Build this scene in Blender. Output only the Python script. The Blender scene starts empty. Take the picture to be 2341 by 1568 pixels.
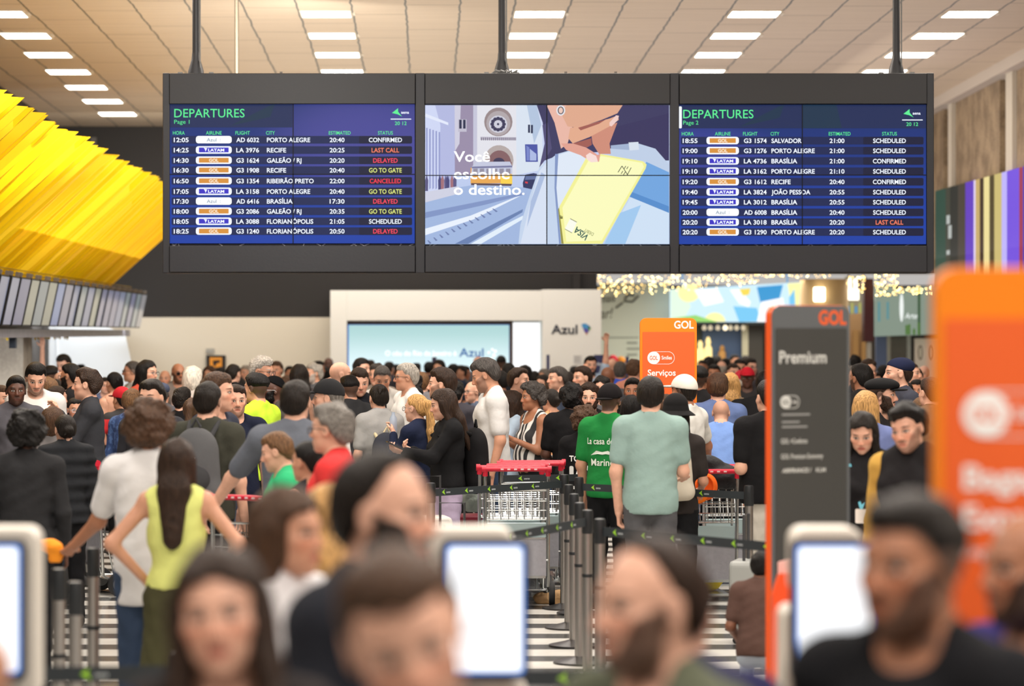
import bpy, math, random, colorsys
import numpy as np
from mathutils import Vector, Matrix
from mathutils.bvhtree import BVHTree

random.seed(7)
SC = bpy.context.scene
COL = SC.collection

# ------------------------------------------------------------------ camera
F = 2341 * 100.0 / 36.0          # focal length in pixels of a 2341 wide frame
CX, CY, HC = 980.0, 760.0, 2.06  # where the hall's axis and the eye level sit in the frame, camera height
cam_data = bpy.data.cameras.new('camera')
cam_data.lens = 100
cam_data.sensor_width = 36
cam_data.shift_x = (1170.5 - CX) / 2341
cam_data.shift_y = -(784 - CY) / 2341
cam_data.clip_end = 200
cam_data.dof.use_dof = True
cam_data.dof.focus_distance = 22.6
cam_data.dof.aperture_fstop = 2.0
cam = bpy.data.objects.new('camera', cam_data)
cam.location = (0, 0, HC)
cam.rotation_euler = (math.pi / 2, 0, 0)
COL.objects.link(cam)
SC.camera = cam

# ------------------------------------------------------------------ world, large lights, exposure
SC.view_settings.view_transform = 'Standard'
SC.view_settings.look = 'None'
SC.view_settings.gamma = 1
SC.view_settings.use_curve_mapping = False
SC.view_settings.exposure = 0.0
SC.cycles.max_bounces = 6
SC.cycles.diffuse_bounces = 3
SC.cycles.glossy_bounces = 3
SC.cycles.transmission_bounces = 3
SC.cycles.sample_clamp_indirect = 6
W = bpy.data.worlds.new('world')
SC.world = W
W.use_nodes = True
W.node_tree.nodes['Background'].inputs[0].default_value = (1.0, 0.96, 0.92, 1)
W.node_tree.nodes['Background'].inputs[1].default_value = 0.52


def area(name, loc, rot, sx, sy, power, col):
    l = bpy.data.lights.new(name, 'AREA')
    l.shape = 'RECTANGLE'
    l.size, l.size_y = sx, sy
    l.energy = power
    l.color = col
    o = bpy.data.objects.new(name, l)
    o.location = loc
    o.rotation_euler = rot
    COL.objects.link(o)
    return o


WARM = (1.0, 0.93, 0.85)
# the rows of ceiling panels outside the frame light the hall too
for j, yy in enumerate((3.0, 9.0, 15.0, 21.0, 27.0)):
    for i, xx in enumerate((-3.6, 1.3, 5.4)):
        area('ceiling_panel_light', (xx, yy, 6.2 - 0.0166 * yy), (0, 0, 0), 2.2, 2.6, 250, WARM)
# upward area lights added without fixtures to brighten the ceiling
area('ceiling_fill', (1.0, 26.4, 4.70), (math.radians(140), 0, 0), 7.5, 0.5, 180, (1.0, 0.88, 0.74))
area('ceiling_fill', (-2.4, 38.5, 3.2), (math.radians(180), 0, 0), 6.5, 15.0, 330, (1.0, 0.89, 0.76))
area('ceiling_fill', (4.6, 38.5, 3.2), (math.radians(180), 0, 0), 6.5, 15.0, 190, (0.95, 0.87, 0.90))
# added fill lights with no fittings for back wall, booth and right wall
area('wall_fill', (-3.2, 45.2, 5.1), (math.radians(38), 0, 0), 5.5, 0.4, 120, (1.0, 0.95, 0.87))
area('wall_fill', (1.0, 44.4, 5.1), (math.radians(30), 0, 0), 5.0, 0.4, 105, (1.0, 0.96, 0.90))
area('wall_fill', (5.2, 40.0, 5.2), (0, math.radians(-50), 0), 0.5, 9.0, 80, (1.0, 0.93, 0.84))
for yy in (31.0, 36.0, 41.0):  # added lights, no lamps there, to brighten the yellow fins
    lt = area('canopy_fill', (-1.2, yy - 9.0, 4.75 if yy < 34 else 3.95), (0, 0, 0), 0.6, 3.0, 85, (1.0, 0.97, 0.92))
    lt.rotation_euler = (Vector((-4.6, yy, 2.5)) - lt.location).to_track_quat('-Z', 'Y').to_euler()
area('counter_fill', (-5.4, 34.5, 2.0), (math.radians(35), 0, 0), 0.8, 0.3, 26, (0.95, 0.96, 1.0))  # added fill for the concrete column, no fixture
# counter lights inside the white check-in bay at the back on the left
area('counter_fill', (-5.4, 45.3, 2.3), (math.radians(45), 0, 0), 1.4, 0.3, 40, (0.86, 0.93, 1.0))

# ------------------------------------------------------------------ helpers: colour, materials
def L1(v):
    v = v / 255.0
    return v / 12.92 if v <= 0.04045 else ((v + 0.055) / 1.055) ** 2.4


def lin(c):
    return (L1(c[0]), L1(c[1]), L1(c[2]))


_mats = {}


def mat(c, rough=0.6, metal=0.0, emit=0.0, bump=0.0, bscale=60.0, spec=0.4, alpha=1.0, var=0.0, coat=0.0):
    """A procedural Principled material of an sRGB 0-255 colour."""
    key = (tuple(c), rough, metal, emit, bump, bscale, spec, alpha, var, coat)
    if key in _mats:
        return _mats[key]
    m = bpy.data.materials.new('m%03d' % len(_mats))
    m.use_nodes = True
    nt = m.node_tree
    b = nt.nodes['Principled BSDF']
    r, g, bl = lin(c)
    b.inputs['Base Color'].default_value = (r, g, bl, 1)
    b.inputs['Roughness'].default_value = rough
    b.inputs['Metallic'].default_value = metal
    b.inputs['Specular IOR Level'].default_value = spec
    b.inputs['Alpha'].default_value = alpha
    if coat:
        b.inputs['Coat Weight'].default_value = coat
    if emit:
        b.inputs['Base Color'].default_value = (0.01, 0.01, 0.01, 1)
        b.inputs['Emission Color'].default_value = (r, g, bl, 1)
        b.inputs['Emission Strength'].default_value = emit
        b.inputs['Specular IOR Level'].default_value = 0.08
    if bump or var:
        tc = nt.nodes.new('ShaderNodeTexCoord')
        nz = nt.nodes.new('ShaderNodeTexNoise')
        nz.inputs['Scale'].default_value = bscale
        nz.inputs['Detail'].default_value = 3
        nt.links.new(tc.outputs['Object'], nz.inputs['Vector'])
        if bump:
            bp = nt.nodes.new('ShaderNodeBump')
            bp.inputs['Strength'].default_value = bump
            bp.inputs['Distance'].default_value = 0.02
            nt.links.new(nz.outputs['Fac'], bp.inputs['Height'])
            nt.links.new(bp.outputs['Normal'], b.inputs['Normal'])
        if var:
            mx = nt.nodes.new('ShaderNodeMix')
            mx.data_type = 'RGBA'
            mx.inputs[6].default_value = (r * (1 - var), g * (1 - var), bl * (1 - var), 1)
            mx.inputs[7].default_value = (min(1, r * (1 + var)), min(1, g * (1 + var)), min(1, bl * (1 + var)), 1)
            nt.links.new(nz.outputs['Fac'], mx.inputs[0])
            nt.links.new(mx.outputs[2], b.inputs['Base Color'])
    _mats[key] = m
    return m


def cloth(c, bump=0.55, bs=9.0):
    v = max(c) / 255.0
    q = 0.97 - 0.30 * (1 - min(1, v / 0.55)) ** 1.2
    return mat(tuple(x * q for x in c), 0.85, 0, 0, bump, bs, 0.12, 1.0, 0.08)


def metal(c=(190, 192, 195), rough=0.28):
    return mat(c, rough, 1.0)


class NG:
    """tiny node graph writer"""

    def __init__(s, name):
        s.m = bpy.data.materials.new(name)
        s.m.use_nodes = True
        s.nt = s.m.node_tree
        s.b = s.nt.nodes['Principled BSDF']

    def n(s, t, **kw):
        n = s.nt.nodes.new(t)
        for k, v in kw.items():
            setattr(n, k, v)
        return n

    def put(s, sock, v):
        if hasattr(v, 'is_output'):
            s.nt.links.new(v, sock)
        else:
            sock.default_value = v

    def M(s, op, a, b=None, c=None):
        n = s.n('ShaderNodeMath', operation=op)
        for i, v in enumerate((a, b, c)):
            if v is not None:
                s.put(n.inputs[i], v)
        return n.outputs[0]

    def mix(s, f, a, b):
        n = s.n('ShaderNodeMix', data_type='RGBA')
        s.put(n.inputs[0], f)
        s.put(n.inputs[6], a)
        s.put(n.inputs[7], b)
        return n.outputs[2]

    def step(s, v, lo, hi):
        n = s.n('ShaderNodeMapRange', interpolation_type='SMOOTHSTEP')
        s.put(n.inputs[0], v)
        n.inputs[1].default_value = lo
        n.inputs[2].default_value = hi
        return n.outputs[0]

    def noise(s, vec, scale, detail=3.0):
        n = s.n('ShaderNodeTexNoise')
        n.inputs['Scale'].default_value = scale
        n.inputs['Detail'].default_value = detail
        if vec is not None:
            s.put(n.inputs['Vector'], vec)
        return n.outputs['Fac']

    def mapping(s, vec, scale):
        n = s.n('ShaderNodeMapping')
        n.inputs['Scale'].default_value = scale
        s.put(n.inputs['Vector'], vec)
        return n.outputs[0]

    def bump(s, h, strength, dist=0.02):
        n = s.n('ShaderNodeBump')
        n.inputs['Strength'].default_value = strength
        n.inputs['Distance'].default_value = dist
        s.put(n.inputs['Height'], h)
        s.put(s.b.inputs['Normal'], n.outputs[0])


# ------------------------------------------------------------------ helpers: objects
def tag(o, label=None, cat=None, group=None, kind=None):
    if label:
        o['label'] = label
    if cat:
        o['category'] = cat
    if group:
        o['group'] = group
    if kind:
        o['kind'] = kind
    return o


def empty(name, loc=(0, 0, 0), rz=0.0):
    o = bpy.data.objects.new(name, None)
    o.location = loc
    o.rotation_euler = (0, 0, rz)
    o.empty_display_size = 0.1
    COL.objects.link(o)
    return o


def copy_tree(o, parent=None):
    c = o.copy()
    COL.objects.link(c)
    if parent is not None:
        c.parent = parent
    for ch in list(o.children):
        copy_tree(ch, c)
    return c


def np_mesh(name, V, Q, mats, smooth=True, tris=None, midx=None):
    """mesh from numpy vertices and quads (and triangles)"""
    me = bpy.data.meshes.new(name)
    me.vertices.add(len(V))
    me.vertices.foreach_set('co', np.asarray(V, np.float32).ravel())
    loops = np.asarray(Q, np.int32).ravel()
    n = len(Q)
    starts = np.arange(n, dtype=np.int32) * 4
    if tris is not None and len(tris):
        starts = np.concatenate([starts, len(loops) + np.arange(len(tris), dtype=np.int32) * 3])
        loops = np.concatenate([loops, np.asarray(tris, np.int32).ravel()])
    me.loops.add(len(loops))
    me.loops.foreach_set('vertex_index', loops)
    me.polygons.add(len(starts))
    me.polygons.foreach_set('loop_start', starts.astype(np.int32))
    if midx is not None:
        me.polygons.foreach_set('material_index', np.asarray(midx, np.int32))
    me.update(calc_edges=True)
    if smooth:
        me.polygons.foreach_set('use_smooth', np.ones(len(starts), bool))
    for m in mats:
        me.materials.append(m)
    return me


def link(name, me, parent=None):
    o = bpy.data.objects.new(name, me)
    COL.objects.link(o)
    if parent is not None:
        o.parent = parent
    return o


def rrect(x0, z0, x1, z1, r, n=5):
    pts = []
    for cx, cz, a0 in ((x1 - r, z1 - r, 0), (x0 + r, z1 - r, 90), (x0 + r, z0 + r, 180), (x1 - r, z0 + r, 270)):
        for i in range(n + 1):
            a = math.radians(a0 + 90 * i / n)
            pts.append((cx + r * math.cos(a), cz + r * math.sin(a)))
    return pts


def circ(x, z, rx, rz=None, n=24):
    rz = rx if rz is None else rz
    return [(x + rx * math.cos(2 * math.pi * i / n), z + rz * math.sin(2 * math.pi * i / n)) for i in range(n)]


_tcache = {}


def text_geo(s, offset=0.0):
    """outline of a word in the default font at size 1: triangulated flat faces"""
    k = (s, offset)
    if k in _tcache:
        return _tcache[k]
    c = bpy.data.curves.new('t', 'FONT')
    c.body = s
    c.size = 1.0
    c.offset = offset
    c.resolution_u = 3
    o = bpy.data.objects.new('t', c)
    me = bpy.data.meshes.new_from_object(o)
    V = [tuple(v.co) for v in me.vertices]
    Fc = [tuple(p.vertices) for p in me.polygons]
    bpy.data.objects.remove(o)
    bpy.data.curves.remove(c)
    bpy.data.meshes.remove(me)
    _tcache[k] = (V, Fc)
    return V, Fc


class MB:
    """collects boxes, tubes, prisms, words; build() links them as ONE mesh object"""

    def __init__(s):
        s.v, s.f, s.m = [], [], []
        s.X = Matrix.Identity(4)

    def add(s, vs, fs, mi=0):
        b = len(s.v)
        s.v += [tuple(s.X @ Vector(v)) for v in vs]
        for f in fs:
            s.f.append(tuple(b + i for i in f))
            s.m.append(mi)

    def box(s, x0, y0, z0, x1, y1, z1, mi=0):
        vs = [(x, y, z) for z in (z0, z1) for y in (y0, y1) for x in (x0, x1)]
        s.add(vs, [(0, 2, 3, 1), (4, 5, 7, 6), (0, 1, 5, 4), (2, 6, 7, 3), (0, 4, 6, 2), (1, 3, 7, 5)], mi)

    def prism(s, poly, y0, y1, mi=0):
        """polygon in X-Z, from y0 (front, towards the camera) to y1"""
        n = len(poly)
        area2 = sum(poly[i][0] * poly[(i + 1) % n][1] - poly[(i + 1) % n][0] * poly[i][1] for i in range(n))
        if area2 < 0:
            poly = poly[::-1]
        vs = [(x, y0, z) for x, z in poly] + [(x, y1, z) for x, z in poly]
        fs = [tuple(range(n)), tuple(range(2 * n - 1, n - 1, -1))]
        fs += [((i + 1) % n, i, n + i, n + (i + 1) % n) for i in range(n)]
        s.add(vs, fs, mi)

    def flat(s, poly, y, mi=0):
        n = len(poly)
        area2 = sum(poly[i][0] * poly[(i + 1) % n][1] - poly[(i + 1) % n][0] * poly[i][1] for i in range(n))
        if area2 < 0:
            poly = poly[::-1]
        s.add([(x, y, z) for x, z in poly], [tuple(range(n))], mi)

    def rect(s, x0, z0, x1, z1, y, mi=0):
        s.flat([(x0, z0), (x1, z0), (x1, z1), (x0, z1)], y, mi)

    def tube(s, pts, r, n=8, mi=0, closed=False, r2=None):
        pts = [Vector(p) for p in pts]
        N = len(pts)
        rings, vs = [], []
        up = None
        for i, p in enumerate(pts):
            a = pts[(i - 1) % N] if (closed or i > 0) else p
            b = pts[(i + 1) % N] if (closed or i < N - 1) else p
            d = (b - a).normalized()
            if up is None:
                up = Vector((0, 0, 1)) if abs(d.z) < 0.9 else Vector((1, 0, 0))
            u = d.cross(up)
            if u.length < 1e-4:
                u = d.cross(Vector((1, 0, 0.3)))
            u.normalize()
            w = u.cross(d).normalized()
            up = w
            rr = r if r2 is None else r + (r2 - r) * i / max(1, N - 1)
            for k in range(n):
                t = 2 * math.pi * k / n
                vs.append(p + rr * (math.cos(t) * u + math.sin(t) * w))
        fs = []
        for i in range(N if closed else N - 1):
            j = (i + 1) % N
            for k in range(n):
                l = (k + 1) % n
                fs.append((i * n + k, i * n + l, j * n + l, j * n + k))
        if not closed:
            fs.append(tuple(range(n))[::-1])
            fs.append(tuple((N - 1) * n + k for k in range(n)))
        s.add(vs, fs, mi)

    def lathe(s, prof, c=(0, 0, 0), n=20, mi=0, axis='z'):
        vs = []
        for r, h in prof:
            for k in range(n):
                t = 2 * math.pi * k / n
                if axis == 'z':
                    vs.append((c[0] + r * math.cos(t), c[1] + r * math.sin(t), c[2] + h))
                else:
                    vs.append((c[0] + h, c[1] + r * math.cos(t), c[2] + r * math.sin(t)))
        fs = []
        for i in range(len(prof) - 1):
            for k in range(n):
                l = (k + 1) % n
                fs.append((i * n + k, i * n + l, (i + 1) * n + l, (i + 1) * n + k))
        fs.append(tuple(range(n))[::-1])
        fs.append(tuple((len(prof) - 1) * n + k for k in range(n)))
        s.add(vs, fs, mi)

    def text(s, t, x, z, y, cap, mi=0, align='l', bold=0.0, width=None, rot=0.0, slant=0.0):
        """a word standing in the X-Z plane at depth y; cap = capital height, z = baseline"""
        V, Fc = text_geo(t, bold)
        if not V:
            return
        k = cap / 0.729
        x0 = min(v[0] for v in V)
        x1 = max(v[0] for v in V)
        sx = k if width is None else width / (x1 - x0)
        w = (x1 - x0) * sx
        ox = {'l': 0, 'c': -w / 2, 'r': -w}[align]
        ca, sa = math.cos(rot), math.sin(rot)
        out = []
        for v in V:
            px = (v[0] - x0) * sx + ox + slant * v[1] * k
            pz = v[1] * k
            out.append((x + px * ca - pz * sa, y, z + px * sa + pz * ca))
        s.add(out, Fc, mi)

    def build(s, name, mats, parent=None, smooth=False, bevel=0.0, seg=2, loc=None):
        me = bpy.data.meshes.new(name)
        me.from_pydata(s.v, [], s.f)
        if not isinstance(mats, (list, tuple)):
            mats = [mats]
        for m in mats:
            me.materials.append(m)
        me.polygons.foreach_set('material_index', s.m)
        if smooth:
            me.polygons.foreach_set('use_smooth', [True] * len(s.f))
        me.update()
        o = link(name, me, parent)
        if bevel:
            md = o.modifiers.new('bevel', 'BEVEL')
            md.width = bevel
            md.segments = seg
            md.limit_method = 'ANGLE'
        if smooth:
            try:
                me.set_sharp_from_angle(angle=math.radians(40))
            except Exception:
                pass
        if loc is not None:
            o.location = loc
        return o


def at(px, py, Y):
    """the point of the hall seen at pixel (px, py) of the photograph at depth Y"""
    return ((px - CX) * Y / F, Y, HC - (py - CY) * Y / F)


def X_(px, Y):
    return (px - CX) * Y / F


def Z_(py, Y):
    return HC - (py - CY) * Y / F

# ------------------------------------------------------------------ the setting: floor, ceiling, walls
def ceil_z(y):
    return 6.38 - 0.0166 * y


def floor_material():
    g = NG('striped_stone')
    tc = g.n('ShaderNodeTexCoord')
    sep = g.n('ShaderNodeSeparateXYZ')
    g.nt.links.new(tc.outputs['Object'], sep.inputs[0])
    y = sep.outputs[1]
    fr = g.M('FRACT', g.M('DIVIDE', g.M('ADD', y, 0.67 * 0.28 - 20.98 + 67.0), 0.67))
    white = g.M('MULTIPLY', g.step(fr, 0.0, 0.012), g.M('SUBTRACT', 1.0, g.step(fr, 0.555, 0.567)))
    nz = g.noise(tc.outputs['Object'], 6.0)
    dark = g.mix(nz, (0.035, 0.035, 0.034, 1), (0.075, 0.073, 0.07, 1))
    pale = g.mix(nz, (0.58, 0.56, 0.52, 1), (0.78, 0.76, 0.71, 1))
    g.put(g.b.inputs['Base Color'], g.mix(white, dark, pale))
    g.b.inputs['Roughness'].default_value = 0.22
    return g.m


def ceiling_material():
    g = NG('timber_ceiling')
    tc = g.n('ShaderNodeTexCoord')
    sep = g.n('ShaderNodeSeparateXYZ')
    g.nt.links.new(tc.outputs['Object'], sep.inputs[0])
    x, y = sep.outputs[0], sep.outputs[1]
    wob = g.M('MULTIPLY', g.M('SUBTRACT', g.noise(tc.outputs['Object'], 2.2, 4), 0.5), 0.06)
    fx = g.M('FRACT', g.M('DIVIDE', g.M('ADD', g.M('ADD', x, wob), 1.21 + 0.315 + 63.0), 0.63))
    d = g.M('ABSOLUTE', g.M('SUBTRACT', fx, 0.5))
    seam = g.step(d, 0.476, 0.487)
    col = g.M('FLOOR', g.M('DIVIDE', g.M('ADD', x, 1.525 + 63.0), 0.63))
    fy = g.M('FRACT', g.M('ADD', g.M('DIVIDE', y, 2.3), g.M('MULTIPLY', col, 0.37)))
    joint = g.M('MULTIPLY', g.step(g.M('ABSOLUTE', g.M('SUBTRACT', fy, 0.5)), 0.490, 0.494), 0.6)
    streak = g.noise(g.mapping(tc.outputs['Object'], (0.5, 9.0, 1.0)), 2.0, 4)
    board = g.M('FRACT', g.M('DIVIDE', y, 0.21))
    bline = g.M('MULTIPLY', g.step(g.M('ABSOLUTE', g.M('SUBTRACT', board, 0.5)), 0.45, 0.48), 0.22)
    base = g.mix(streak, (0.52, 0.41, 0.295, 1), (0.68, 0.55, 0.41, 1))
    base = g.mix(bline, base, (0.30, 0.21, 0.13, 1))
    base = g.mix(joint, base, (0.16, 0.11, 0.07, 1))
    base = g.mix(seam, base, (0.13, 0.125, 0.11, 1))
    g.put(g.b.inputs['Base Color'], base)
    g.b.inputs['Roughness'].default_value = 0.55
    return g.m


def concrete(c0, c1, scale=3.0):
    g = NG('concrete')
    tc = g.n('ShaderNodeTexCoord')
    n1 = g.noise(tc.outputs['Object'], scale, 6)
    n2 = g.noise(tc.outputs['Object'], scale * 9, 4)
    f = g.M('ADD', g.M('MULTIPLY', n1, 0.7), g.M('MULTIPLY', n2, 0.3))
    g.put(g.b.inputs['Base Color'], g.mix(g.step(f, 0.35, 0.65), (*lin(c0), 1), (*lin(c1), 1)))
    g.b.inputs['Roughness'].default_value = 0.85
    g.bump(n2, 0.2)
    return g.m


m = MB()
m.box(-8.5, -6, -0.05, 12, 62, 0.0)
tag(m.build('floor', floor_material()), kind='structure')

m = MB()
vs = []
for z in (0.0, 0.12):
    for y in (-5.0, 48.6):
        for x in (-6.3, 8.1):
            vs.append((x, y, ceil_z(y) + z))
m.add(vs, [(0, 2, 3, 1), (4, 5, 7, 6), (0, 1, 5, 4), (2, 6, 7, 3), (0, 4, 6, 2), (1, 3, 7, 5)])
tag(m.build('ceiling', ceiling_material()), kind='structure')

DARK = mat((42, 39, 38), 0.7, 0, 0, 0.05, 30)
m = MB()
m.box(-6.5, -5, 0, -6.3, 48.8, 6.4)
tag(m.build('wall_left', mat((66, 61, 57), 0.8)), kind='structure')

YW = 48.5
m = MB()
m.box(-6.3, YW, 2.32, 2.87, YW + 0.25, 5.72)
m.box(2.87, YW, 3.25, 9.4, YW + 0.25, 5.72)
m.box(2.45, YW - 0.12, 2.78, 2.58, YW, 5.6)
tag(m.build('wall_back_upper', DARK), kind='structure')
m = MB()
m.box(-6.3, YW - 0.1, 0, 2.87, YW + 0.25, 2.318)
tag(m.build('wall_back', mat((222, 212, 194), 0.75)), kind='structure')

# right-hand wall: bare concrete piers, deep windows, pale trims
m = MB()
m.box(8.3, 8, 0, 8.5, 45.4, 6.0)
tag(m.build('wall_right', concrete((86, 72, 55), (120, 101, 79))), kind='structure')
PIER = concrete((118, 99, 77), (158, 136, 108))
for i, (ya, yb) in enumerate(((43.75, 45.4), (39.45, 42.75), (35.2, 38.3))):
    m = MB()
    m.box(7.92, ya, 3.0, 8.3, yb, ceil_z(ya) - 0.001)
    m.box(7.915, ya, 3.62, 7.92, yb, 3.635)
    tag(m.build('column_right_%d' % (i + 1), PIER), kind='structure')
for i, (ya, yb) in enumerate(((42.78, 43.05), (38.32, 38.75))):
    m = MB()
    m.box(7.86, ya, 3.0, 8.3, yb, ceil_z(ya) - 0.002)
    tag(m.build('trim_%d' % (i + 1), mat((196, 186, 170), 0.7)), kind='structure')
for i, (ya, yb) in enumerate(((43.05, 43.74), (38.75, 39.44))):
    m = MB()
    m.box(8.22, ya, 4.05, 8.30, yb, 5.45)
    o = m.build('window_%d' % (i + 1), mat((176, 172, 160), 0.35))
    tag(o, kind='structure')
    m = MB()
    m.box(8.16, ya, 3.8, 8.30, yb, 4.05)
    m.box(8.18, ya, 5.45, 8.30, yb, 5.5)
    m.build('window_frame', mat((40, 38, 36), 0.6), o)
m = MB()
m.box(7.7, 8, ceil_z(45) - 0.05, 8.3, 45.4, ceil_z(45) + 0.0)
# pale cove strip where the ceiling meets the right wall follows the ceiling's fall
m = MB()
vs = []
for z in (-0.16, -0.001):
    for y in (8.0, 46.5):
        for x in (7.75, 8.32):
            vs.append((x, y, ceil_z(y) + z))
m.add(vs, [(0, 2, 3, 1), (4, 5, 7, 6), (0, 1, 5, 4), (2, 6, 7, 3), (0, 4, 6, 2), (1, 3, 7, 5)])
tag(m.build('trim_3', mat((190, 178, 166), 0.7)), kind='structure')

# ------------------------------------------------------------------ ceiling lights
LAMP = mat((255, 250, 240), 0.5, 0, 9.0)
LFR = mat((225, 215, 195), 0.5)


def make_lamp():
    r = empty('ceiling_light')
    m = MB()
    m.box(-0.305, -0.30, -0.012, -0.285, 0.30, 0.0)
    m.box(0.285, -0.30, -0.012, 0.305, 0.30, 0.0)
    m.box(-0.285, -0.30, -0.012, 0.285, -0.28, 0.0)
    m.box(-0.285, 0.28, -0.012, 0.285, 0.30, 0.0)
    m.box(0.315, -0.1, -0.012, 0.345, 0.1, 0.0)
    m.build('frame', LFR, r)
    m = MB()
    m.box(-0.285, -0.28, -0.009, 0.285, 0.28, -0.001)
    m.build('diffuser', LAMP, r)
    return r


lamp0 = None
ordn = ['nearest', 'second', 'third', 'fourth', 'fifth', 'sixth', 'seventh']
rown = {-5.05: 'row over the yellow canopy', -1.21: 'row above the first departures screen', 1.305: 'row above the advert screen',
        3.84: 'row above the second departures screen', 6.38: 'row by the right wall'}
for xr in (-5.05, -1.21, 1.305, 3.84, 6.38):
    k = 0
    for n in range(-1 if xr in (1.305,) else 0, 7):
        yy = 33.56 + 2.1 * n
        px, py = CX + F * xr / yy, CY - F * (ceil_z(yy) - HC) / yy
        if py < 0 or px > 2400 or (py > 172 and px > 372):
            continue
        if lamp0 is None:
            lamp0 = o = make_lamp()
        else:
            o = copy_tree(lamp0)
        o.location = (xr, yy, ceil_z(yy) - 0.002)
        o.rotation_euler = (-0.0166, 0, 0)
        tag(o, 'square white ceiling light, %s along the %s' % (ordn[k], rown[xr]), 'ceiling light', 'ceiling lights in rows')
        k += 1

# ------------------------------------------------------------------ yellow baffle canopy over the counters
YEL = mat((255, 214, 0), 0.55, 0, 0, 0.0, 60, 0.3)
YEL2 = mat((250, 203, 0), 0.55, 0, 0, 0.0, 60, 0.3)
can = tag(empty('yellow_canopy', (-5, 22, 2.73)), 'big yellow canopy of slanted fins hanging over the check-in counters', 'canopy')
rr = random.Random(3)
n = 62
for i in range(n):
    y = 22.0 + i * 22.0 / (n - 1)
    m = MB()
    da, db = rr.uniform(-0.025, 0.025), rr.uniform(-0.012, 0.012)
    poly = [(-4.97 + db, 2.73 + db), (-3.5 + da, 4.06 + da * 0.9), (-3.72 + da, 4.075 + da * 0.9), (-6.25, 4.1), (-6.25, 2.73 + db)]
    m.X = Matrix.Translation((-4.6, y, 0)) @ Matrix.Rotation(math.radians(rr.choice((-14, -7, 0, 6, 12)) + rr.uniform(-3, 3)), 4, 'Z') @ Matrix.Translation((4.6, 0, 0))
    m.prism(poly, -0.012, 0.012)
    m.X = Matrix.Translation((5, -22, -2.73)) @ m.X
    m.v = [tuple(Vector(v) + Vector((5, -22, -2.73))) for v in m.v]
    m.build('fin', YEL if rr.random() < 0.6 else YEL2, can)
m = MB()
for zz, xo in ((2.76, -4.9), (2.80, -4.86)):
    m.tube([(xo + 5, 0, zz - 2.73), (xo + 5, 24.5, zz - 2.73)], 0.006, 5)
m.build('support_cable', mat((150, 120, 40), 0.5), can)
# ragged lower fringe of the same fins, seen under the monitors
m = MB()
ys = np.arange(33.5, 41.6, 0.28)
for i, y in enumerate(ys):
    h = 0.05 + 0.05 * rr.random()
    m.add([(-0.25, y - 22, -0.66), (-0.25, y - 22 + 0.27, -0.66), (-0.25, y - 22 + 0.2, -0.68 - h), (-0.23, y - 22, -0.66), (-0.23, y - 22 + 0.27, -0.66), (-0.23, y - 22 + 0.2, -0.68 - h)],
          [(0, 1, 2), (5, 4, 3), (0, 3, 4, 1), (1, 4, 5, 2), (2, 5, 3, 0)])
m.build('fringe', YEL, can)

# ------------------------------------------------------------------ monitors over the counters
PANES = [(150, 152, 172), (142, 150, 176), (128, 150, 196), (150, 160, 164), (164, 166, 152), (140, 142, 168), (172, 170, 172)]
mon_case = mat((28, 26, 25), 0.4)
mon_edge = mat((120, 112, 104), 0.5)


def make_monitor(pane):
    r = empty('counter_monitor')
    m = MB()
    m.box(-0.36, 0.0, -0.28, 0.36, 0.06, 0.28)
    m.build('case', mon_case, r, bevel=0.008)
    m = MB()
    m.rect(-0.345, -0.262, 0.345, 0.262, -0.003)
    m.build('screen', pane, r)
    for s in (-1, 1):
        m = MB()
        m.box(0.30 * s - 0.02, 0.01, 0.28, 0.30 * s + 0.02, 0.05, 0.33)
        m.build('bracket', mon_edge, r)
    return r


ORDS = 'first second third fourth fifth sixth seventh eighth ninth tenth eleventh twelfth thirteenth fourteenth fifteenth sixteenth seventeenth eighteenth nineteenth twentieth twenty-first'.split()
for i in range(21):
    y = 29.9 + i * 0.79
    g_ = PANES[rr.randrange(len(PANES))]
    o = make_monitor(mat(g_, 0.15, 0, 0.62))
    o.location = (-4.62, y, HC + 0.075 * 4.62)
    o.rotation_euler = (math.radians(12), 0, math.radians(90.5 + rr.uniform(-1.2, 1.2)))
    tag(o, 'hanging counter monitor seen edge-on, %s from the near left end of the row' % ORDS[i], 'monitor', 'monitors hanging under the yellow canopy')

m = MB()
m.box(-5.3, 29.0, 2.0, -4.86, 46.3, 2.10)
o = m.build('counter_fascia', mat((150, 146, 156), 0.4, 0, 0, 0.1, 8, 0.4, 1.0, 0.3))
tag(o, 'long grey fascia beam running under the row of monitors', 'beam')
x, y, z = at(28, 775, 34.0)
m = MB()
m.box(x - 0.04, y, z - 0.11, x + 0.04, y + 0.12, z + 0.06)
o = m.build('hanging_speaker', mat((62, 72, 88), 0.5), bevel=0.006)
tag(o, 'small dark blue box speaker hanging under the fascia in front of the concrete column', 'speaker')

m = MB()
m.box(-6.25, 36.2, 0, -5.16, 37.0, 2.014)
tag(m.build('column_left', concrete((160, 152, 140), (190, 182, 168))), kind='structure')
m = MB()
m.box(-6.3, 46.4, 0, X_(88, 46.4), 46.5, 2.6)
m.box(X_(50, 46.0), 46.0, 0, X_(57, 46.0), 46.1, 2.0)
tag(m.build('wall_bay_side', mat((196, 206, 210), 0.6)), kind='structure')
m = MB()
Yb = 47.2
m.prism([(X_(88, Yb), 0), (X_(345, Yb), 0), (X_(286, Yb), Z_(764, Yb)), (X_(88, Yb), 2.6)], Yb, Yb + 0.08)  # white panel whose slanted edge draws the boundary of a light spill
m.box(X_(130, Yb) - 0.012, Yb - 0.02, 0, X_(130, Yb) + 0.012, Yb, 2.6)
tag(m.build('wall_bay_spill', mat((236, 240, 243), 0.55)), kind='structure')
# ------------------------------------------------------------------ the glowing airline booth at the back
YB = 46.6


def bx(px):
    return X_(px, YB)


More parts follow.
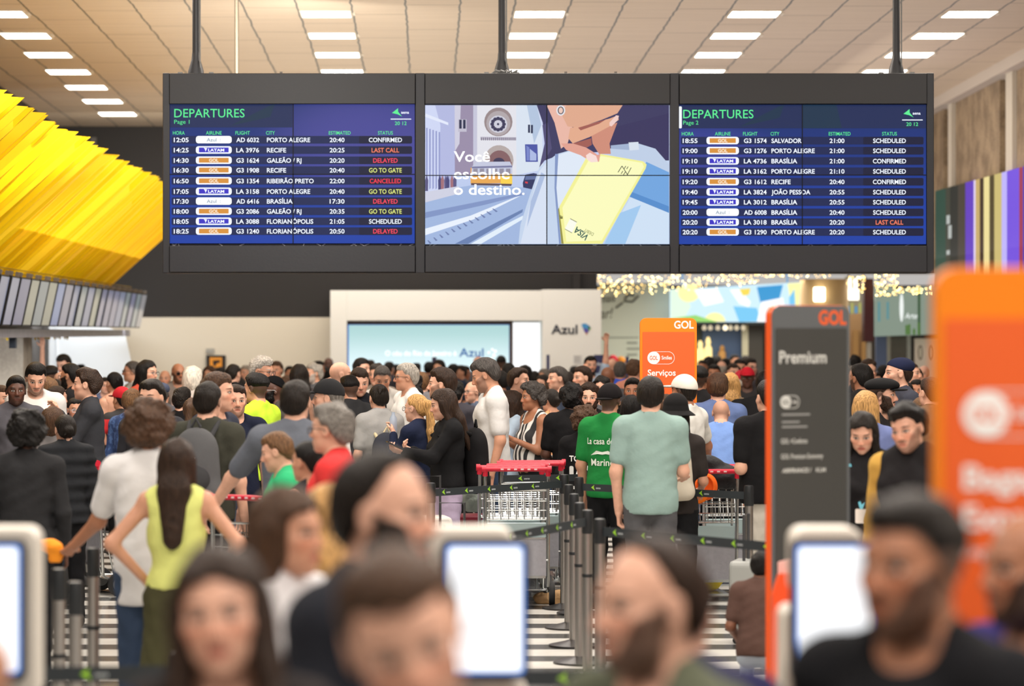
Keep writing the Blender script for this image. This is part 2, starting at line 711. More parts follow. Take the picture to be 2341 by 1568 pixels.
def bz(py):
    return Z_(py, YB)


WHITE = mat((238, 236, 229), 0.5)
booth = tag(empty('ticket_booth', (0, YB, 0)), 'white airline booth with a glowing screen and dark lettering by the back wall', 'booth')
m = MB()
m.box(bx(755), 0, 0, bx(793), 1.7, bz(664))
m.box(bx(793), 0, bz(733), bx(1240), 1.7, bz(664))
m.box(bx(1240), 0.0, 0, bx(1375), 1.7, bz(662))
m.box(bx(755), 1.5, 0, bx(1240), 1.75, bz(735))
m.build('shell', WHITE, booth, bevel=0.006)
m = MB()
m.box(bx(793), 0.15, bz(742), bx(1172), 0.3, bz(733))
m.box(bx(1165), 0.1, 0.3, bx(1173), 0.3, bz(735))
m.box(bx(791), 0.1, 0.3, bx(794), 0.3, bz(735))
m.build('screen_frame', mat((70, 56, 52), 0.5), booth)


def led_material():
    g = NG('led_gradient')
    tc = g.n('ShaderNodeTexCoord')
    sep = g.n('ShaderNodeSeparateXYZ')
    g.nt.links.new(tc.outputs['Object'], sep.inputs[0])
    f = g.step(sep.outputs[2], 1.45, 2.15)
    c = g.mix(f, (*lin((226, 250, 255)), 1), (*lin((176, 216, 216)), 1))
    g.put(g.b.inputs['Emission Color'], c)
    g.b.inputs['Emission Strength'].default_value = 1.0
    g.b.inputs['Base Color'].default_value = (0.02, 0.02, 0.02, 1)
    return g.m


m = MB()
m.rect(bx(794), 0.3, bx(1167), bz(741), 0.2)
sc_ = m.build('screen', led_material(), booth)
m = MB()
m.rect(bx(794), 0.3, bx(796.5), bz(741), 0.196)
m.rect(bx(794), bz(743), bx(1167), bz(740.5), 0.196)
m.rect(bx(1164.5), 0.3, bx(1167), bz(741), 0.196)
m.build('screen_glow_edge', mat((60, 130, 225), 0.5, 0, 0.9), sc_)
m = MB()
m.text('O céu do Rio de Janeiro é', bx(880), bz(813), 0.19, 0.085, 0, 'l', 0.02, bx(1044) - bx(880))
m.text('Azul', bx(1050), bz(815.5), 0.19, 0.145, 1, 'l', 0.012, bx(1106) - bx(1050))
for dx, dy, r in ((1118, 806, 3.2), (1126, 799, 3), (1133, 803, 3.6), (1130, 812, 3.6), (1125, 820, 3)):
    m.flat(circ(bx(dx), bz(dy), r * YB / F, n=10), 0.19, 0)
m.build('lettering', [mat((255, 255, 255), 0.5, 0, 1.25), mat((20, 95, 170), 0.5, 0, 0.9)], sc_)
m = MB()
m.rect(bx(1174), 0.0, bx(1239), bz(737), 0.9)
m.build('doorway_light', mat((255, 255, 255), 0.5, 0, 1.25), booth)
m = MB()
m.text('Azul', bx(1260), bz(763), -0.012, 0.155, 0, 'l', 0.018, bx(1320) - bx(1260))
for poly, k in (([(1329, 741), (1338, 739), (1345, 743), (1350, 748), (1344, 752), (1332, 750)], 1), ([(1333, 750), (1344, 752), (1346, 757), (1341, 762), (1336, 758)], 2),
                ([(1345, 745), (1351, 749), (1347, 756), (1344, 752)], 3), ([(1338, 760), (1343, 760), (1341, 766)], 4)):
    m.flat([(bx(a), bz(b)) for a, b in poly], -0.012, k)
m.build('lettering', [mat((24, 32, 52), 0.5), mat((70, 150, 205), 0.5), mat((90, 80, 170), 0.5), mat((120, 180, 110), 0.5), mat((215, 110, 60), 0.5)], booth)
m = MB()
m.rect(bx(1311), bz(832), bx(1330), bz(812), -0.008, 0)
for k in range(5):
    m.rect(bx(1313), bz(815.5 + k * 3), bx(1326), bz(814.3 + k * 3), -0.010, 1)
m.build('notice', [mat((214, 212, 208), 0.6), mat((170, 168, 166), 0.6)], booth)

# small signs on the beige wall
x0, y0, z0 = at(494, 834, YW - 0.11)
pst = tag(empty('hanging_poster', (x0, YW - 0.15, z0)), 'black framed poster with an orange picture in front of the beige wall', 'poster')
q = YW / F
m = MB()
m.box(-22 * q, 0, -22 * q, 22 * q, 0.03, 22 * q)
m.build('board', mat((30, 27, 25), 0.5), pst)
m = MB()
m.rect(-14 * q, -14 * q, 14 * q, 17 * q, -0.004, 0)
m.flat([(a * q, b * q) for a, b in ((-7, 10), (9, 11), (10, 6), (1, 3), (-1, -4), (-6, 0))], -0.008, 1)
m.flat([(a * q, b * q) for a, b in ((-9, -9), (0, -11), (7, -6), (-2, -6))], -0.008, 1)
m.build('picture', [mat((233, 152, 48), 0.6), mat((45, 32, 26), 0.6)], pst)
x0, y0, z0 = at(481, 802, YW - 0.11)
m = MB()
m.box(x0 - 9.5 * q, YW - 0.13, z0 - 5 * q, x0 + 9.5 * q, YW - 0.1, z0 + 5.5 * q)
o = m.build('wall_plaque', mat((168, 164, 156), 0.6))
tag(o, 'small grey plaque on the beige wall above the black poster', 'plaque')
x0, y0, z0 = at(214, 322, YW)
m = MB()
m.box(x0 - 0.05, YW - 0.03, z0 - 0.06, x0 + 0.05, YW, z0 + 0.06)
o = m.build('junction_box', mat((96, 92, 88), 0.6))
tag(o, 'small grey box high on the dark back wall beside the yellow canopy', 'box')

# ------------------------------------------------------------------ shops behind on the right
YS = 54.0


def sx(px, Y=YS):
    return X_(px, Y)


def sz(py, Y=YS):
    return Z_(py, Y)


m = MB()
m.box(2.9, YW + 0.25, 3.25, 12, 58, 3.4)
tag(m.build('ceiling_shops', mat((205, 182, 148), 0.7)), kind='structure')
area('shop_fill', (6.0, 51.0, 2.98), (0, 0, 0), 5.0, 2.0, 190, (1.0, 0.92, 0.8))  # added to brighten the shop walls, not an actual fixture
m = MB()
m.box(sx(1370), YS, 0, sx(1500), YS + 0.2, 3.0)
m.box(sx(1500), YS + 0.05, 0, sx(1531), YS + 0.2, 3.0)
wl = tag(m.build('wall_shop_pale', mat((222, 230, 216), 0.6)), kind='structure')
m = MB()
INKC = mat((120, 124, 116), 0.7)
m.text('mais', sx(1372), sz(692), YS - 0.01, 0.16, 0, 'l', 0.01, sx(1406) - sx(1372), 0.08, 0.2)
m.text('ar!', sx(1372), sz(728), YS - 0.01, 0.2, 0, 'l', 0.01, sx(1398) - sx(1372), 0.05, 0.2)
for a, b in (((1408, 704), (1424, 692)), ((1426, 688), (1446, 690)), ((1446, 690), (1460, 676)), ((1428, 684), (1436, 674)), ((1436, 674), (1450, 676))):
    m.tube([(sx(a[0]), YS - 0.01, sz(a[1])), (sx(b[0]), YS - 0.01, sz(b[1]))], 0.022, 5)
m.box(sx(1374), YS - 0.012, sz(773), sx(1460), YS, sz(770), 1)
for k, w_ in enumerate((24, 30, 24)):
    m.box(sx(1433), YS - 0.012, sz(786 + k * 13.5), sx(1433 + w_), YS, sz(781 + k * 13.5), 1)
m.build('wall_lettering', [INKC, mat((165, 172, 162), 0.7)], wl)
m = MB()
m.box(sx(1370), YS + 2.6, 0, 12, YS + 2.8, 3.0)
tag(m.build('wall_shop_back', mat((92, 84, 74), 0.7)), kind='structure')

# backlit colourful shop sign
m = MB()
def sp(pts):
    return [(sx(a, YS - 0.6), sz(b, YS - 0.6)) for a, b in pts]
pal = [(202, 232, 246), (120, 196, 236), (250, 244, 170), (150, 210, 110), (255, 255, 255), (64, 150, 205), (240, 214, 90), (220, 240, 220)]
m.prism(sp([(1533, 661), (1829, 645), (1829, 736), (1533, 736)]), YS - 0.6, YS - 0.4, 0)
yy = YS - 0.604
m.flat(sp([(1533, 661), (1560, 660), (1580, 700), (1560, 736), (1533, 736)]), yy, 7)
m.flat([(sx(1575, yy) + a, sz(670, yy) + b) for a, b in circ(0, 0, 0.2, 0.17)], yy - 0.002, 2)
m.flat(sp([(1586, 662), (1640, 660), (1655, 690), (1610, 700)]), yy - 0.004, 4)
m.flat([(sx(1634, yy) + a, sz(735, yy) + b) for a, b in circ(0, 0, 0.2, 0.17) if b > -0.01], yy - 0.004, 2)
m.flat(sp([(1533, 728), (1590, 720), (1640, 736), (1533, 736)]), yy - 0.006, 3)
m.flat(sp([(1668, 662), (1690, 661), (1716, 690), (1712, 702), (1690, 694)]), yy - 0.004, 4)
m.flat(sp([(1690, 661), (1716, 659), (1712, 674), (1698, 676)]), yy - 0.006, 6)
m.flat(sp([(1676, 700), (1730, 704), (1740, 734), (1690, 736)]), yy - 0.004, 1)
m.flat(sp([(1730, 656), (1790, 651), (1780, 690), (1740, 700)]), yy - 0.003, 5)
m.flat(sp([(1740, 690), (1790, 680), (1800, 736), (1730, 736)]), yy - 0.006, 4)
m.flat(sp([(1800, 648), (1829, 646), (1826, 736), (1812, 720)]), yy - 0.006, 2)
m.flat(sp([(1804, 680), (1816, 660), (1820, 730), (1806, 736)]), yy - 0.008, 1)
for px in (1560, 1800):
    m.box(sx(px, YS - .6), YS - 0.52, 2.9, sx(px, YS - .6) + 0.02, YS - 0.48, 3.25, 5)
o = m.build('shop_sign', [mat(c, 0.5, 0, 1.15) for c in pal])
tag(o, 'wide glowing blue, green and yellow sign over the shop behind the orange totem', 'sign')

# shop front under it with lit statues
m = MB()
m.box(sx(1590), YS + 0.4, 0, sx(1660), YS + 0.5, 2.26)
m.box(sx(1606, YS + .3), YS + 0.28, 0, sx(1702, YS + .3), YS + 0.34, 2.2, 1)
m.box(sx(1698), YS + 0.1, 0, sx(1712), YS + 0.2, 2.26, 2)
m.box(sx(1712), YS + 0.1, 0, sx(1745), YS + 0.4, 2.26, 3)
m.box(sx(1533), YS - 0.2, 2.2, sx(1830), YS + 0.5, 2.3, 3)
o = m.build('shop_facade', [mat((82, 92, 90), 0.6), mat((70, 92, 128), 0.5), mat((214, 206, 176), 0.6), mat((70, 66, 60), 0.6)])
tag(o, 'dark blue shop front under the glowing colourful sign', 'shop front')
GLOW = mat((255, 226, 150), 0.5, 0, 1.6)
for k, (px, py, hh, ml, lb) in enumerate(((1601, 818, 0.33, GLOW, 'golden lit shop figure with square shoulders beside the orange totem'), (1619, 818, 0.4, GLOW, 'tall golden lit shop figure with raised head in the shop window'), (1651, 818, 0.24, mat((206, 152, 84), 0.5), 'small tan figure standing in the dark blue shop window'))):
    m = MB()
    x0, y0, z0 = at(px, py, YS + 0.1)
    m.lathe([(0.02, -0.6), (0.075, 0.0), (0.07, hh * 0.45), (0.035, hh * 0.62), (0.05, hh * 0.75), (0.03, hh * 0.95), (0.01, hh)], (0, 0, 0), 12)
    o = m.build('shop_figure', ml, None, True, loc=(x0, y0, z0))
    tag(o, lb, 'figure', 'lit figures in the shop window')
for k, px in enumerate((1610, 1624, 1641, 1658, 1670, 1684, 1699)):
    x0, y0, z0 = at(px, 749, YS + 0.1)
    m = MB()
    m.lathe([(0.01, 0.05), (0.04, 0.02), (0.045, -0.02), (0.02, -0.05)], (0, 0, 0), 10)
    o = m.build('shop_spotlight', mat((255, 236, 200), 0.5, 0, 2.2 if k == 3 else 0.75), None, True, loc=(x0, y0, z0))
    tag(o, 'tiny ceiling spotlight over the shop window, %s from the left' % ordn[k].replace('nearest', 'first'), 'spotlight', 'spotlights over the shop window')

# round beige column with a lit sconce
m = MB()
m.lathe([(0.42, 0), (0.42, 3.0)], (X_(1884, 50.2), 50.2, 0), 32)
tag(m.build('column_beige', mat((200, 172, 128), 0.7), None, True), kind='structure')
x0, y0, z0 = at(1872, 673, 49.75)
sc2 = tag(empty('wall_sconce', (x0, y0 - 0.06, z0)), 'bright white wall lamp on the round beige column', 'wall lamp')
m = MB()
m.prism(rrect(-0.095, -0.125, 0.095, 0.125, 0.02), -0.04, 0.05)
m.build('lamp_shade', mat((255, 240, 205), 0.5, 0, 5.0), sc2)
m = MB()
m.box(-0.05, 0.05, -0.05, 0.05, 0.09, 0.05)
m.build('mount', mat((160, 140, 110), 0.5), sc2)
# shop right of the column: lit box sign, warm door, dark red pillar
m = MB()
Y2 = 51.0
m.prism([(X_(1935, Y2), Z_(720, Y2)), (X_(1981, Y2), Z_(714, Y2)), (X_(1981, Y2), Z_(632, Y2)), (X_(1935, Y2), Z_(632, Y2))], Y2, Y2 + 0.2, 0)
yy = Y2 - 0.004
for i in range(5):
    m.rect(X_(1936 + i * 9, Y2), Z_(716, Y2), X_(1936 + i * 9 + 6, Y2), Z_(700 - (i % 2) * 8, Y2), yy, 1 + i % 2)
m.rect(X_(1938, Y2), Z_(686, Y2), X_(1963, Y2), Z_(661, Y2), yy - 0.03, 3)
m.rect(X_(1939, Y2), Z_(661, Y2), X_(1946, Y2), Z_(637, Y2), yy - 0.03, 3)
m.rect(X_(1951, Y2), Z_(661, Y2), X_(1959, Y2), Z_(637, Y2), yy - 0.03, 3)
m.rect(X_(1961, Y2), Z_(664, Y2), X_(1970, Y2), Z_(638, Y2), yy, 4)
m.box(X_(1940, Y2), Y2 + 0.05, 3.0, X_(1940, Y2) + 0.02, Y2 + 0.1, 3.25, 4)
m.box(X_(1974, Y2), Y2 + 0.05, 3.0, X_(1974, Y2) + 0.02, Y2 + 0.1, 3.25, 4)
o = m.build('lit_box_sign', [mat((190, 176, 140), 0.5, 0, 0.5), mat((90, 160, 205), 0.5, 0, 0.8), mat((200, 200, 110), 0.5, 0, 0.7), mat((255, 246, 225), 0.5, 0, 2.4), mat((60, 44, 30), 0.5)])
tag(o, 'box sign with a big glowing white letter right of the beige column', 'sign')
m = MB()
m.box(X_(1935, 52), 52, 0, X_(1990, 52), 52.1, 2.5, 0)
m.box(X_(1950, 52), 51.95, 0, X_(1962, 52), 52, 2.1, 1)
m.box(X_(1970, 52), 51.95, 0, X_(1978, 52), 52, 2.1, 1)
o = m.build('shop_doorway', [mat((120, 92, 60), 0.6), mat((206, 150, 84), 0.6, 0, 0.45)])
tag(o, 'warm lit shop doorway with wooden jambs right of the grey totem', 'doorway')
m = MB()
m.box(X_(1976, 49.6), 49.6, 1.9, X_(1997, 49.6), 49.9, 3.0, 0)
m.box(X_(1985, 49.6), 49.65, 0, X_(1993, 49.6), 49.85, 1.9, 1)
tag(m.build('column_dark_red', [mat((74, 26, 28), 0.4), mat((178, 172, 160), 0.6)]), kind='structure')
# frosted green glass sign band, shutter, posters
m = MB()
Y3 = 49.8
m.prism([(X_(2000, Y3), Z_(769, Y3)), (X_(2150, Y3), Z_(764, Y3)), (X_(2150, Y3), Z_(652, Y3)), (X_(2050, Y3), Z_(660, Y3)), (X_(2000, Y3), Z_(640, Y3))], Y3, Y3 + 0.08, 0)
yy = Y3 - 0.004
m.flat([(a + X_(2061, Y3), b + Z_(703, Y3)) for a, b in circ(0, 0, 0.035, 0.25)], yy, 1)
for px, a, b in ((2007, 690, 735), (2027, 690, 730)):
    m.rect(X_(px, Y3), Z_(b, Y3), X_(px + 5, Y3), Z_(a, Y3), yy, 3)
m.text('Arte', X_(2068, Y3), Z_(728, Y3), yy, 0.1, 1, 'l', 0.01, X_(2096, Y3) - X_(2068, Y3), 0, 0.2)
m.rect(X_(2098, Y3), Z_(765, Y3), X_(2104, Y3), Z_(655, Y3), yy, 2)
for px, hh in ((2070, 22), (2076, 24), (2087, 14), (2098, 28)):
    m.rect(X_(px, Y3), Z_(765, Y3), X_(px + 5, Y3), Z_(765 - hh, Y3), yy - 0.002, 4)
m.box(X_(2010, Y3), Y3 + 0.02, 2.7, X_(2010, Y3) + 0.02, Y3 + 0.06, 3.25, 2)
m.box(X_(2140, Y3), Y3 + 0.02, 2.7, X_(2140, Y3) + 0.02, Y3 + 0.06, 3.25, 2)
o = m.build('glass_sign', [mat((176, 194, 176), 0.25, 0, 0.55), mat((245, 250, 246), 0.4, 0, 1.0), mat((70, 120, 84), 0.5), mat((110, 180, 190), 0.4, 0, 0.6), mat((96, 160, 56), 0.5)])
tag(o, 'pale green frosted glass sign band with white script over the shutter', 'sign')
m = MB()
for k in range(26):
    zz = 0.02 + k * 0.08
    m.box(X_(2036, 50.2), 50.12 - 0.012 * (k % 2), zz, X_(2071, 50.2), 50.17, zz + 0.078)
o = m.build('roller_shutter', mat((88, 84, 74), 0.5, 0.4))
tag(o, 'closed dark roller shutter under the frosted glass sign', 'shutter')
m = MB()
m.box(X_(2003, 50.25), 50.25, 0, X_(2029, 50.25), 50.35, 2.05, 0)
m.box(X_(2028, 50.22), 50.22, 0, X_(2036, 50.22), 50.35, 2.05, 1)
m.box(X_(2071, 50.22), 50.22, 0, X_(2082, 50.22), 50.35, 2.05, 1)
m.box(X_(2082, 50.22), 50.26, 0, X_(2160, 50.22), 50.35, 2.05, 2)
tag(m.build('wall_shop_right', [mat((92, 106, 138), 0.6), mat((168, 168, 158), 0.6), mat((52, 48, 44), 0.6)]), kind='structure')
m = MB()
m.box(X_(2091, 50.2), 50.2, 0.9, X_(2150, 50.2), 50.25, Z_(774, 50.2), 0)
for px, k in ((2104, 1), (2130, 1)):
    m.flat([(a + X_(px, 50.2), b + Z_(806, 50.2)) for a, b in circ(0, 0, 0.045, 0.13)], 50.196, 1)
    m.flat([(a + X_(px, 50.2), b + Z_(806, 50.2)) for a, b in circ(0, 0, 0.03, 0.1)], 50.193, 2)
o = m.build('shop_poster', [mat((222, 208, 190), 0.6), mat((120, 96, 78), 0.6), mat((206, 196, 176), 0.6)])
tag(o, 'cream shop poster with oval frames beside the roller shutter', 'poster')

# fairy lights: uncountable, one object
m = MB()
rr = random.Random(11)


def bulb(px, py, Y):
    x, y, z = at(px, py, Y)
    r = rr.uniform(0.007, 0.012)
    m.add([(x + r, y, z), (x - r, y, z), (x, y + r, z), (x, y - r, z), (x, y, z + r), (x, y, z - r)],
          [(0, 2, 4), (2, 1, 4), (1, 3, 4), (3, 0, 4), (2, 0, 5), (1, 2, 5), (3, 1, 5), (0, 3, 5)], rr.randrange(2))


for i in range(270):
    px = 1366 + 370 * rr.random() ** 1.35
    lim = 678 - (px - 1366) * 0.085 + 4 * math.sin(px * 0.22)
    bulb(px, rr.uniform(626, lim), rr.uniform(49.2, 50.6))
for i in range(40):
    bulb(rr.uniform(1720, 1900), rr.uniform(627, 634), 50.0)
for i in range(80):
    px = rr.uniform(2001, 2052)
    bulb(px, rr.uniform(627, 676), rr.uniform(48.9, 49.5))
for i in range(50):
    px = rr.uniform(2046, 2134)
    bulb(px, rr.uniform(655, 672), rr.uniform(48.9, 49.5))
for i in range(45):
    bulb(rr.choice((rr.uniform(1972, 1977), rr.uniform(1937, 1975))), rr.uniform(628, 668) if rr.random() < 0.6 else 634, 49.3)
o = m.build('fairy_lights', [mat((255, 226, 150), 0.5, 0, 13.0), mat((255, 205, 110), 0.5, 0, 7.0)])
tag(o, 'curtain of warm white fairy lights hanging over the shops at the back', 'fairy lights', None, 'stuff')

# backlit banner on the right wall
m = MB()
XB = 7.84
segs = [(2138, 2162, (70, 104, 88), .55), (2162, 2172, (96, 96, 82), .5), (2172, 2190, (72, 72, 66), .5), (2190, 2207, (104, 92, 80), .5), (2207, 2226, (112, 70, 210), .8), (2226, 2230, (230, 214, 250), 1.0), (2230, 2240, (222, 190, 120), .8), (2240, 2249, (92, 66, 48), .5), (2249, 2262, (250, 232, 160), .9),
        (2262, 2273, (110, 92, 52), .5), (2273, 2290, (226, 206, 130), .8), (2290, 2302, (190, 180, 250), 1.0), (2302, 2330, (122, 84, 232), .9), (2330, 2338, (190, 60, 90), .7), (2338, 2375, (96, 70, 190), .8)]
ms = []
for a, b, c, e in segs:
    ya, yb = F * XB / (b - CX), F * XB / (a - CX)
    m.box(XB, ya, 2.75, XB + 0.06, yb, HC + 0.279 * XB, len(ms))
    ms.append(mat(c, 0.5, 0, e))
for pxa, pya, pyb in ((2168, 492, 512), (2172, 515, 545), (2168, 572, 582)):
    yc = F * XB / (pxa - CX)
    za, zb = HC - (pyb - CY) * yc / F, HC - (pya - CY) * yc / F
    m.box(XB - 0.006, yc - 0.12, za, XB, yc + 0.12, zb, len(ms))
ms.append(mat((215, 220, 215), 0.5, 0, .7))
o = m.build('wall_banner', ms)
tag(o, 'backlit violet and gold striped banner along the right wall', 'banner')

# ------------------------------------------------------------------ departures display hanging from the ceiling
YD = 25.5


def dx(px):
    return X_(px, YD)


def dz(py):
    return Z_(py, YD)


K = YD / F
disp = tag(empty('departures_display', (dx(1253), YD, dz(395))), 'wide black hanging display with two departures screens and an advert between them', 'display')
O = Matrix.Translation((-dx(1253), -YD, -dz(395)))
HOUSE = mat((33, 32, 34), 0.5, 0, 0, 0.03, 40)
HOUSE2 = mat((30, 30, 35), 0.45, 0, 0, 0.03, 40)


def dmb():
    m = MB()
    m.X = O.copy()
    return m


m = dmb()
m.box(dx(373), YD + 0.06, dz(624), dx(2135), YD + 0.42, dz(166))
m.build('casing', HOUSE, disp, bevel=0.006)
for a, b in ((388, 949), (972, 1531), (1553, 2118)):
    m = dmb()
    m.box(dx(a), YD - 0.03, dz(238), dx(b), YD + 0.06, dz(168))
    m.build('header_panel', HOUSE, disp, bevel=0.005)
    m = dmb()
    m.box(dx(a), YD - 0.03, dz(622), dx(b), YD + 0.06, dz(562))
    m.build('footer_panel', HOUSE2, disp, bevel=0.005)
for a, b in ((372, 388), (949.5, 971.5), (1531.5, 1552.5), (2118.5, 2135)):
    m = dmb()
    m.box(dx(a), YD - 0.005, dz(624), dx(b), YD + 0.05, dz(167))
    m.build('upright', HOUSE2, disp, bevel=0.005)
m = dmb()
rr = random.Random(5)
for a, b in ((392, 945), (980, 1525), (1560, 2110)):
    for i in range(16):
        px = rr.uniform(a, b)
        m.tube([(dx(px), YD + 0.05, dz(562)), (dx(px + rr.uniform(-14, 14)), YD + 0.05, dz(556.5))], 0.006, 5)
m.build('wiring', mat((130, 128, 124), 0.5), disp)
# hanger poles with flared feet
BLK = mat((44, 44, 47), 0.45)
for px in (443, 1149, 2059):
    m = dmb()
    x = dx(px)
    zc = ceil_z(YD) - 0.002
    m.tube([(x, YD + 0.24, dz(150)), (x, YD + 0.24, zc)], 0.033, 14)
    m.lathe([(0.075, 0.0), (0.07, 0.04), (0.04, 0.14), (0.035, 0.2)], (x, YD + 0.24, dz(166)), 14)
    o = m.build('hanger_pole', BLK, disp, True)
    m = dmb()
    for s in (-1, 1):
        m.box(x + s * 0.14 - 0.02, YD + 0.2, dz(166), x + s * 0.14 + 0.02, YD + 0.26, dz(160))
    m.tube([(x + 0.04, YD + 0.2, dz(150)), (x + 0.04, YD + 0.2, zc)], 0.007, 6)
    if px == 1149:
        for i in range(5):
            m.tube([(x - 0.1 + 0.04 * i, YD + 0.2, dz(166)), (x - 0.06 + 0.05 * i, YD + 0.15, dz(158)), (x + 0.08, YD + 0.2, dz(165))], 0.01, 5)
    m.build('clamp', mat((120, 120, 118), 0.4), o)
for px in (640, 1296, 1411):
    m = dmb()
    m.box(dx(px) - 0.012, YD + 0.2, dz(166), dx(px) + 0.012, YD + 0.24, dz(159))
    m.build('lug', mat((110, 100, 90), 0.5), disp)
# separate thin steel conduit dropping from the ceiling behind it
m = MB()
m.tube([(X_(541, 29), 29, 4.55), (X_(541, 29), 29, ceil_z(29) - 0.002)], 0.022, 10)
o = m.build('conduit_pipe', mat((150, 140, 124), 0.4, 0.6), None, True)
tag(o, 'thin grey steel pipe dropping from the ceiling beside the left pole of the display', 'pipe')


def grad_screen(name, ctop, cbot, band, xr, zr, blob=None):
    """lit screen background: dark header, blue table, soft violet bloom"""
    g = NG(name)
    tc = g.n('ShaderNodeTexCoord')
    sep = g.n('ShaderNodeSeparateXYZ')
    g.nt.links.new(tc.outputs['Object'], sep.inputs[0])
    x, z = sep.outputs[0], sep.outputs[2]
    c = g.mix(g.step(z, zr[0], zr[1]), (*lin(cbot), 1), (*lin(ctop), 1))
    if blob:
        bx_, bz_, rx_, rz_, bc, amt = blob
        d = g.M('ADD', g.M('POWER', g.M('DIVIDE', g.M('SUBTRACT', x, bx_), rx_), 2.0), g.M('POWER', g.M('DIVIDE', g.M('SUBTRACT', z, bz_), rz_), 2.0))
        f = g.M('MULTIPLY', g.M('SUBTRACT', 1.0, g.step(d, 0.0, 1.0)), amt)
        c = g.mix(f, c, (*lin(bc), 1))
    g.put(g.b.inputs['Emission Color'], c)
    g.b.inputs['Emission Strength'].default_value = 1.0
    g.b.inputs['Base Color'].default_value = (0.004, 0.004, 0.006, 1)
    g.b.inputs['Roughness'].default_value = 0.5
    g.b.inputs['Specular IOR Level'].default_value = 0.1
    return g.m


GREEN = mat((95, 240, 150), .5, 0, 1.0)
WHT = mat((236, 242, 255), .5, 0, 1.15)
STAT = {'CONFIRMED': WHT, 'SCHEDULED': WHT, 'LAST CALL': mat((250, 130, 100), .5, 0, 1.0), 'DELAYED': mat((250, 70, 95), .5, 0, 1.0), 'CANCELLED': mat((250, 55, 80), .5, 0, 1.0), 'GO TO GATE': mat((226, 236, 130), .5, 0, 1.0)}
BADGE = {'a': (mat((250, 252, 255), .5, 0, 1.05), None, mat((110, 140, 165), .5, 0, .8), 'Azul'),
         'l': (WHT, mat((62, 52, 200), .5, 0, .95), WHT, 'LATAM'), 'g': (WHT, mat((222, 150, 62), .5, 0, .95), mat((250, 226, 196), .5, 0, 1.0), 'GOL')}
ROWD = mat((26, 38, 84), .5, 0, 0.95)
ROWD2 = mat((22, 26, 58), .5, 0, 0.95)
SEAM = mat((16, 20, 40), .5, 0, 0.4)
HEADC = mat((30, 44, 88), .5, 0, 0.95)
HEADG = mat((26, 52, 78), .5, 0, 0.95)

T1 = [('12:05', 'a', 'AD 6032', 'PORTO ALEGRE', '20:40', 'CONFIRMED'), ('14:25', 'l', 'LA 3976', 'RECIFE', '20:25', 'LAST CALL'), ('14:30', 'g', 'G3 1624', 'GALEÃO / RJ', '20:20', 'DELAYED'),
      ('16:30', 'g', 'G3 1908', 'RECIFE', '20:40', 'GO TO GATE'), ('16:50', 'g', 'G3 1354', 'RIBEIRÃO PRETO', '22:00', 'CANCELLED'), ('17:05', 'l', 'LA 3158', 'PORTO ALEGRE', '20:40', 'GO TO GATE'),
      ('17:30', 'a', 'AD 6416', 'BRASÍLIA', '17:30', 'DELAYED'), ('18:00', 'g', 'G3 2086', 'GALEÃO / RJ', '20:35', 'GO TO GATE'), ('18:05', 'l', 'LA 3088', 'FLORIANÓPOLIS', '21:05', 'SCHEDULED'), ('18:25', 'g', 'G3 1240', 'FLORIANÓPOLIS', '20:50', 'DELAYED')]
T2 = [('18:55', 'g', 'G3 1574', 'SALVADOR', '21:00', 'SCHEDULED'), ('19:00', 'g', 'G3 1276', 'PORTO ALEGRE', '21:00', 'SCHEDULED'), ('19:10', 'l', 'LA 4736', 'BRASÍLIA', '21:00', 'CONFIRMED'),
      ('19:10', 'l', 'LA 3162', 'PORTO ALEGRE', '21:10', 'SCHEDULED'), ('19:20', 'g', 'G3 1612', 'RECIFE', '20:40', 'CONFIRMED'), ('19:40', 'l', 'LA 3824', 'JOÃO PESSOA', '20:55', 'SCHEDULED'),
      ('19:45', 'l', 'LA 3012', 'BRASÍLIA', '20:55', 'SCHEDULED'), ('20:00', 'a', 'AD 6008', 'BRASÍLIA', '20:40', 'SCHEDULED'), ('20:20', 'l', 'LA 3018', 'BRASÍLIA', '20:20', 'LAST CALL'), ('20:20', 'g', 'G3 1290', 'PORTO ALEGRE', '20:20', 'SCHEDULED')]
WID = {'PORTO ALEGRE': 99, 'RECIFE': 44, 'GALEÃO / RJ': 79, 'RIBEIRÃO PRETO': 107, 'BRASÍLIA': 59, 'FLORIANÓPOLIS': 106, 'SALVADOR': 69, 'JOÃO PESSOA': 89, 'CONFIRMED': 76, 'SCHEDULED': 75, 'LAST CALL': 63, 'DELAYED': 56, 'CANCELLED': 72, 'GO TO GATE': 75}


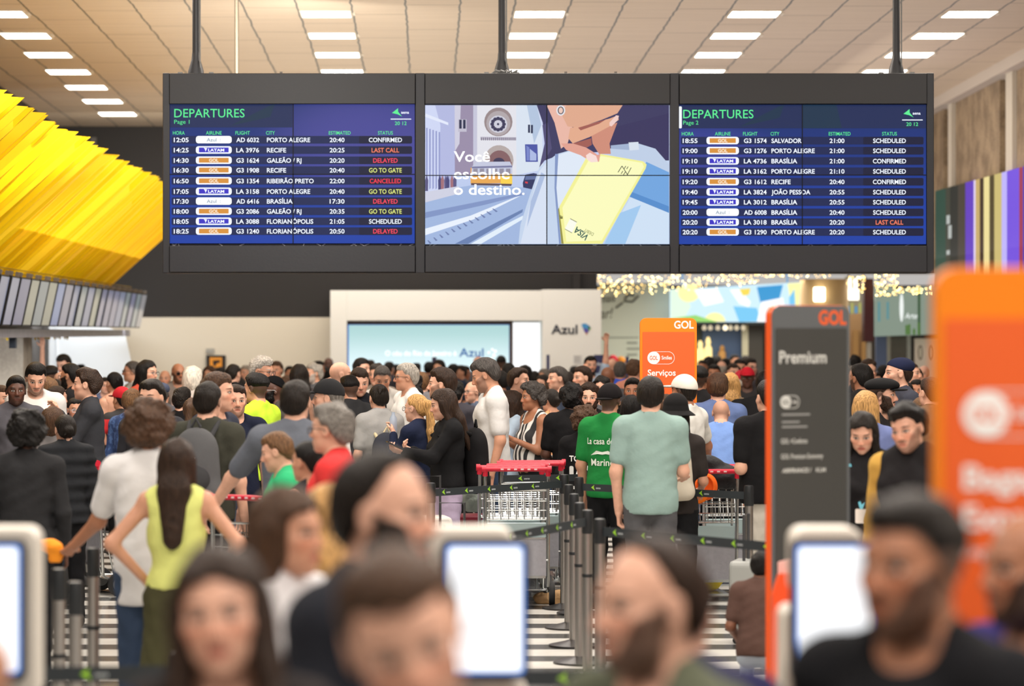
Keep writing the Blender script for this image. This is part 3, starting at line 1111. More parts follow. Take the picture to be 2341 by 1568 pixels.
def departures(x0, x1, z0, z1, page, table, rows, cols, seam, blob, white_tab):
    S = lambda n_: n_
    m = dmb()
    m.rect(dx(x0), dz(z1), dx(x1), dz(z0), YD + 0.02)
    ox, oz = dx(x0) - dx(1253), dz(z1) - dz(395)
    top = dz(z0) - dz(395)
    scr = m.build('departures_screen', grad_screen('screen_blue', (30, 50, 112), (32, 66, 165), 0, None, (oz, top), blob), disp)
    scr['label'] = 'lit blue departures screen marked Page %d' % page
    m = dmb()
    yy = YD + 0.017
    m.rect(dx(x0), dz(z0 + 54), dx((x0 + x1) / 2), dz(z0), yy, 0)
    if page == 2:
        m.rect(dx((x0 + x1) / 2), dz(z0 + 54), dx(x1), dz(z0), yy, 0)
        m.flat([(dx((x0 + x1) / 2), dz(z0)), (dx(x0 + 360), dz(z0)), (dx(x0 + 372), dz(z0 + 54)), (dx((x0 + x1) / 2), dz(z0 + 54))], yy - 0.001, 1)
    m.flat([(dx(x0 + 140), dz(z0 + 50)), (dx(x0 + 150), dz(z0 + 44)), (dx(x0 + 228), dz(z0 + 4)), (dx(x0 + 240), dz(z0)), (dx(x0 + 230), dz(z0 + 30))], yy - 0.001, 1)
    for r in rows:
        m.flat([(dx(a), dz(b)) for a, b in rrect(x0 + 4, r - 8.5, x1 - 6, r + 9, 3, 2)], yy - 0.001, 2)
        m.flat([(dx(a), dz(b)) for a, b in rrect(cols[5] - 60, r - 8.5, x1 - 6, r + 9, 3, 2)], yy - 0.002, 3)
    if white_tab:
        m.flat([(dx(a), dz(b)) for a, b in rrect(x0 - 1, z0 + 4, x0 + 6, z0 + 54, 2, 2)], yy - 0.003, 4)
    m.build('row_bands', [HEADC, HEADG, ROWD, ROWD2, WHT], scr)
    m = dmb()
    yy = YD + 0.013
    m.text('DEPARTURES', dx(cols[0] + 1), dz(z0 + 31), yy, 20.5 * K, 0, 'l', 0.004, 161 * K)
    m.text('Page %d' % page, dx(cols[0] + 1), dz(z0 + 45.5), yy, 9.5 * K, 0, 'l', 0.0, 35 * K)
    for t, cx, w, al in (('HORA', cols[0] - 2, 27, 'l'), ('AIRLINE', cols[1], 36, 'c'), ('FLIGHT', cols[2] - 2, 33, 'l'), ('CITY', cols[3] - 2, 20, 'l'), ('ESTIMATED', cols[4] + 6, 50, 'c'), ('STATUS', cols[5], 34, 'c')):
        m.text(t, dx(cx), dz(z0 + 70.5), yy, 8.5 * K, 0, al, 0.006, w * K)
    lx = x1 - 30
    m.flat([(dx(a), dz(b)) for a, b in ((lx - 22, z0 + 21), (lx - 8, z0 + 10), (lx - 8, z0 + 18), (lx + 1, z0 + 29), (lx - 9, z0 + 24))], yy, 0)
    m.text('aena', dx(lx - 1), dz(z0 + 22.5), yy, 6.5 * K, 1, 'l', 0.02, 18 * K)
    m.rect(dx(lx - 25), dz(z0 + 36), dx(lx + 22), dz(z0 + 34), yy, 1)
    m.text('20 12', dx(lx - 2), dz(z0 + 48.5), yy, 8.5 * K, 0, 'c', 0.008, 27 * K)
    mats = [GREEN, WHT]
    for r, row in zip(rows, table):
        b = dz(r + 5.5)
        m.text(row[0], dx(cols[0]), b, yy, 10.5 * K, 1, 'l', 0.018, 34 * K)
        m.text(row[2], dx(cols[2]), b, yy, 10.5 * K, 1, 'l', 0.018, 52 * K)
        m.text(row[3], dx(cols[3]), b, yy, 10.5 * K, 1, 'l', 0.018, WID[row[3]] * K)
        m.text(row[4], dx(cols[4]), b, yy, 10.5 * K, 1, 'c', 0.015, 34 * K)
        sm = STAT[row[5]]
        if sm not in mats:
            mats.append(sm)
        m.text(row[5], dx(cols[5]), b, yy, 10.5 * K, mats.index(sm), 'c', 0.016, WID[row[5]] * K)
    m.build('lettering', mats, scr)
    for r, row in zip(rows, table):
        w_, f_, t_, word = BADGE[row[1]]
        m = dmb()
        hw = 41 if page == 1 else 37
        m.flat([(dx(a), dz(b)) for a, b in rrect(cols[1] - hw, r - 8.5, cols[1] + hw, r + 8.5, 6, 4)], yy, 0)
        if f_:
            m.rect(dx(cols[1] - hw + 7), dz(r + 5.5), dx(cols[1] + hw - 7), dz(r - 5.5), yy - 0.002, 1)
            if row[1] == 'l':
                m.text(word, dx(cols[1] - 13), dz(r + 3.5), yy - 0.004, 6.6 * K, 2, 'l', 0.03, 37 * K)
                m.flat([(dx(cols[1] + a), dz(r + b)) for a, b in ((-23, -5), (-15, -4), (-17, 0), (-19, 4), (-20, -1))], yy - 0.004, 2)
            else:
                m.text(word, dx(cols[1]), dz(r + 3.8), yy - 0.004, 7.5 * K, 2, 'c', 0.045, 22 * K)
        else:
            m.text(word, dx(cols[1] - 16), dz(r + 4.2), yy - 0.002, 8.2 * K, 2, 'l', 0.0, 22 * K)
            m.text(':', dx(cols[1] + 14), dz(r + 3.5), yy - 0.002, 8 * K, 2)
        m.build('airline_badge', [w_, f_ or w_, t_], scr)
    m = dmb()
    yy = YD + 0.008
    m.rect(dx(seam[0] - 1.2), dz(z1), dx(seam[0] + 1.2), dz(z0), yy)
    m.rect(dx(x0), dz(seam[1] + 1.2), dx(x1), dz(seam[1] - 1.2), yy)
    m.build('panel_seam', SEAM, scr)


departures(388, 948, 237, 556, 1, T1, (319, 342.5, 366, 388.5, 413, 437, 459.5, 482.5, 505.5, 528), (397, 488.5, 540, 610, 770.5, 881), (670, 398.5),
           (dx(850) - dx(1253), dz(330) - dz(395), 1.15, 0.62, (84, 80, 160), 0.7), False)
departures(1553, 2118, 239, 558, 2, T2, (321, 344, 367.5, 391, 415, 438.5, 461.5, 485, 507.5, 530), (1561, 1652.5, 1701, 1764, 1914, 2034), (1834.5, 400),
           (dx(1600) - dx(1253), dz(365) - dz(395), 0.9, 0.4, (70, 74, 165), 0.6), True)

# advert screen: flat picture made of coloured shapes
adv = dmb()
adv.rect(dx(972), dz(558), dx(1531), dz(240), YD + 0.02)
advo = adv.build('advert_screen', grad_screen('screen_street', (206, 214, 244), (176, 196, 232), 0, None, (dz(558) - dz(395), dz(240) - dz(395))), disp)
advo['label'] = 'lit advert screen showing a street and a hand holding a yellow card'
m = dmb()
am = []
lay = [0]


def AP(pts, c, e=1.0):
    mm = mat(c, .5, 0, e)
    if mm not in am:
        am.append(mm)
    lay[0] += 1
    P_ = [(min(max(a, 74), 1934), min(max(b, 268), 1326)) for a, b in pts]
    m.flat([(dx(950 + a * 0.2997), dz(160 + b * 0.2997)) for a, b in P_], YD + 0.0195 - lay[0] * 0.00012, am.index(mm))


def AC(x, y, rx, ry, c, e=1.0, n=22, a0=0, a1=360):
    AP([(x + rx * math.cos(math.radians(a0 + (a1 - a0) * i / n)), y - ry * math.sin(math.radians(a0 + (a1 - a0) * i / n))) for i in range(n + (a1 - a0 < 360))], c, e)


AP([(74, 268), (300, 268), (300, 950), (74, 960)], (178, 184, 224))
AP([(74, 268), (150, 268), (190, 420), (180, 930), (74, 960)], (206, 214, 244))
for k in range(5):
    AP([(80 + k * 24, 440 + k * 8), (92 + k * 24, 440 + k * 8), (92 + k * 24, 900), (80 + k * 24, 910)], (150, 158, 206))
AP([(74, 330), (250, 400), (250, 420), (74, 356)], (226, 232, 250))
AP([(298, 268), (440, 268), (440, 800), (300, 800)], (152, 140, 168))
AP([(298, 268), (345, 268), (335, 560), (300, 620)], (206, 204, 222))
AP([(325, 375), (390, 375), (390, 470), (325, 470)], (192, 188, 206))
AP([(333, 378), (352, 378), (352, 446), (333, 446)], (40, 44, 76))
AP([(363, 378), (382, 378), (382, 446), (363, 446)], (40, 44, 76))
AP([(440, 268), (775, 268), (770, 800), (440, 800)], (226, 226, 234))
AP([(440, 268), (470, 268), (470, 800), (440, 800)], (196, 196, 216))
AC(632, 395, 108, 110, (150, 134, 136))
AC(632, 405, 92, 94, (176, 166, 170))
AC(630, 412, 70, 66, (206, 206, 220))
for k in range(12):
    a = math.radians(k * 30)
    AC(630 + 45 * math.cos(a), 412 + 43 * math.sin(a), 15, 14, (58, 56, 88), 1.0, 10)
AC(630, 412, 9, 9, (58, 56, 88))
AP([(495, 508), (770, 512), (770, 536), (495, 532)], (186, 182, 198))
for k in range(18):
    AP([(500 + k * 15, 514), (507 + k * 15, 514), (507 + k * 15, 536), (500 + k * 15, 536)], (120, 112, 130))
AC(636, 690, 112, 118, (180, 168, 166))
AC(640, 712, 90, 100, (132, 96, 100))
AP([(545, 700), (735, 700), (735, 800), (545, 800)], (140, 104, 106))
AC(636, 702, 44, 34, (60, 54, 84))
AP([(768, 268), (925, 268), (965, 420), (975, 760), (770, 800)], (216, 226, 240))
AP([(850, 268), (925, 268), (960, 420), (905, 560)], (178, 196, 222))
AP([(858, 416), (874, 416), (874, 478), (858, 478)], (44, 52, 84))
AP([(880, 418), (896, 418), (896, 482), (880, 482)], (44, 52, 84))
AP([(835, 566), (930, 566), (934, 700), (840, 700)], (72, 84, 164))
AP([(872, 600), (922, 640), (922, 690), (872, 690)], (170, 184, 226))
AP([(845, 575), (868, 590), (868, 690), (848, 690)], (120, 134, 200))
AP([(420, 745), (735, 735), (735, 862), (420, 866)], (232, 168, 84))
AP([(430, 735), (470, 700), (720, 698), (738, 735), (738, 792), (424, 800)], (196, 200, 222))
AP([(430, 736), (738, 728), (738, 742), (430, 750)], (120, 122, 160))
for k in range(6):
    AP([(440 + k * 50, 752), (474 + k * 50, 751), (474 + k * 50, 792), (440 + k * 50, 794)], (146, 142, 160))
AP([(650, 800), (738, 797), (738, 872), (650, 874)], (250, 210, 80))
AP([(424, 862), (736, 868), (730, 884), (424, 878)], (90, 74, 84))
AP([(818, 860), (838, 798), (900, 786), (950, 796), (968, 860), (960, 926), (824, 926)], (44, 52, 96))
AP([(842, 802), (940, 796), (950, 832), (834, 838)], (96, 112, 158))
AP([(836, 850), (856, 852), (856, 866), (836, 862)], (220, 60, 70))
for k, (xx, hh) in enumerate(((84, 150), (185, 130), (205, 140), (232, 120), (246, 150), (278, 120), (300, 110))):
    AP([(xx - 11, 930 - hh * .05), (xx - 13, 840), (xx, 800), (xx + 13, 840), (xx + 11, 930 - hh * .05)], ((90, 86, 130), (70, 70, 120), (160, 110, 120))[k % 3])
AP([(74, 935), (420, 880), (820, 895), (960, 925), (830, 1326), (74, 1326)], (160, 182, 222))
AP([(74, 930), (330, 885), (340, 940), (74, 1010)], (206, 208, 226))
AP([(74, 1085), (500, 1000), (820, 935), (840, 948), (520, 1030), (74, 1130)], (128, 148, 196))
AP([(74, 1210), (420, 1110), (760, 970), (800, 960), (440, 1140), (74, 1260)], (232, 240, 252))
AP([(300, 1326), (640, 1150), (820, 1060), (815, 1085), (400, 1326)], (104, 128, 176))
AP([(420, 1326), (680, 1180), (820, 1110), (815, 1140), (500, 1326)], (226, 238, 250))
for k in range(12):
    AP([(90 + k * 45, 1300 - k * 22), (98 + k * 45, 1298 - k * 22), (122 + k * 46, 1320 - k * 22), (108 + k * 46, 1326 - k * 22)], (108, 124, 170))
# jacket, jeans, hand, card
AP([(925, 268), (1934, 268), (1934, 740), (1500, 620), (1120, 640), (985, 690), (945, 742), (985, 560), (970, 400)], (58, 56, 96))
AP([(968, 420), (1010, 400), (1040, 600), (985, 690), (945, 740), (985, 560)], (78, 74, 116))
AP([(1340, 480), (1934, 330), (1934, 720), (1480, 640)], (54, 50, 92))
AP([(945, 742), (1080, 640), (1180, 612), (1320, 640), (1400, 700), (1934, 690), (1934, 1326), (785, 1326), (800, 1180), (870, 960)], (196, 212, 236))
AP([(1080, 650), (1200, 612), (1300, 650), (1290, 740), (1090, 1050), (1070, 850)], (222, 232, 246))
AP([(945, 770), (1000, 700), (1000, 1326), (800, 1326), (880, 1000)], (214, 224, 242))
AP([(880, 1000), (960, 780), (990, 800), (850, 1200)], (170, 188, 222))
AP([(1480, 600), (1700, 560), (1830, 600), (1934, 720), (1934, 780), (1760, 700), (1480, 650)], (190, 206, 230))
AP([(1490, 575), (1640, 560), (1640, 610), (1490, 600)], (160, 178, 208))
AP([(1625, 552), (1700, 548), (1705, 608), (1632, 614)], (214, 224, 236))
AP([(1760, 700), (1934, 780), (1934, 1060), (1650, 930)], (112, 164, 222))
AP([(1650, 930), (1934, 1040), (1934, 1090), (1630, 965)], (84, 140, 204))
AP([(1640, 970), (1934, 1090), (1934, 1326), (1440, 1326)], (206, 224, 244))
AP([(1560, 1090), (1720, 1030), (1600, 1326), (1440, 1326)], (160, 200, 238))
AP([(1065, 640), (1090, 640), (1075, 900), (1110, 1326), (1095, 1326), (1060, 900)], (130, 150, 196))
# hand
SK1, SK2, SK3 = (232, 182, 166), (206, 140, 120), (160, 92, 84)
AP([(1000, 268), (1240, 268), (1200, 420), (1160, 560), (1110, 600), (1080, 480), (1060, 400)], SK1)
AP([(1340, 480), (1540, 400), (1480, 560), (1490, 640), (1400, 640), (1350, 560)], SK2)
AP([(1150, 268), (1580, 268), (1540, 330), (1420, 380), (1240, 440), (1160, 430), (1120, 350)], (222, 168, 140))
AP([(1180, 440), (1260, 430), (1480, 370), (1545, 345), (1550, 380), (1480, 430), (1330, 510), (1200, 560), (1165, 520)], (226, 170, 140))
AP([(1240, 440), (1440, 380), (1460, 372), (1400, 410), (1260, 460)], SK3)
AP([(1480, 400), (1530, 345), (1552, 350), (1540, 385), (1496, 430), (1480, 424)], (240, 206, 200))
AP([(1110, 560), (1200, 560), (1300, 590), (1380, 640), (1405, 690), (1390, 712), (1340, 700), (1260, 650), (1150, 610)], (224, 160, 144))
AP([(1200, 560), (1340, 520), (1345, 570), (1310, 590), (1250, 575)], SK3)
AP([(1300, 650), (1330, 630), (1375, 655), (1390, 700), (1340, 700), (1305, 680)], (246, 220, 214))
AC(1108, 308, 34, 40, (230, 230, 236))
AC(1108, 308, 24, 30, (96, 90, 100))
AC(1108, 308, 16, 22, (236, 200, 186))
# card
AP([(1300, 672), (1410, 640), (1735, 696), (1763, 720), (1755, 752), (1425, 1326), (1130, 1326), (1095, 1070), (1098, 1040)], (242, 240, 150))
AP([(1320, 690), (1420, 656), (1730, 708), (1742, 740), (1420, 1300), (1150, 1310), (1120, 1050)], (250, 250, 190))
AP([(1300, 672), (1410, 640), (1400, 700), (1345, 702)], (224, 160, 144))
AP([(1300, 650), (1330, 632), (1378, 655), (1392, 700), (1340, 704), (1305, 682)], (246, 220, 214))
AP([(1095, 1050), (1130, 1326), (1112, 1326), (1088, 1060)], (150, 146, 70))
AP([(1180, 1130), (1232, 1158), (1195, 1240), (1140, 1210)], (250, 250, 236))
AP([(1180, 1130), (1232, 1158), (1229, 1163), (1178, 1136)], (150, 150, 110))
AP([(1140, 1210), (1195, 1240), (1192, 1245), (1137, 1214)], (150, 150, 110))
for x_, y_, x2, y2 in ((1545, 780, 1575, 732), (1575, 732, 1618, 800), (1612, 806, 1645, 744), (1568, 792, 1582, 770), (1586, 800, 1604, 772), (1592, 752, 1604, 732), (1610, 756, 1622, 736)):
    d_ = Vector((x2 - x_, y2 - y_)).normalized()
    nx_, ny_ = -d_.y * 2.6, d_.x * 2.6
    AP([(x_ + nx_, y_ + ny_), (x2 + nx_, y2 + ny_), (x2 - nx_, y2 - ny_), (x_ - nx_, y_ - ny_)], (46, 52, 44))
for k in range(4):
    AP([(1098 + k * 7, 1104 + k * 4), (1102 + k * 7, 1104 + k * 4), (1110 + k * 4, 1134), (1105 + k * 4, 1136)], (110, 110, 60))
m.build('picture', am, advo)
m = dmb()
yy = YD + 0.004
for t, bz_, w in (('Você', 698, 276), ('escolhe', 830, 426), ('o destino.', 950, 540)):
    m.text(t, dx(950 + 292 * 0.2997), dz(160 + bz_ * 0.2997), yy, 82 * 0.2997 * K, 0, 'l', 0.014, w * 0.2997 * K)
m.text('VISA', dx(950 + 1330 * .2997), dz(160 + 1268 * .2997), yy, 50 * .2997 * K, 1, 'l', 0.02, 125 * .2997 * K, math.radians(143), 0.15)
m.text('DEBIT', dx(950 + 1362 * .2997), dz(160 + 1245 * .2997), yy, 26 * .2997 * K, 2, 'l', 0.0, 78 * .2997 * K, math.radians(151))
m.build('lettering', [mat((255, 255, 255), .5, 0, 1.25), mat((40, 90, 84), .5, 0, 1), mat((120, 130, 70), .5, 0, 1)], advo)
m = dmb()
m.rect(dx(1249), dz(558), dx(1251.4), dz(240), YD + 0.002)
m.rect(dx(972), dz(402), dx(1531), dz(399.8), YD + 0.002)
m.build('panel_seam', SEAM, advo)


# ------------------------------------------------------------------ sign totems
def totem(loc, rz, front, side, panel, words_, label, hh=2.2, w=0.45):
    t = tag(empty('sign_totem', loc, rz), label, 'sign', 'airline sign totems')
    m = MB()
    m.prism(rrect(-w / 2, 0.02, w / 2, hh, 0.05), -0.024, 0.024, 0)
    m.build('body', side, t, bevel=0.004)
    m = MB()
    m.prism(rrect(-w / 2 + 0.002, 0.022, w / 2 - 0.002, hh - 0.002, 0.048), -0.03, -0.0245, 0)
    m.build('front_cover', front, t)
    m = MB()
    m.prism(rrect(-w / 2 + 0.02, 0.1, w / 2 - 0.02, hh - 0.11, 0.006), -0.034, -0.0305, 0)
    m.build('panel', panel, t)
    m = MB()
    words_(m, hh, w)
    m.build('lettering', m.mats_, t)
    m = MB()
    m.box(-w / 2 - 0.05, -0.16, 0, w / 2 + 0.05, 0.16, 0.02)
    m.build('base', mat((60, 60, 62), 0.4), t, bevel=0.004)
    return t


TW, TWD = mat((245, 242, 238), 0.5), mat((232, 100, 44), 0.5)


def pill(m, x, z, r, wi, fg, bg, y):
    """white disc in an outlined capsule"""
    out = rrect(x, z - r, x + wi, z + r, r * 0.99, 8)
    inn = rrect(x + 0.003, z - r + 0.003, x + wi - 0.003, z + r - 0.003, r * 0.96, 8)
    n_ = len(out)
    m.add([(a, y, b) for a, b in out] + [(a, y, b) for a, b in inn], [(i, (i + 1) % n_, n_ + (i + 1) % n_, n_ + i) for i in range(n_)], 0)
    m.flat(circ(x + r, z, r, n=28), y - 0.001, 0)
    q = r / 0.05
    m.text('GOL', x + r, z - 0.016 * q, y - 0.002, 0.034 * q, 1, 'c', 0.015, 0.064 * q)
    m.text('Smiles', x + r * 2 + 0.012 * q, z - 0.012 * q, y - 0.002, 0.03 * q, 0, 'l', 0.02, wi - 2 * r - 0.034 * q)


def words_servicos(m, hh, w):
    m.mats_ = [TW, TWD]
    y = -0.0355
    m.text('GOL', w / 2 - 0.026, hh - 0.082, y + 0.004, 0.062, 0, 'r', 0.025, 0.155)
    pill(m, -w / 2 + 0.058, hh - 0.315, 0.05, 0.215, 0, 1, y)
    m.text('Serviços', -w / 2 + 0.06, hh - 0.455, y, 0.05, 0, 'l', 0.02, 0.222)
    for k, wd in enumerate((0.2, 0.16)):
        m.rect(-w / 2 + 0.2, hh - 0.665 - k * 0.05, -w / 2 + 0.2 + wd, hh - 0.66 - k * 0.05, y)


def words_premium(m, hh, w):
    m.mats_ = [mat((205, 205, 200), 0.5), mat((92, 92, 90), 0.5), mat((235, 96, 40), 0.5), mat((150, 150, 148), 0.5)]
    y = -0.0355
    m.text('GOL', w / 2 - 0.022, hh - 0.09, y + 0.004, 0.068, 2, 'r', 0.03, 0.16)
    m.text('Premium', -w / 2 + 0.04, hh - 0.275, y, 0.06, 0, 'l', 0.02, 0.27)
    pill(m, -w / 2 + 0.045, hh - 0.46, 0.031, 0.11, 0, 1, y)
    for z, wd in ((0.52, 0.16), (0.555, 0.10), (0.578, 0.145)):
        m.rect(-w / 2 + 0.055, hh - z - 0.004, -w / 2 + 0.055 + wd, hh - z + 0.004, y, 3)
    m.text('GOL +Conforto', -w / 2 + 0.05, hh - 0.657, y, 0.024, 0, 'l', 0.015, 0.15)
    m.text('GOL Premium Economy', -w / 2 + 0.05, hh - 0.73, y, 0.024, 0, 'l', 0.012, 0.24)
    m.text('AIRFRANCE /', -w / 2 + 0.055, hh - 0.795, y, 0.02, 0, 'l', 0.03, 0.165, 0, 0.2)
    m.text('KLM', -w / 2 + 0.25, hh - 0.795, y, 0.02, 0, 'l', 0.02, 0.055)
    pts = [(w / 2 - 0.03 - 0.2 * math.sin(a), y, hh - 1.35 + 0.25 * (math.cos(a))) for a in np.linspace(0, 1.4, 14)]
    m.tube(pts, 0.0012, 4, 3)


def words_bagagem(m, hh, w):
    m.mats_ = [TW, TWD]
    y = -0.0355
    m.text('GOL', w / 2 - 0.026, hh - 0.082, y + 0.004, 0.062, 0, 'r', 0.025, 0.155)
    pill(m, -w / 2 + 0.058, hh - 0.315, 0.05, 0.215, 0, 1, y)
    m.text('Bagagem', -w / 2 + 0.06, hh - 0.475, y, 0.052, 0, 'l', 0.022, 0.27)
    m.text('Expressa', -w / 2 + 0.06, hh - 0.56, y, 0.052, 0, 'l', 0.022, 0.25)
    m.text('Express baggage', -w / 2 + 0.06, hh - 0.62, y, 0.026, 0, 'l', 0.0, 0.23)


ORG = mat((243, 132, 12), 0.4)
ORGP = mat((232, 98, 38), 0.45)
xs_ = X_(1527.5, 24.3)
t_ = totem((xs_, 24.3, 0), 0, ORG, ORG, ORGP, words_servicos, 'orange sign totem reading Serviços in the middle of the crowd', 2.022)
t_.scale = (1.08, 1.08, 1.08)
totem((X_(1846, 13.6), 13.6, 0), math.radians(27), mat((112, 116, 120), 0.16, 0.3), mat((236, 92, 34), 0.4), mat((66, 66, 64), 0.4), words_premium, 'dark grey sign totem with orange edge reading Premium', 2.19)
totem((X_(2371, 6.13), 6.13, 0), 0, ORG, ORG, ORGP, words_bagagem, 'large blurred orange sign totem at the right edge of the frame', 2.2)

# ------------------------------------------------------------------ people: implicit surfaces, polygonised on a grid
def sgrid(lo, hi, h, fine=None):
    """grid coordinates from lo to hi: spacing h, finer inside the fine ranges (a, b, hf)"""
    pts = [lo]
    while pts[-1] < hi:
        p = pts[-1]
        st = h
        if fine and fine[0] - h * 0.6 < p < fine[1]:
            st = fine[2]
        pts.append(p + st)
    return np.array(pts, np.float32)


class Field:
    def __init__(s, xs, ys, zs):
        s.ax = (xs, ys, zs)
        s.D = np.full((len(xs), len(ys), len(zs)), 0.5, np.float32)

    def coords(s, fr, sl=None):
        xs, ys, zs = s.ax if sl is None else [a[q] for a, q in zip(s.ax, sl)]
        if fr is None:
            return xs[:, None, None], ys[None, :, None], zs[None, None, :]
        R, o = fr
        dx_, dy_, dz_ = xs - o[0], ys - o[1], zs - o[2]
        return tuple(R[0][i] * dx_[:, None, None] + R[1][i] * dy_[None, :, None] + R[2][i] * dz_[None, None, :] for i in range(3))

    def window(s, fr, lo, hi, pad):
        lo = np.asarray(lo) - pad
        hi = np.asarray(hi) + pad
        if fr is not None:
            R, o = fr
            c = np.array([[x, y, z] for x in (lo[0], hi[0]) for y in (lo[1], hi[1]) for z in (lo[2], hi[2])])
            c = c @ np.asarray(R).T + np.asarray(o)
            lo, hi = c.min(0), c.max(0)
        sl = []
        for a, l, h in zip(s.ax, lo, hi):
            i, j = np.searchsorted(a, l), np.searchsorted(a, h)
            if j <= i:
                return None
            sl.append(slice(max(0, i - 1), j + 1))
        return tuple(sl)

    def put(s, fn, fr, lo, hi, k=0.02, op='u'):
        pad = k + 0.03
        sl = s.window(fr, lo, hi, pad)
        if sl is None:
            return
        d = fn(*s.coords(fr, sl)).astype(np.float32)
        a = s.D[sl]
        if op == 'u':
            h = np.clip(0.5 + 0.5 * (a - d) / k, 0, 1)
            s.D[sl] = a + (d - a) * h - k * h * (1 - h)
        else:
            h = np.clip(0.5 - 0.5 * (a + d) / k, 0, 1)
            s.D[sl] = a + (-d - a) * h + k * h * (1 - h)

    def ell(s, c, r, fr=None, k=0.02, op='u', e=0.0):
        c, r = np.asarray(c, float), np.asarray(r, float) + e

        def fn(x, y, z):
            px_, py_, pz_ = (x - c[0]) / r[0], (y - c[1]) / r[1], (z - c[2]) / r[2]
            k0 = np.sqrt(px_ ** 2 + py_ ** 2 + pz_ ** 2)
            k1 = np.sqrt((px_ / r[0]) ** 2 + (py_ / r[1]) ** 2 + (pz_ / r[2]) ** 2) + 1e-6
            return k0 * (k0 - 1) / k1
        s.put(fn, fr, c - r, c + r, k, op)

    def cone(s, a, b, ra, rb, fr=None, k=0.02, op='u', e=0.0, fy=1.0):
        a, b = np.asarray(a, float), np.asarray(b, float)
        ra, rb = ra + e, rb + e
        d = b - a
        L2 = float(d @ d) + 1e-9

        def fn(x, y, z):
            x, y, z = x - a[0], y - a[1], z - a[2]
            t = np.clip((x * d[0] + y * d[1] + z * d[2]) / L2, 0, 1)
            return np.sqrt((x - t * d[0]) ** 2 + ((y - t * d[1]) / fy) ** 2 + (z - t * d[2]) ** 2) - (ra + (rb - ra) * t)
        m_ = max(ra, rb)
        s.put(fn, fr, np.minimum(a, b) - m_, np.maximum(a, b) + m_, k, op)

    def above(s, z0, fr=None, sign=1):
        """keep what lies above z0 (sign 1) or below (sign -1) in the frame"""
        z = s.coords(fr)[2]
        s.D = np.maximum(s.D, sign * (z0 - z)).astype(np.float32)

    def mesh(s):
        xs, ys, zs = s.ax
        D = s.D
        for q in ((0, slice(None), slice(None)), (-1, slice(None), slice(None)), (slice(None), 0, slice(None)), (slice(None), -1, slice(None)), (slice(None), slice(None), 0), (slice(None), slice(None), -1)):
            D[q] = np.maximum(D[q], 0.004)
        ins = D < 0
        cnt = np.zeros(tuple(n_ - 1 for n_ in D.shape), np.int8)
        for i in (0, 1):
            for j in (0, 1):
                for k in (0, 1):
                    cnt += ins[i:i + cnt.shape[0], j:j + cnt.shape[1], k:k + cnt.shape[2]]
        act = np.argwhere((cnt > 0) & (cnt < 8))
        if not len(act):
            return np.zeros((0, 3), np.float32), np.zeros((0, 4), np.int32)
        idx = np.full(cnt.shape, -1, np.int32)
        idx[act[:, 0], act[:, 1], act[:, 2]] = np.arange(len(act))
        I, J, K_ = act.T
        acc = np.zeros((len(act), 3), np.float32)
        num = np.zeros(len(act), np.float32)
        for ax in range(3):
            o1, o2 = [(1, 2), (0, 2), (0, 1)][ax]
            for u in (0, 1):
                for v in (0, 1):
                    off = [0, 0, 0]
                    off[o1], off[o2] = u, v
                    p = (I + off[0], J + off[1], K_ + off[2])
                    off2 = list(off)
                    off2[ax] = 1
                    q = (I + off2[0], J + off2[1], K_ + off2[2])
                    a, b = D[p], D[q]
                    c = (a < 0) != (b < 0)
                    t = np.where(c, a / np.where(c, a - b, 1), 0)
                    P0 = np.stack([xs[p[0]], ys[p[1]], zs[p[2]]], 1)
                    P1 = np.stack([xs[q[0]], ys[q[1]], zs[q[2]]], 1)
                    acc += np.where(c[:, None], P0 + (P1 - P0) * t[:, None], 0)
                    num += c
        V = acc / num[:, None]
        Q = []
        for ax in range(3):
            a = ins[tuple(slice(0, -1) if i == ax else slice(None) for i in range(3))]
            b = ins[tuple(slice(1, None) if i == ax else slice(None) for i in range(3))]
            e = np.argwhere(a != b)
            o1, o2 = [(1, 2), (2, 0), (0, 1)][ax]
            e = e[(e[:, o1] > 0) & (e[:, o2] > 0) & (e[:, o1] < cnt.shape[o1]) & (e[:, o2] < cnt.shape[o2])]
            fl = a[tuple(e.T)]
            qs = []
            for u, v in ((1, 1), (0, 1), (0, 0), (1, 0)):
                p = e.copy()
                p[:, o1] -= u
                p[:, o2] -= v
                qs.append(idx[tuple(p.T)])
            q = np.stack(qs, 1)
            q[~fl] = q[~fl][:, ::-1]
            Q.append(q)
        Q = np.concatenate(Q)
        return V, Q[(Q >= 0).all(1)]


def rot(yaw=0, pitch=0, roll=0):
    """columns = axes; forward is -y, pitch tips it down"""
    cy, sy, cp, sp_, cr, sr = math.cos(yaw), math.sin(yaw), math.cos(pitch), math.sin(pitch), math.cos(roll), math.sin(roll)
    Rz = np.array([[cy, -sy, 0], [sy, cy, 0], [0, 0, 1]])
    Rx = np.array([[1, 0, 0], [0, cp, -sp_], [0, sp_, cp]])
    Ry = np.array([[cr, 0, sr], [0, 1, 0], [-sr, 0, cr]])
    return Rz @ Rx @ Ry


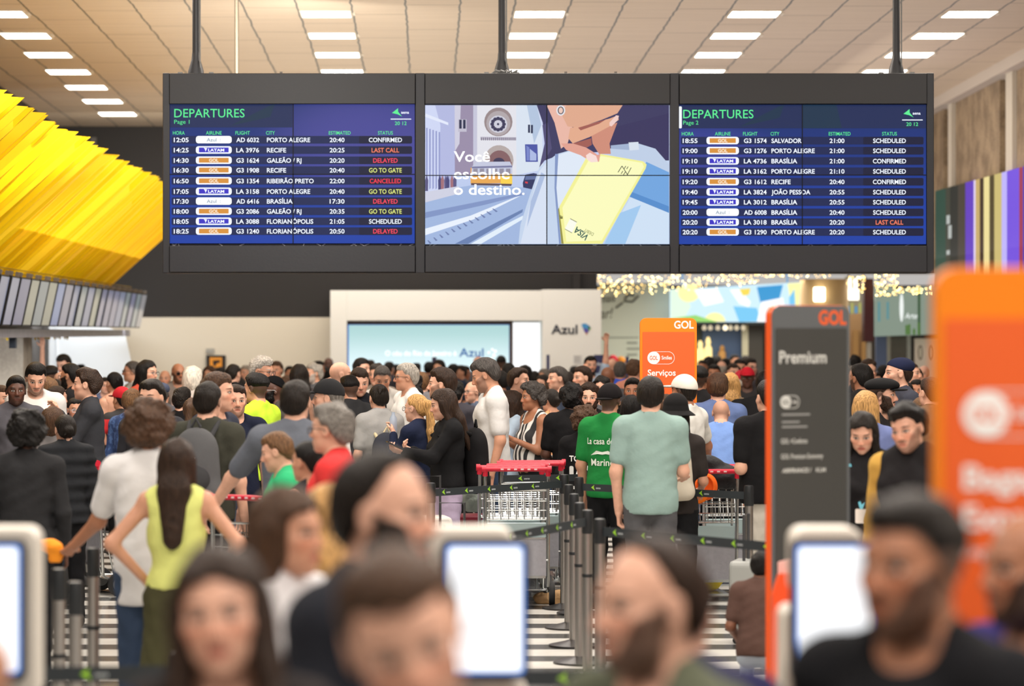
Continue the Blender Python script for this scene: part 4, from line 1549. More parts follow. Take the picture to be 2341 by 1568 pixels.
# ---- materials driven by the person's own colours
def skin_material():
    g = NG('skin')
    at_ = g.n('ShaderNodeAttribute', attribute_name='hc', attribute_type='GEOMETRY')
    sep = g.n('ShaderNodeSeparateXYZ')
    g.nt.links.new(at_.outputs['Vector'], sep.inputs[0])
    x, f, z = sep.outputs[0], sep.outputs[1], sep.outputs[2]
    M, S = g.M, g.step

    def oa(nm):
        return g.n('ShaderNodeAttribute', attribute_name=nm, attribute_type='OBJECT')
    skin, hair = oa('skin_tone').outputs['Color'], oa('hair_tone').outputs['Color']
    par = g.n('ShaderNodeSeparateXYZ')
    g.nt.links.new(oa('face').outputs['Vector'], par.inputs[0])
    beard, scalp, fem = par.outputs
    ax = M('ABSOLUTE', x)

    def ellm(cx, cz, rx, rz, lo=0.8, hi=1.2, xx=None):
        d = M('ADD', M('POWER', M('DIVIDE', M('SUBTRACT', ax if xx is None else xx, cx), rx), 2.0), M('POWER', M('DIVIDE', M('SUBTRACT', z, cz), rz), 2.0))
        return M('SUBTRACT', 1.0, S(d, lo, hi))
    front = S(f, 0.035, 0.05)
    tone = g.noise(at_.outputs['Vector'], 38.0, 2)
    dk = g.n('ShaderNodeMix', data_type='RGBA', blend_type='MULTIPLY')
    g.put(dk.inputs[0], 1.0)
    g.put(dk.inputs[6], skin)
    g.put(dk.inputs[7], g.mix(tone, (0.88, 0.84, 0.82, 1), (1.08, 1.06, 1.05, 1)))
    c = dk.outputs[2]
    # cheeks, nose and ears run redder
    rd = g.n('ShaderNodeMix', data_type='RGBA', blend_type='MULTIPLY')
    g.put(rd.inputs[0], M('MULTIPLY', M('MAXIMUM', ellm(0.04, -0.03, 0.03, 0.025, 0.0, 1.4), ellm(0.0, -0.028, 0.018, 0.02, 0, 1.4)), M('MULTIPLY', front, 0.5)))
    g.put(rd.inputs[6], c)
    rd.inputs[7].default_value = (1.06, 0.74, 0.66, 1)
    c = rd.outputs[2]
    lips = M('MULTIPLY', ellm(0.0, -0.067, 0.026, 0.0115, 0.7, 1.2), S(f, 0.06, 0.07))
    lp = g.n('ShaderNodeMix', data_type='RGBA', blend_type='MULTIPLY')
    g.put(lp.inputs[0], M('MULTIPLY', lips, M('ADD', 0.6, M('MULTIPLY', fem, 0.4))))
    g.put(lp.inputs[6], c)
    lp.inputs[7].default_value = (0.80, 0.42, 0.42, 1)
    # beard and moustache
    edge = M('ADD', -0.082, M('MULTIPLY', M('MAXIMUM', M('SUBTRACT', ax, 0.022), 0.0), 1.75))
    bm = M('SUBTRACT', 1.0, S(M('SUBTRACT', z, edge), -0.006, 0.006))
    bm = M('MULTIPLY', bm, M('MULTIPLY', S(f, -0.005, 0.012), M('SUBTRACT', 1.0, S(z, 0.0, 0.02))))
    bm = M('MULTIPLY', bm, S(z, -0.15, -0.125))
    mo = M('MULTIPLY', ellm(0.0, -0.051, 0.032, 0.008, 0.6, 1.3), front)
    bm = M('MULTIPLY', M('MAXIMUM', bm, mo), M('SUBTRACT', 1.0, lips))
    bm = M('MULTIPLY', bm, M('MULTIPLY', beard, M('ADD', 0.75, M('MULTIPLY', g.noise(at_.outputs['Vector'], 300.0), 0.5))))
    c = g.mix(M('MINIMUM', bm, 1.0), lp.outputs[2], hair)
    # cropped scalp
    hl = M('ADD', 0.062, M('MULTIPLY', M('MINIMUM', M('SUBTRACT', f, 0.06), 0.0), 1.15))
    sm = M('MULTIPLY', M('MULTIPLY', S(M('SUBTRACT', z, hl), -0.008, 0.008), S(z, -0.085, -0.07)), scalp)
    c = g.mix(sm, c, hair)
    # brows, eyes
    bz_ = M('SUBTRACT', z, M('MULTIPLY', M('ABSOLUTE', M('SUBTRACT', ax, 0.036)), -0.16))
    d = M('ADD', M('POWER', M('DIVIDE', M('SUBTRACT', ax, 0.034), 0.021), 2.0), M('POWER', M('DIVIDE', M('SUBTRACT', bz_, 0.0265), 0.0046), 2.0))
    brow = M('MULTIPLY', M('SUBTRACT', 1.0, S(d, 0.5, 1.2)), M('MULTIPLY', front, 0.9))
    c = g.mix(brow, c, hair)
    lid = M('MULTIPLY', ellm(0.032, 0.0035, 0.0185, 0.0098, 0.7, 1.3), front)
    c = g.mix(M('MULTIPLY', lid, 0.72), c, (0.03, 0.016, 0.01, 1))
    eye = M('MULTIPLY', ellm(0.032, 0.0015, 0.0135, 0.0056, 0.75, 1.1), front)
    c = g.mix(eye, c, (0.62, 0.58, 0.54, 1))
    iris = M('MULTIPLY', ellm(0.032, 0.002, 0.0066, 0.0064, 0.8, 1.2), eye)
    c = g.mix(iris, c, (0.018, 0.01, 0.006, 1))
    mouth = M('MULTIPLY', ellm(0.0, -0.0668, 0.024, 0.0018, 0.5, 1.5), front)
    c = g.mix(M('MULTIPLY', mouth, 0.8), c, (0.06, 0.015, 0.012, 1))
    nos = M('MULTIPLY', ellm(0.009, -0.0425, 0.0055, 0.003, 0.5, 1.4), S(f, 0.09, 0.095))
    c = g.mix(M('MULTIPLY', nos, 0.7), c, (0.04, 0.014, 0.01, 1))
    g.put(g.b.inputs['Base Color'], c)
    g.b.inputs['Roughness'].default_value = 0.48
    g.b.inputs['Specular IOR Level'].default_value = 0.35
    return g.m


def hair_material():
    g = NG('hair')
    at_ = g.n('ShaderNodeAttribute', attribute_name='hc', attribute_type='GEOMETRY')
    h = g.n('ShaderNodeAttribute', attribute_name='hair_tone', attribute_type='OBJECT').outputs['Color']
    st = g.n('ShaderNodeAttribute', attribute_name='curl', attribute_type='OBJECT').outputs['Fac']
    a = g.noise(g.mapping(at_.outputs['Vector'], (150, 150, 16)), 1.0, 3)
    b = g.noise(at_.outputs['Vector'], 95.0, 3)
    n_ = g.M('ADD', g.M('MULTIPLY', a, g.M('SUBTRACT', 1.0, st)), g.M('MULTIPLY', b, st))
    f = g.step(n_, 0.3, 0.72)
    mul = g.n('ShaderNodeMix', data_type='RGBA', blend_type='MULTIPLY')
    g.put(mul.inputs[0], 1.0)
    g.put(mul.inputs[6], h)
    g.put(mul.inputs[7], g.mix(f, (0.5, 0.48, 0.46, 1), (1.3, 1.27, 1.22, 1)))
    g.put(g.b.inputs['Base Color'], mul.outputs[2])
    g.b.inputs['Roughness'].default_value = 0.5
    g.b.inputs['Specular IOR Level'].default_value = 0.22
    g.bump(n_, 0.75, 0.012)
    return g.m


SKIN, HAIR = skin_material(), hair_material()
SKINS = {'P': (228, 186, 166), 'L': (216, 168, 144), 'M': (198, 147, 120), 'T': (168, 116, 88), 'B': (120, 79, 59), 'D': (88, 58, 46)}
HAIRS = {'K': (19, 16, 15), 'k': (31, 25, 21), 'R': (50, 35, 26), 'b': (76, 54, 39), 'c': (112, 82, 56), 'B': (196, 152, 96), 'G': (120, 116, 112), 'g': (168, 163, 156), 'W': (222, 216, 206), 's': (74, 70, 68)}

ARMS = {  # elbow and wrist from the shoulder for the side at +x: (side, forward, up)
    'd': ((0.055, -0.02, -0.29), (0.06, 0.05, -0.54)),
    'p': ((0.02, 0.06, -0.275), (-0.07, 0.28, -0.17)),
    'l': ((0.06, -0.01, -0.285), (0.03, 0.22, -0.36)),
    'a': ((0.19, -0.05, -0.22), (0.03, 0.07, -0.42)),
    'r': ((0.10, 0.12, 0.13), (0.06, 0.18, 0.40)),
    'c': ((0.0, 0.15, -0.24), (-0.13, 0.24, -0.02)),
    't': ((0.01, 0.18, -0.22), (-0.02, 0.40, -0.17)),
    'f': ((0.05, -0.04, -0.285), (-0.12, 0.17, -0.24)),
}


class Person:
    def __init__(s, kw):
        g = kw.get
        s.kw = kw
        s.lean = math.radians(g('lean', 0))
        s.sit = g('sit', 0.0)
        s.fat = g('fat', 0.0)
        s.fem = g('fem', 0)
        bw = 0.90 if s.fem else 1.0
        s.bw = bw * g('wide', 1.0)
        s.hipz = 0.93 - s.sit
        RT = rot(0, s.lean, 0)
        s.RT = RT
        s.oT = np.array([0, 0, s.hipz]) - RT @ np.array([0, 0, 0.93])
        s.T = (RT, s.oT)          # upper body frame
        hy, hp, hr = math.radians(g('hyaw', 0)), math.radians(g('pitch', 0)), math.radians(g('roll', 0))
        RH = RT @ rot(hy, hp - s.lean * 0.6, hr)
        piv = s.oT + RT @ np.array([0, 0.012 - g('neckf', 0.02), 1.505])
        s.oH = piv + RH @ np.array([0, -0.008, 0.10])
        s.H = (RH, s.oH)
        s.top = s.oH[2] + max((RH @ np.array([0, yy, 0.117 - abs(yy) * 0.35]))[2] for yy in (-0.06, -0.03, 0, 0.03, 0.06))
        s.arms = []
        for sd, code in ((1, g('la', 'd')), (-1, g('ra', 'd'))):
            E, W_ = ARMS[code] if isinstance(code, str) else code
            S_ = np.array([sd * 0.172 * s.bw, 0.012, 1.395])
            s.arms.append((sd, S_, S_ + np.array([sd * E[0], -E[1], E[2]]), S_ + np.array([sd * W_[0], -W_[1], W_[2]])))
        if s.sit > 0.2:
            s.knee = [(sd * 0.14, -0.36, s.hipz + 0.04) for sd in (1, -1)]
            s.ank = [(sd * 0.13, -0.22, 0.09) for sd in (1, -1)]
        else:
            st = g('step', 0.0)
            s.knee = [(sd * 0.095, -0.015 - st * sd * 0.5, 0.49) for sd in (1, -1)]
            s.ank = [(sd * 0.10, 0.02 - st * sd, 0.085) for sd in (1, -1)]

    # ---- shapes
    def torso(s, f, e=0.0, loose=0.0):
        b, T = s.bw, s.T
        f.ell((0, 0.0, 1.26), (0.158 * b, 0.108, 0.2), T, 0.05, e=e)
        f.ell((0, 0.004, 1.06), (0.142 * b * (0.9 if s.fem else 1) + s.fat, 0.102 + s.fat, 0.2), T, 0.06, e=e + loose)
        if s.fat:
            f.ell((0, -0.05 - s.fat * .5, 1.06), (0.11 + s.fat, 0.09 + s.fat, 0.13), T, 0.06, e=e)
        for sd in (1, -1):
            f.cone((sd * 0.03, 0.025, 1.465), (sd * 0.150 * b, 0.02, 1.40), 0.046, 0.058, T, 0.05, e=e)
            f.cone((sd * 0.06, 0.04, 1.36), (sd * 0.07, 0.03, 1.2), 0.07, 0.07, T, 0.05, e=e)
            if s.fem:
                f.ell((sd * 0.062, -0.085, 1.235), (0.058, 0.05, 0.06), T, 0.03, e=e)
            else:
                f.ell((sd * 0.065, -0.06, 1.29), (0.075, 0.05, 0.065), T, 0.04, e=e)

    def pelvis(s, f, e=0.0):
        w = 0.168 if s.fem else 0.158
        f.ell((0, 0.01, s.hipz - 0.01), (w * s.bw + s.fat * .6, 0.112 + s.fat * .6, 0.13), None, 0.05, e=e)

    def legs(s, f, e=0.0):
        for i, sd in enumerate((1, -1)):
            f.cone((sd * 0.085, 0.01, s.hipz - 0.06), s.knee[i], 0.088, 0.056, None, 0.03, e=e)
            f.cone(s.knee[i], s.ank[i], 0.056, 0.042, None, 0.03, e=e)

    def arm(s, f, e=0.0, upto=2.0, k=0.03):
        for sd, S_, E, W_ in s.arms:
            r0, r1, r2 = (0.052, 0.04, 0.028) if not s.fem else (0.045, 0.036, 0.025)
            f.ell(S_, (0.058, 0.058, 0.058), s.T, k, e=e - (0.006 if s.fem else 0))
            u = min(1, upto)
            f.cone(S_, S_ + (E - S_) * u, r0, r0 + (r1 - r0) * u, s.T, k, e=e)
            if upto > 1:
                u = min(1.0, upto - 1)
                f.cone(E, E + (W_ - E) * u, r1, r1 + (r2 - r1) * u, s.T, k, e=e)

    def neck(s, f, e=0.0):
        R, o = s.H
        a = o + R @ np.array([0, 0.022, -0.06])
        bb = s.oT + s.RT @ np.array([0, 0.022, 1.42])
        r = 0.05 if s.fem else 0.057
        f.cone(a, bb, r, r + 0.008, None, 0.03, e=e)

    def head(s, f):
        H = s.H
        fem = s.fem
        v = lambda x, fw, z: (x, -fw, z)
        f.ell(v(0, -0.012, 0.027), (0.0765, 0.098, 0.0905), H, 0.02)
        f.ell(v(0, 0.028, -0.035), (0.0625, 0.062, 0.084), H, 0.02)
        jw = 0.052 if fem else 0.058
        f.ell(v(0, 0.022, -0.068), (jw, 0.058, 0.046), H, 0.02)
        f.ell(v(0, 0.067, -0.098), (0.022, 0.02, 0.02), H, 0.02)
        f.cone(v(-0.033, 0.073, 0.024), v(0.033, 0.073, 0.024), 0.013, 0.013, H, 0.015)
        for sd in (1, -1):
            f.ell(v(sd * 0.042, 0.05, -0.022), (0.024, 0.025, 0.02), H, 0.02)
            f.ell(v(sd * 0.033, 0.094, 0.0), (0.018, 0.014, 0.0115), H, 0.012, 's')
            f.ell(v(sd * 0.032, 0.069, 0.001), (0.0155, 0.0155, 0.0135), H, 0.004)
        n_ = 0.9 if fem else 1.0
        f.cone(v(0, 0.083, 0.012), v(0, 0.103 * (0.97 if fem else 1), -0.03), 0.0085, 0.0125 * n_, H, 0.012)
        for sd in (1, -1):
            f.ell(v(sd * 0.0115, 0.094, -0.035), (0.0085, 0.0105, 0.0075), H, 0.008)
            f.ell(v(sd * 0.078, -0.008, -0.004), (0.009, 0.021, 0.032), H, 0.008)
            f.ell(v(sd * 0.0865, -0.002, -0.002), (0.0055, 0.010, 0.017), H, 0.006, 's')
        f.cone(v(-0.018, 0.081, -0.0625), v(0.018, 0.081, -0.0625), 0.0075, 0.0075, H, 0.010)
        f.cone(v(-0.015, 0.081, -0.0725), v(0.015, 0.081, -0.0725), 0.0078, 0.0078, H, 0.009)
        f.ell(v(0, 0.094, -0.0672), (0.024, 0.006, 0.0022), H, 0.004, 's')
        if s.kw.get('open'):
            f.ell(v(0, 0.092, -0.07), (0.017, 0.014, 0.012), H, 0.006, 's')

    def hand(s, sd, E, W_, h, code):
        """palm, four separate bent fingers and a thumb on their own fine grid"""
        T = s.T
        d = (W_ - E) / (np.linalg.norm(W_ - E) + 1e-9)
        up = np.array([0, 0, 1.0])
        hd = s.kw.get('handdir')
        if hd is not None and code == s.kw.get('handfor', code):
            d = np.asarray(hd, float) / np.linalg.norm(hd)
        if abs(d[2]) > 0.6:
            n_ = np.array([-sd, 0.15, 0.0]) if d[2] < 0 else np.array([0, -1.0, 0])
        else:
            n_ = np.array([-sd * 0.3, 0, -0.75]) if code in ('l', 'f') else np.array([-sd * 0.5, 0.15, 0.85])
        n_ = n_ - d * (n_ @ d)
        n_ /= np.linalg.norm(n_)
        sd_ = np.cross(d, n_)
        th = -sd_ if (sd_ @ np.array([sd, 0, 0])) > 0 else sd_
        if abs(d[2]) > 0.6:
            th = sd_ if sd_[1] < 0 else -sd_
        P0 = W_
        pts = [P0 - 0.05 * d, P0 + 0.2 * d, P0 + th * 0.09, P0 - th * 0.05, P0 + n_ * 0.07, P0 - n_ * 0.04]
        pw = np.array([s.oT + s.RT @ p for p in pts])
        lo, hi = pw.min(0) - 0.03, pw.max(0) + 0.03
        f = Field(*[np.arange(l, u, h, dtype=np.float32) for l, u in zip(lo, hi)])
        rw = 0.025 if s.fem else 0.028
        f.cone(W_ - 0.04 * d, W_ + 0.012 * d, rw + 0.002, rw - 0.002, T, 0.01)
        cu = {'r': 0.12, 'd': 0.55, 'p': 0.9, 'c': 0.8}.get(code if isinstance(code, str) else '', 0.75)
        cu = s.kw.get('curl_hand', cu)
        for i, ln in enumerate((0.068, 0.078, 0.073, 0.058)):
            off = (i - 1.5) * -0.0185
            b = W_ + 0.088 * d - th * (0.0 - off) + d * (0.004 if i in (1, 2) else -0.002)
            f.cone(W_ + 0.018 * d + th * off * 0.6, b, 0.0125, 0.0108, T, 0.012)
            c1 = cu * (0.8 + 0.12 * i)
            d1 = d * math.cos(c1) + n_ * math.sin(c1) + th * off * 1.6
            d1 /= np.linalg.norm(d1)
            p1 = b + d1 * ln * 0.52
            d2 = d * math.cos(c1 * 2.0) + n_ * math.sin(c1 * 2.0) + th * off * 1.2
            d2 /= np.linalg.norm(d2)
            f.cone(b, p1, 0.0095, 0.0085, T, 0.004)
            f.cone(p1, p1 + d2 * ln * 0.5, 0.0085, 0.0068, T, 0.004)
        a = W_ + 0.026 * d + th * 0.024
        b = a + (d * 0.6 + th * 0.75 + n_ * 0.3) * 0.04
        c_ = b + (d * 0.85 + th * 0.25 + n_ * 0.45) * 0.034
        f.cone(a - th * 0.01, b, 0.0135, 0.0105, T, 0.01)
        f.cone(b, c_, 0.0105, 0.008, T, 0.005)
        return f.mesh()

    def bounds(s):
        P_ = [s.oH + s.H[0] @ np.array(q) for q in ((0.13, 0, 0), (-0.13, 0, 0), (0, 0.14, 0), (0, -0.14, 0), (0, 0, 0.15))]
        for sd, S_, E, W_ in s.arms:
            P_ += [s.oT + s.RT @ p for p in (S_ + [sd * .07, 0, 0], E, W_)]
        P_ += [np.array(p) for p in s.knee + s.ank] + [np.array([0.2 + s.fat, 0.17 + s.fat, s.hipz]), np.array([-0.2 - s.fat, -0.17 - s.fat, s.hipz]), s.oT + s.RT @ np.array([0, -0.15 - s.fat, 1.2]), s.oT + s.RT @ np.array([0, 0.15, 1.2])]
        P_ = np.array(P_)
        return P_.min(0) - 0.075, P_.max(0) + 0.075

    def body_mesh(s, hf, hb):
        lo, hi = s.bounds()
        o, R = s.oH, s.H[0]
        f = Field(*[np.arange(lo[i], hi[i] + hb, hb, dtype=np.float32) for i in range(3)])
        s.torso(f)
        s.pelvis(f)
        s.legs(f)
        s.arm(f)
        s.neck(f)
        for i, sd in enumerate((1, -1)):
            ak = np.array(s.ank[i])
            f.cone(ak + [0, 0.02, -0.04], ak + [0, -0.15, -0.05], 0.032, 0.026, None, 0.03)
        V, Q = f.mesh()
        parts = [(V, Q)]
        # head and neck of the same body on a finer grid, rooted in the chest
        cs = np.array([o + R @ np.array([x, y, z]) for x in (-.095, .095) for y in (-.125, .12) for z in (-.13, .125)])
        a, b = cs.min(0), cs.max(0)
        nb = s.oT + s.RT @ np.array([0, 0.02, 1.40])
        a, b = np.minimum(a, nb - 0.075), np.maximum(b, nb + 0.075)
        f = Field(*[np.arange(a[i], b[i] + hf, hf, dtype=np.float32) for i in range(3)])
        s.neck(f)
        s.head(f)
        f.above(1.385, s.T)
        parts.append(f.mesh())
        for (sd, S_, E, W_), code in zip(s.arms, (s.kw.get('la', 'd'), s.kw.get('ra', 'd'))):
            parts.append(s.hand(sd, E, W_, min(hf, 0.0065) if hf < 0.008 else 0.008, code))
        Vs, Qs, n_ = [], [], 0
        for V, Q in parts:
            Vs.append(V)
            Qs.append(Q + n_)
            n_ += len(V)
        return np.concatenate(Vs), np.concatenate(Qs)

    def hcoord(s, V):
        R, o = s.H
        q = (V - o.astype(np.float32)) @ R.astype(np.float32)
        q[:, 1] *= -1
        return q

    # ---- hair
    def hair_mesh(s, style, h, rnd):
        H = s.H
        v = lambda x, fw, z: (x, -fw, z)
        t, bumpy, freq = {'short': (0.012, 0.003, 60), 'buzz': (0.006, 0.0, 50), 'fade': (0.008, 0.003, 60), 'crop': (0.012, 0.005, 70), 'wavy': (0.02, 0.008, 42), 'curly': (0.034, 0.011, 48), 'afro': (0.058, 0.011, 46),
                          'long': (0.018, 0.004, 40), 'bob': (0.026, 0.005, 40), 'pony': (0.010, 0.002, 40), 'bun': (0.011, 0.002, 40), 'ring': (0.008, 0.002, 60), 'quiff': (0.014, 0.007, 50), 'neat': (0.014, 0.002, 50)}[style]
        t = s.kw.get('hair_t', t)
        L_ = s.kw.get('hair_len', 0.42 if style == 'long' else 0.32)
        R, o = H
        ext = 0.13 + t
        lo, hi = o - ext, o + ext
        if style in ('long', 'pony'):
            for q in ((0.1, -0.19, -L_), (-0.1, -0.19, -L_), (0, -0.24, -0.1)):
                p = o + R @ np.array(v(*q))
                lo, hi = np.minimum(lo, p - 0.07), np.maximum(hi, p + 0.07)
            if s.kw.get('hair_front'):
                p = o + R @ np.array(v(0, 0.09, -L_))
                lo, hi = np.minimum(lo, p - 0.1), np.maximum(hi, p + 0.1)
        if style == 'bun':
            lo, hi = lo - 0.07, hi + 0.07
        f = Field(*[np.arange(l, u, h, dtype=np.float32) for l, u in zip(lo, hi)])
        f.ell(v(0, -0.014, 0.027), (0.0765, 0.098, 0.0905), H, 0.02, e=t)
        f.ell(v(0, -0.045, -0.02), (0.066, 0.058, 0.065), H, 0.03, e=t * 0.8)
        if style in ('short', 'quiff', 'wavy', 'crop', 'neat'):
            f.ell(v(0, 0.005, 0.075), (0.058, 0.08, 0.042), H, 0.03, e=t * 0.4)
        if style == 'quiff':
            f.ell(v(0.01, 0.06, 0.098), (0.055, 0.05, 0.034), H, 0.03)
        if style == 'fade':
            f.ell(v(0, 0.01, 0.085), (0.06, 0.082, 0.04), H, 0.02)
        x, y, z = f.coords(H)
        fw = -y
        rec = s.kw.get('recede', 0.0)
        wob = 0.004 * np.sin(x * 150 + rnd.uniform(0, 6)) + 0.003 * np.sin(x * 61 + rnd.uniform(0, 6))
        zf = np.interp(fw.ravel(), [-0.2, -0.075, -0.045, -0.02, 0.012, 0.028, 0.045, 0.07, 0.085, 0.2], [-0.085, -0.085, -0.03, 0.012, 0.016, 0.03, 0.05, 0.062, 0.068, 0.07]).reshape(fw.shape).astype(np.float32)
        zf = zf + wob + np.where(fw > 0.03, 1.0, 0.0) * np.clip((np.abs(x) - 0.028) / 0.03, 0, 1) * (0.014 if not s.fem else 0.006) * (style in ('short', 'neat', 'quiff', 'wavy', 'crop', 'pony', 'bun'))
        if style in ('fade', 'pony', 'bun'):
            zf = zf + np.where(fw < -0.03, 0.018, 0.0)
        if style == 'fade':
            zf = np.maximum(zf, 0.02)
        if style in ('afro', 'curly', 'wavy'):
            zf = zf - 0.012 * (fw < 0.03)
        zf = zf + np.clip((fw + 0.01) * 14, 0, 1) * rec * (1 - 0.35 * np.clip(1 - (x / 0.045) ** 2, 0, 1))
        if style == 'ring':
            cap = z - (0.045 - np.clip(fw + 0.03, 0, 1) * 0.5)
            f.D = np.maximum(f.D, cap)
            zf = np.where(fw > 0.03, 0.5, zf)
        if style in ('long', 'bob'):
            zf = np.where(fw < 0.035, -0.5, zf)
            f.D = np.maximum(f.D, (zf - z))
            if style == 'bob':
                f.ell(v(0, -0.035, -0.05), (0.098, 0.088, 0.105), H, 0.03)
            else:
                f.cone(v(0, -0.06, -0.03), v(0, -0.115, -0.15), 0.085, 0.085, H, 0.05, fy=0.55)
                f.cone(v(0, -0.115, -0.15), v(0, -0.165 if L_ > 0.28 else -0.12, -L_), 0.085, 0.055, H, 0.04, fy=0.5)
                for sd in (1, -1):
                    f.cone(v(sd * 0.066, 0.0, 0.0), v(sd * 0.088, -0.035, -0.19), 0.032, 0.03, H, 0.04)
                    if s.kw.get('hair_front'):
                        f.cone(v(sd * 0.076, 0.02, -0.02), v(sd * 0.092, 0.055, -0.2), 0.026, 0.03, H, 0.03)
                        f.cone(v(sd * 0.092, 0.055, -0.2), v(sd * 0.085, 0.085, -L_ + 0.03), 0.03, 0.016, H, 0.03)
            f.ell(v(0, 0.105, -0.04), (0.061, 0.085, 0.102), H, 0.015, 's')
            f.ell(v(s.kw.get('part', 0.008), 0.112, 0.03), (0.052, 0.062, 0.058), H, 0.012, 's')
            f.cone(v(0, 0.02, -0.12), v(0, 0.03, -0.3), 0.058, 0.075, H, 0.015, 's')
        else:
            u = np.clip((z - zf) / (0.045 if style in ('short', 'neat', 'crop', 'quiff', 'wavy') else 0.03), 0, 1)
            tp = 0.75 if style in ('curly', 'afro') else 0.95
            f.D = f.D + (t * tp * (1 - u * u * (3 - 2 * u))).astype(np.float32)
            f.D = np.maximum(f.D, (zf - z) * 0.8)
            f.ell(v(0, 0.125, -0.04), (0.06, 0.075, 0.1), H, 0.01, 's')
        if style == 'pony':
            f.cone(v(0, -0.10, 0.055), v(0, -0.135, 0.04), 0.026, 0.03, H, 0.02)
            f.cone(v(0, -0.14, 0.035), v(0, -0.165, -L_ * 0.45), 0.034, 0.04, H, 0.03)
            f.cone(v(0, -0.165, -L_ * 0.45), v(0.01, -0.15, -L_), 0.04, 0.014, H, 0.03)
        if style == 'bun':
            bz_ = s.kw.get('bun_z', 0.07)
            f.ell(v(0, -0.085 - 0.03 * (bz_ < 0.05), bz_ + 0.01), (0.044, 0.04, 0.038), H, 0.012)
            f.cone(v(0.02, -0.10, bz_), v(0.04, -0.15, bz_ - 0.03), 0.012, 0.003, H, 0.01)
        if bumpy:
            ph = [rnd.uniform(0, 6) for _ in range(6)]
            X_w, Y_w, Z_w = f.coords(H)
            if style in ('long', 'pony', 'bob', 'neat'):
                nz = np.sin(X_w * freq * 1.6 + ph[0] + 8 * Z_w) * np.sin(Y_w * freq * 1.3 + ph[1] + 6 * Z_w)
            else:
                if style in ('curly', 'afro'):
                    bumpy = min(0.02, bumpy * (0.7 + t * 14))
                nz = (np.sin(X_w * freq + ph[0] + 2 * np.sin(Z_w * 30)) + np.sin(Y_w * freq + ph[1] + 2 * np.sin(X_w * 26)) + np.sin(Z_w * freq + ph[2] + 2 * np.sin(Y_w * 33))) / 2.2
                if style in ('curly', 'afro', 'crop'):
                    nz = nz + 0.45 * np.sin(X_w * freq * 2.6 + ph[3]) * np.sin(Y_w * freq * 2.4 + ph[4]) * np.sin(Z_w * freq * 2.7 + ph[5])
            f.D = (f.D + bumpy * nz).astype(np.float32)
        if s.kw.get('cap') and s.kw['cap'][0] != 'band':
            zz = f.coords(H)
            f.D = np.maximum(f.D, zz[2] - (0.042 if s.kw['cap'][0] != 'beret' else 0.03) - 0.1 * (-zz[1])).astype(np.float32)
        return f.mesh()

    def beard_mesh(s, h, long_=0.0):
        H = s.H
        v = lambda x, fw, z: (x, -fw, z)
        R, o = H
        f = Field(*[np.arange(l, u, h, dtype=np.float32) for l, u in zip(o - 0.17, o + 0.13)])
        f.ell(v(0, 0.022, -0.072), (0.06, 0.06, 0.048), H, 0.02, e=0.006 + long_ * .3)
        f.ell(v(0, 0.066, -0.102 - long_), (0.03, 0.024, 0.03), H, 0.025, e=long_ * .3)
        for sd in (1, -1):
            f.cone(v(sd * 0.068, 0.012, -0.005), v(sd * 0.055, 0.03, -0.07), 0.008, 0.016, H, 0.015)
        f.ell(v(0, 0.105, -0.05), (0.045, 0.06, 0.033), H, 0.01, 's')
        f.ell(v(0, 0.10, -0.067), (0.026, 0.03, 0.011), H, 0.005, 's')
        f.cone(v(-0.024, 0.082, -0.055), v(0.024, 0.082, -0.055), 0.007, 0.007, H, 0.008)
        x, y, z = f.coords(H)
        nz = np.sin(x * 190) * np.sin(y * 170 + z * 40) * np.sin(z * 150)
        f.D = (f.D + 0.003 * nz).astype(np.float32)
        return f.mesh()

    def cap_mesh(s, kind, h):
        H = s.H
        v = lambda x, fw, z: (x, -fw, z)
        R, o = H
        ext = 0.24
        f = Field(*[np.arange(l, u, h, dtype=np.float32) for l, u in zip(o - ext, o + ext)])
        z0 = 0.03
        tilt = 0.0
        if kind in ('cap', 'back'):
            f.ell(v(0, -0.012, 0.03), (0.0765, 0.098, 0.094), H, 0.02, e=0.018)
            tilt = 0.12
        elif kind == 'bucket':
            f.cone(v(0, -0.01, 0.02), v(0, -0.01, 0.095), 0.115, 0.098, H, 0.02)
            z0 = 0.045
        elif kind == 'flat':
            f.ell(v(0, -0.004, 0.07), (0.098, 0.13, 0.056), H, 0.02)
            z0 = 0.045
            tilt = 0.05
        elif kind == 'beret':
            f.ell(v(0, -0.03, 0.06), (0.088, 0.112, 0.068), H, 0.02)
            z0 = 0.035
            tilt = 0.4
        elif kind == 'band':
            f.ell(v(0, -0.012, 0.03), (0.0765, 0.098, 0.094), H, 0.02, e=0.012)
            z0 = 0.06
            tilt = 0.5
        x, y, z = f.coords(H)
        f.D = np.maximum(f.D, (z0 + tilt * (-y) * 1.0) - z).astype(np.float32)
        V, Q = f.mesh()
        out = [(V, Q)]
        f = Field(*[np.arange(l, u, min(h, 0.006), dtype=np.float32) for l, u in zip(o - ext, o + ext)])
        if kind in ('cap', 'back', 'flat'):
            sg = -1 if kind == 'back' else 1
            f.ell(v(0, sg * 0.118 if kind != 'flat' else 0.11, 0.040 if kind != 'back' else 0.018), (0.07, 0.075, 0.010), H, 0.004)
            x, y, z = f.coords(H)
            fwd = -y * sg
            f.D = np.maximum(f.D, 0.06 - fwd).astype(np.float32)
        elif kind == 'bucket':
            f.cone(v(0, -0.01, 0.055), v(0, -0.01, 0.02), 0.11, 0.155, H, 0.004)
            x, y, z = f.coords(H)
            f.D = np.maximum(f.D, np.abs(z - 0.035) - 0.02)
            inner = np.sqrt(x ** 2 + (y - 0.01) ** 2) - (0.10 + (0.055 - z) * 0.9)
            f.D = np.maximum(f.D, -inner).astype(np.float32)
        V, Q = f.mesh()
        out.append((V, Q))
        return out

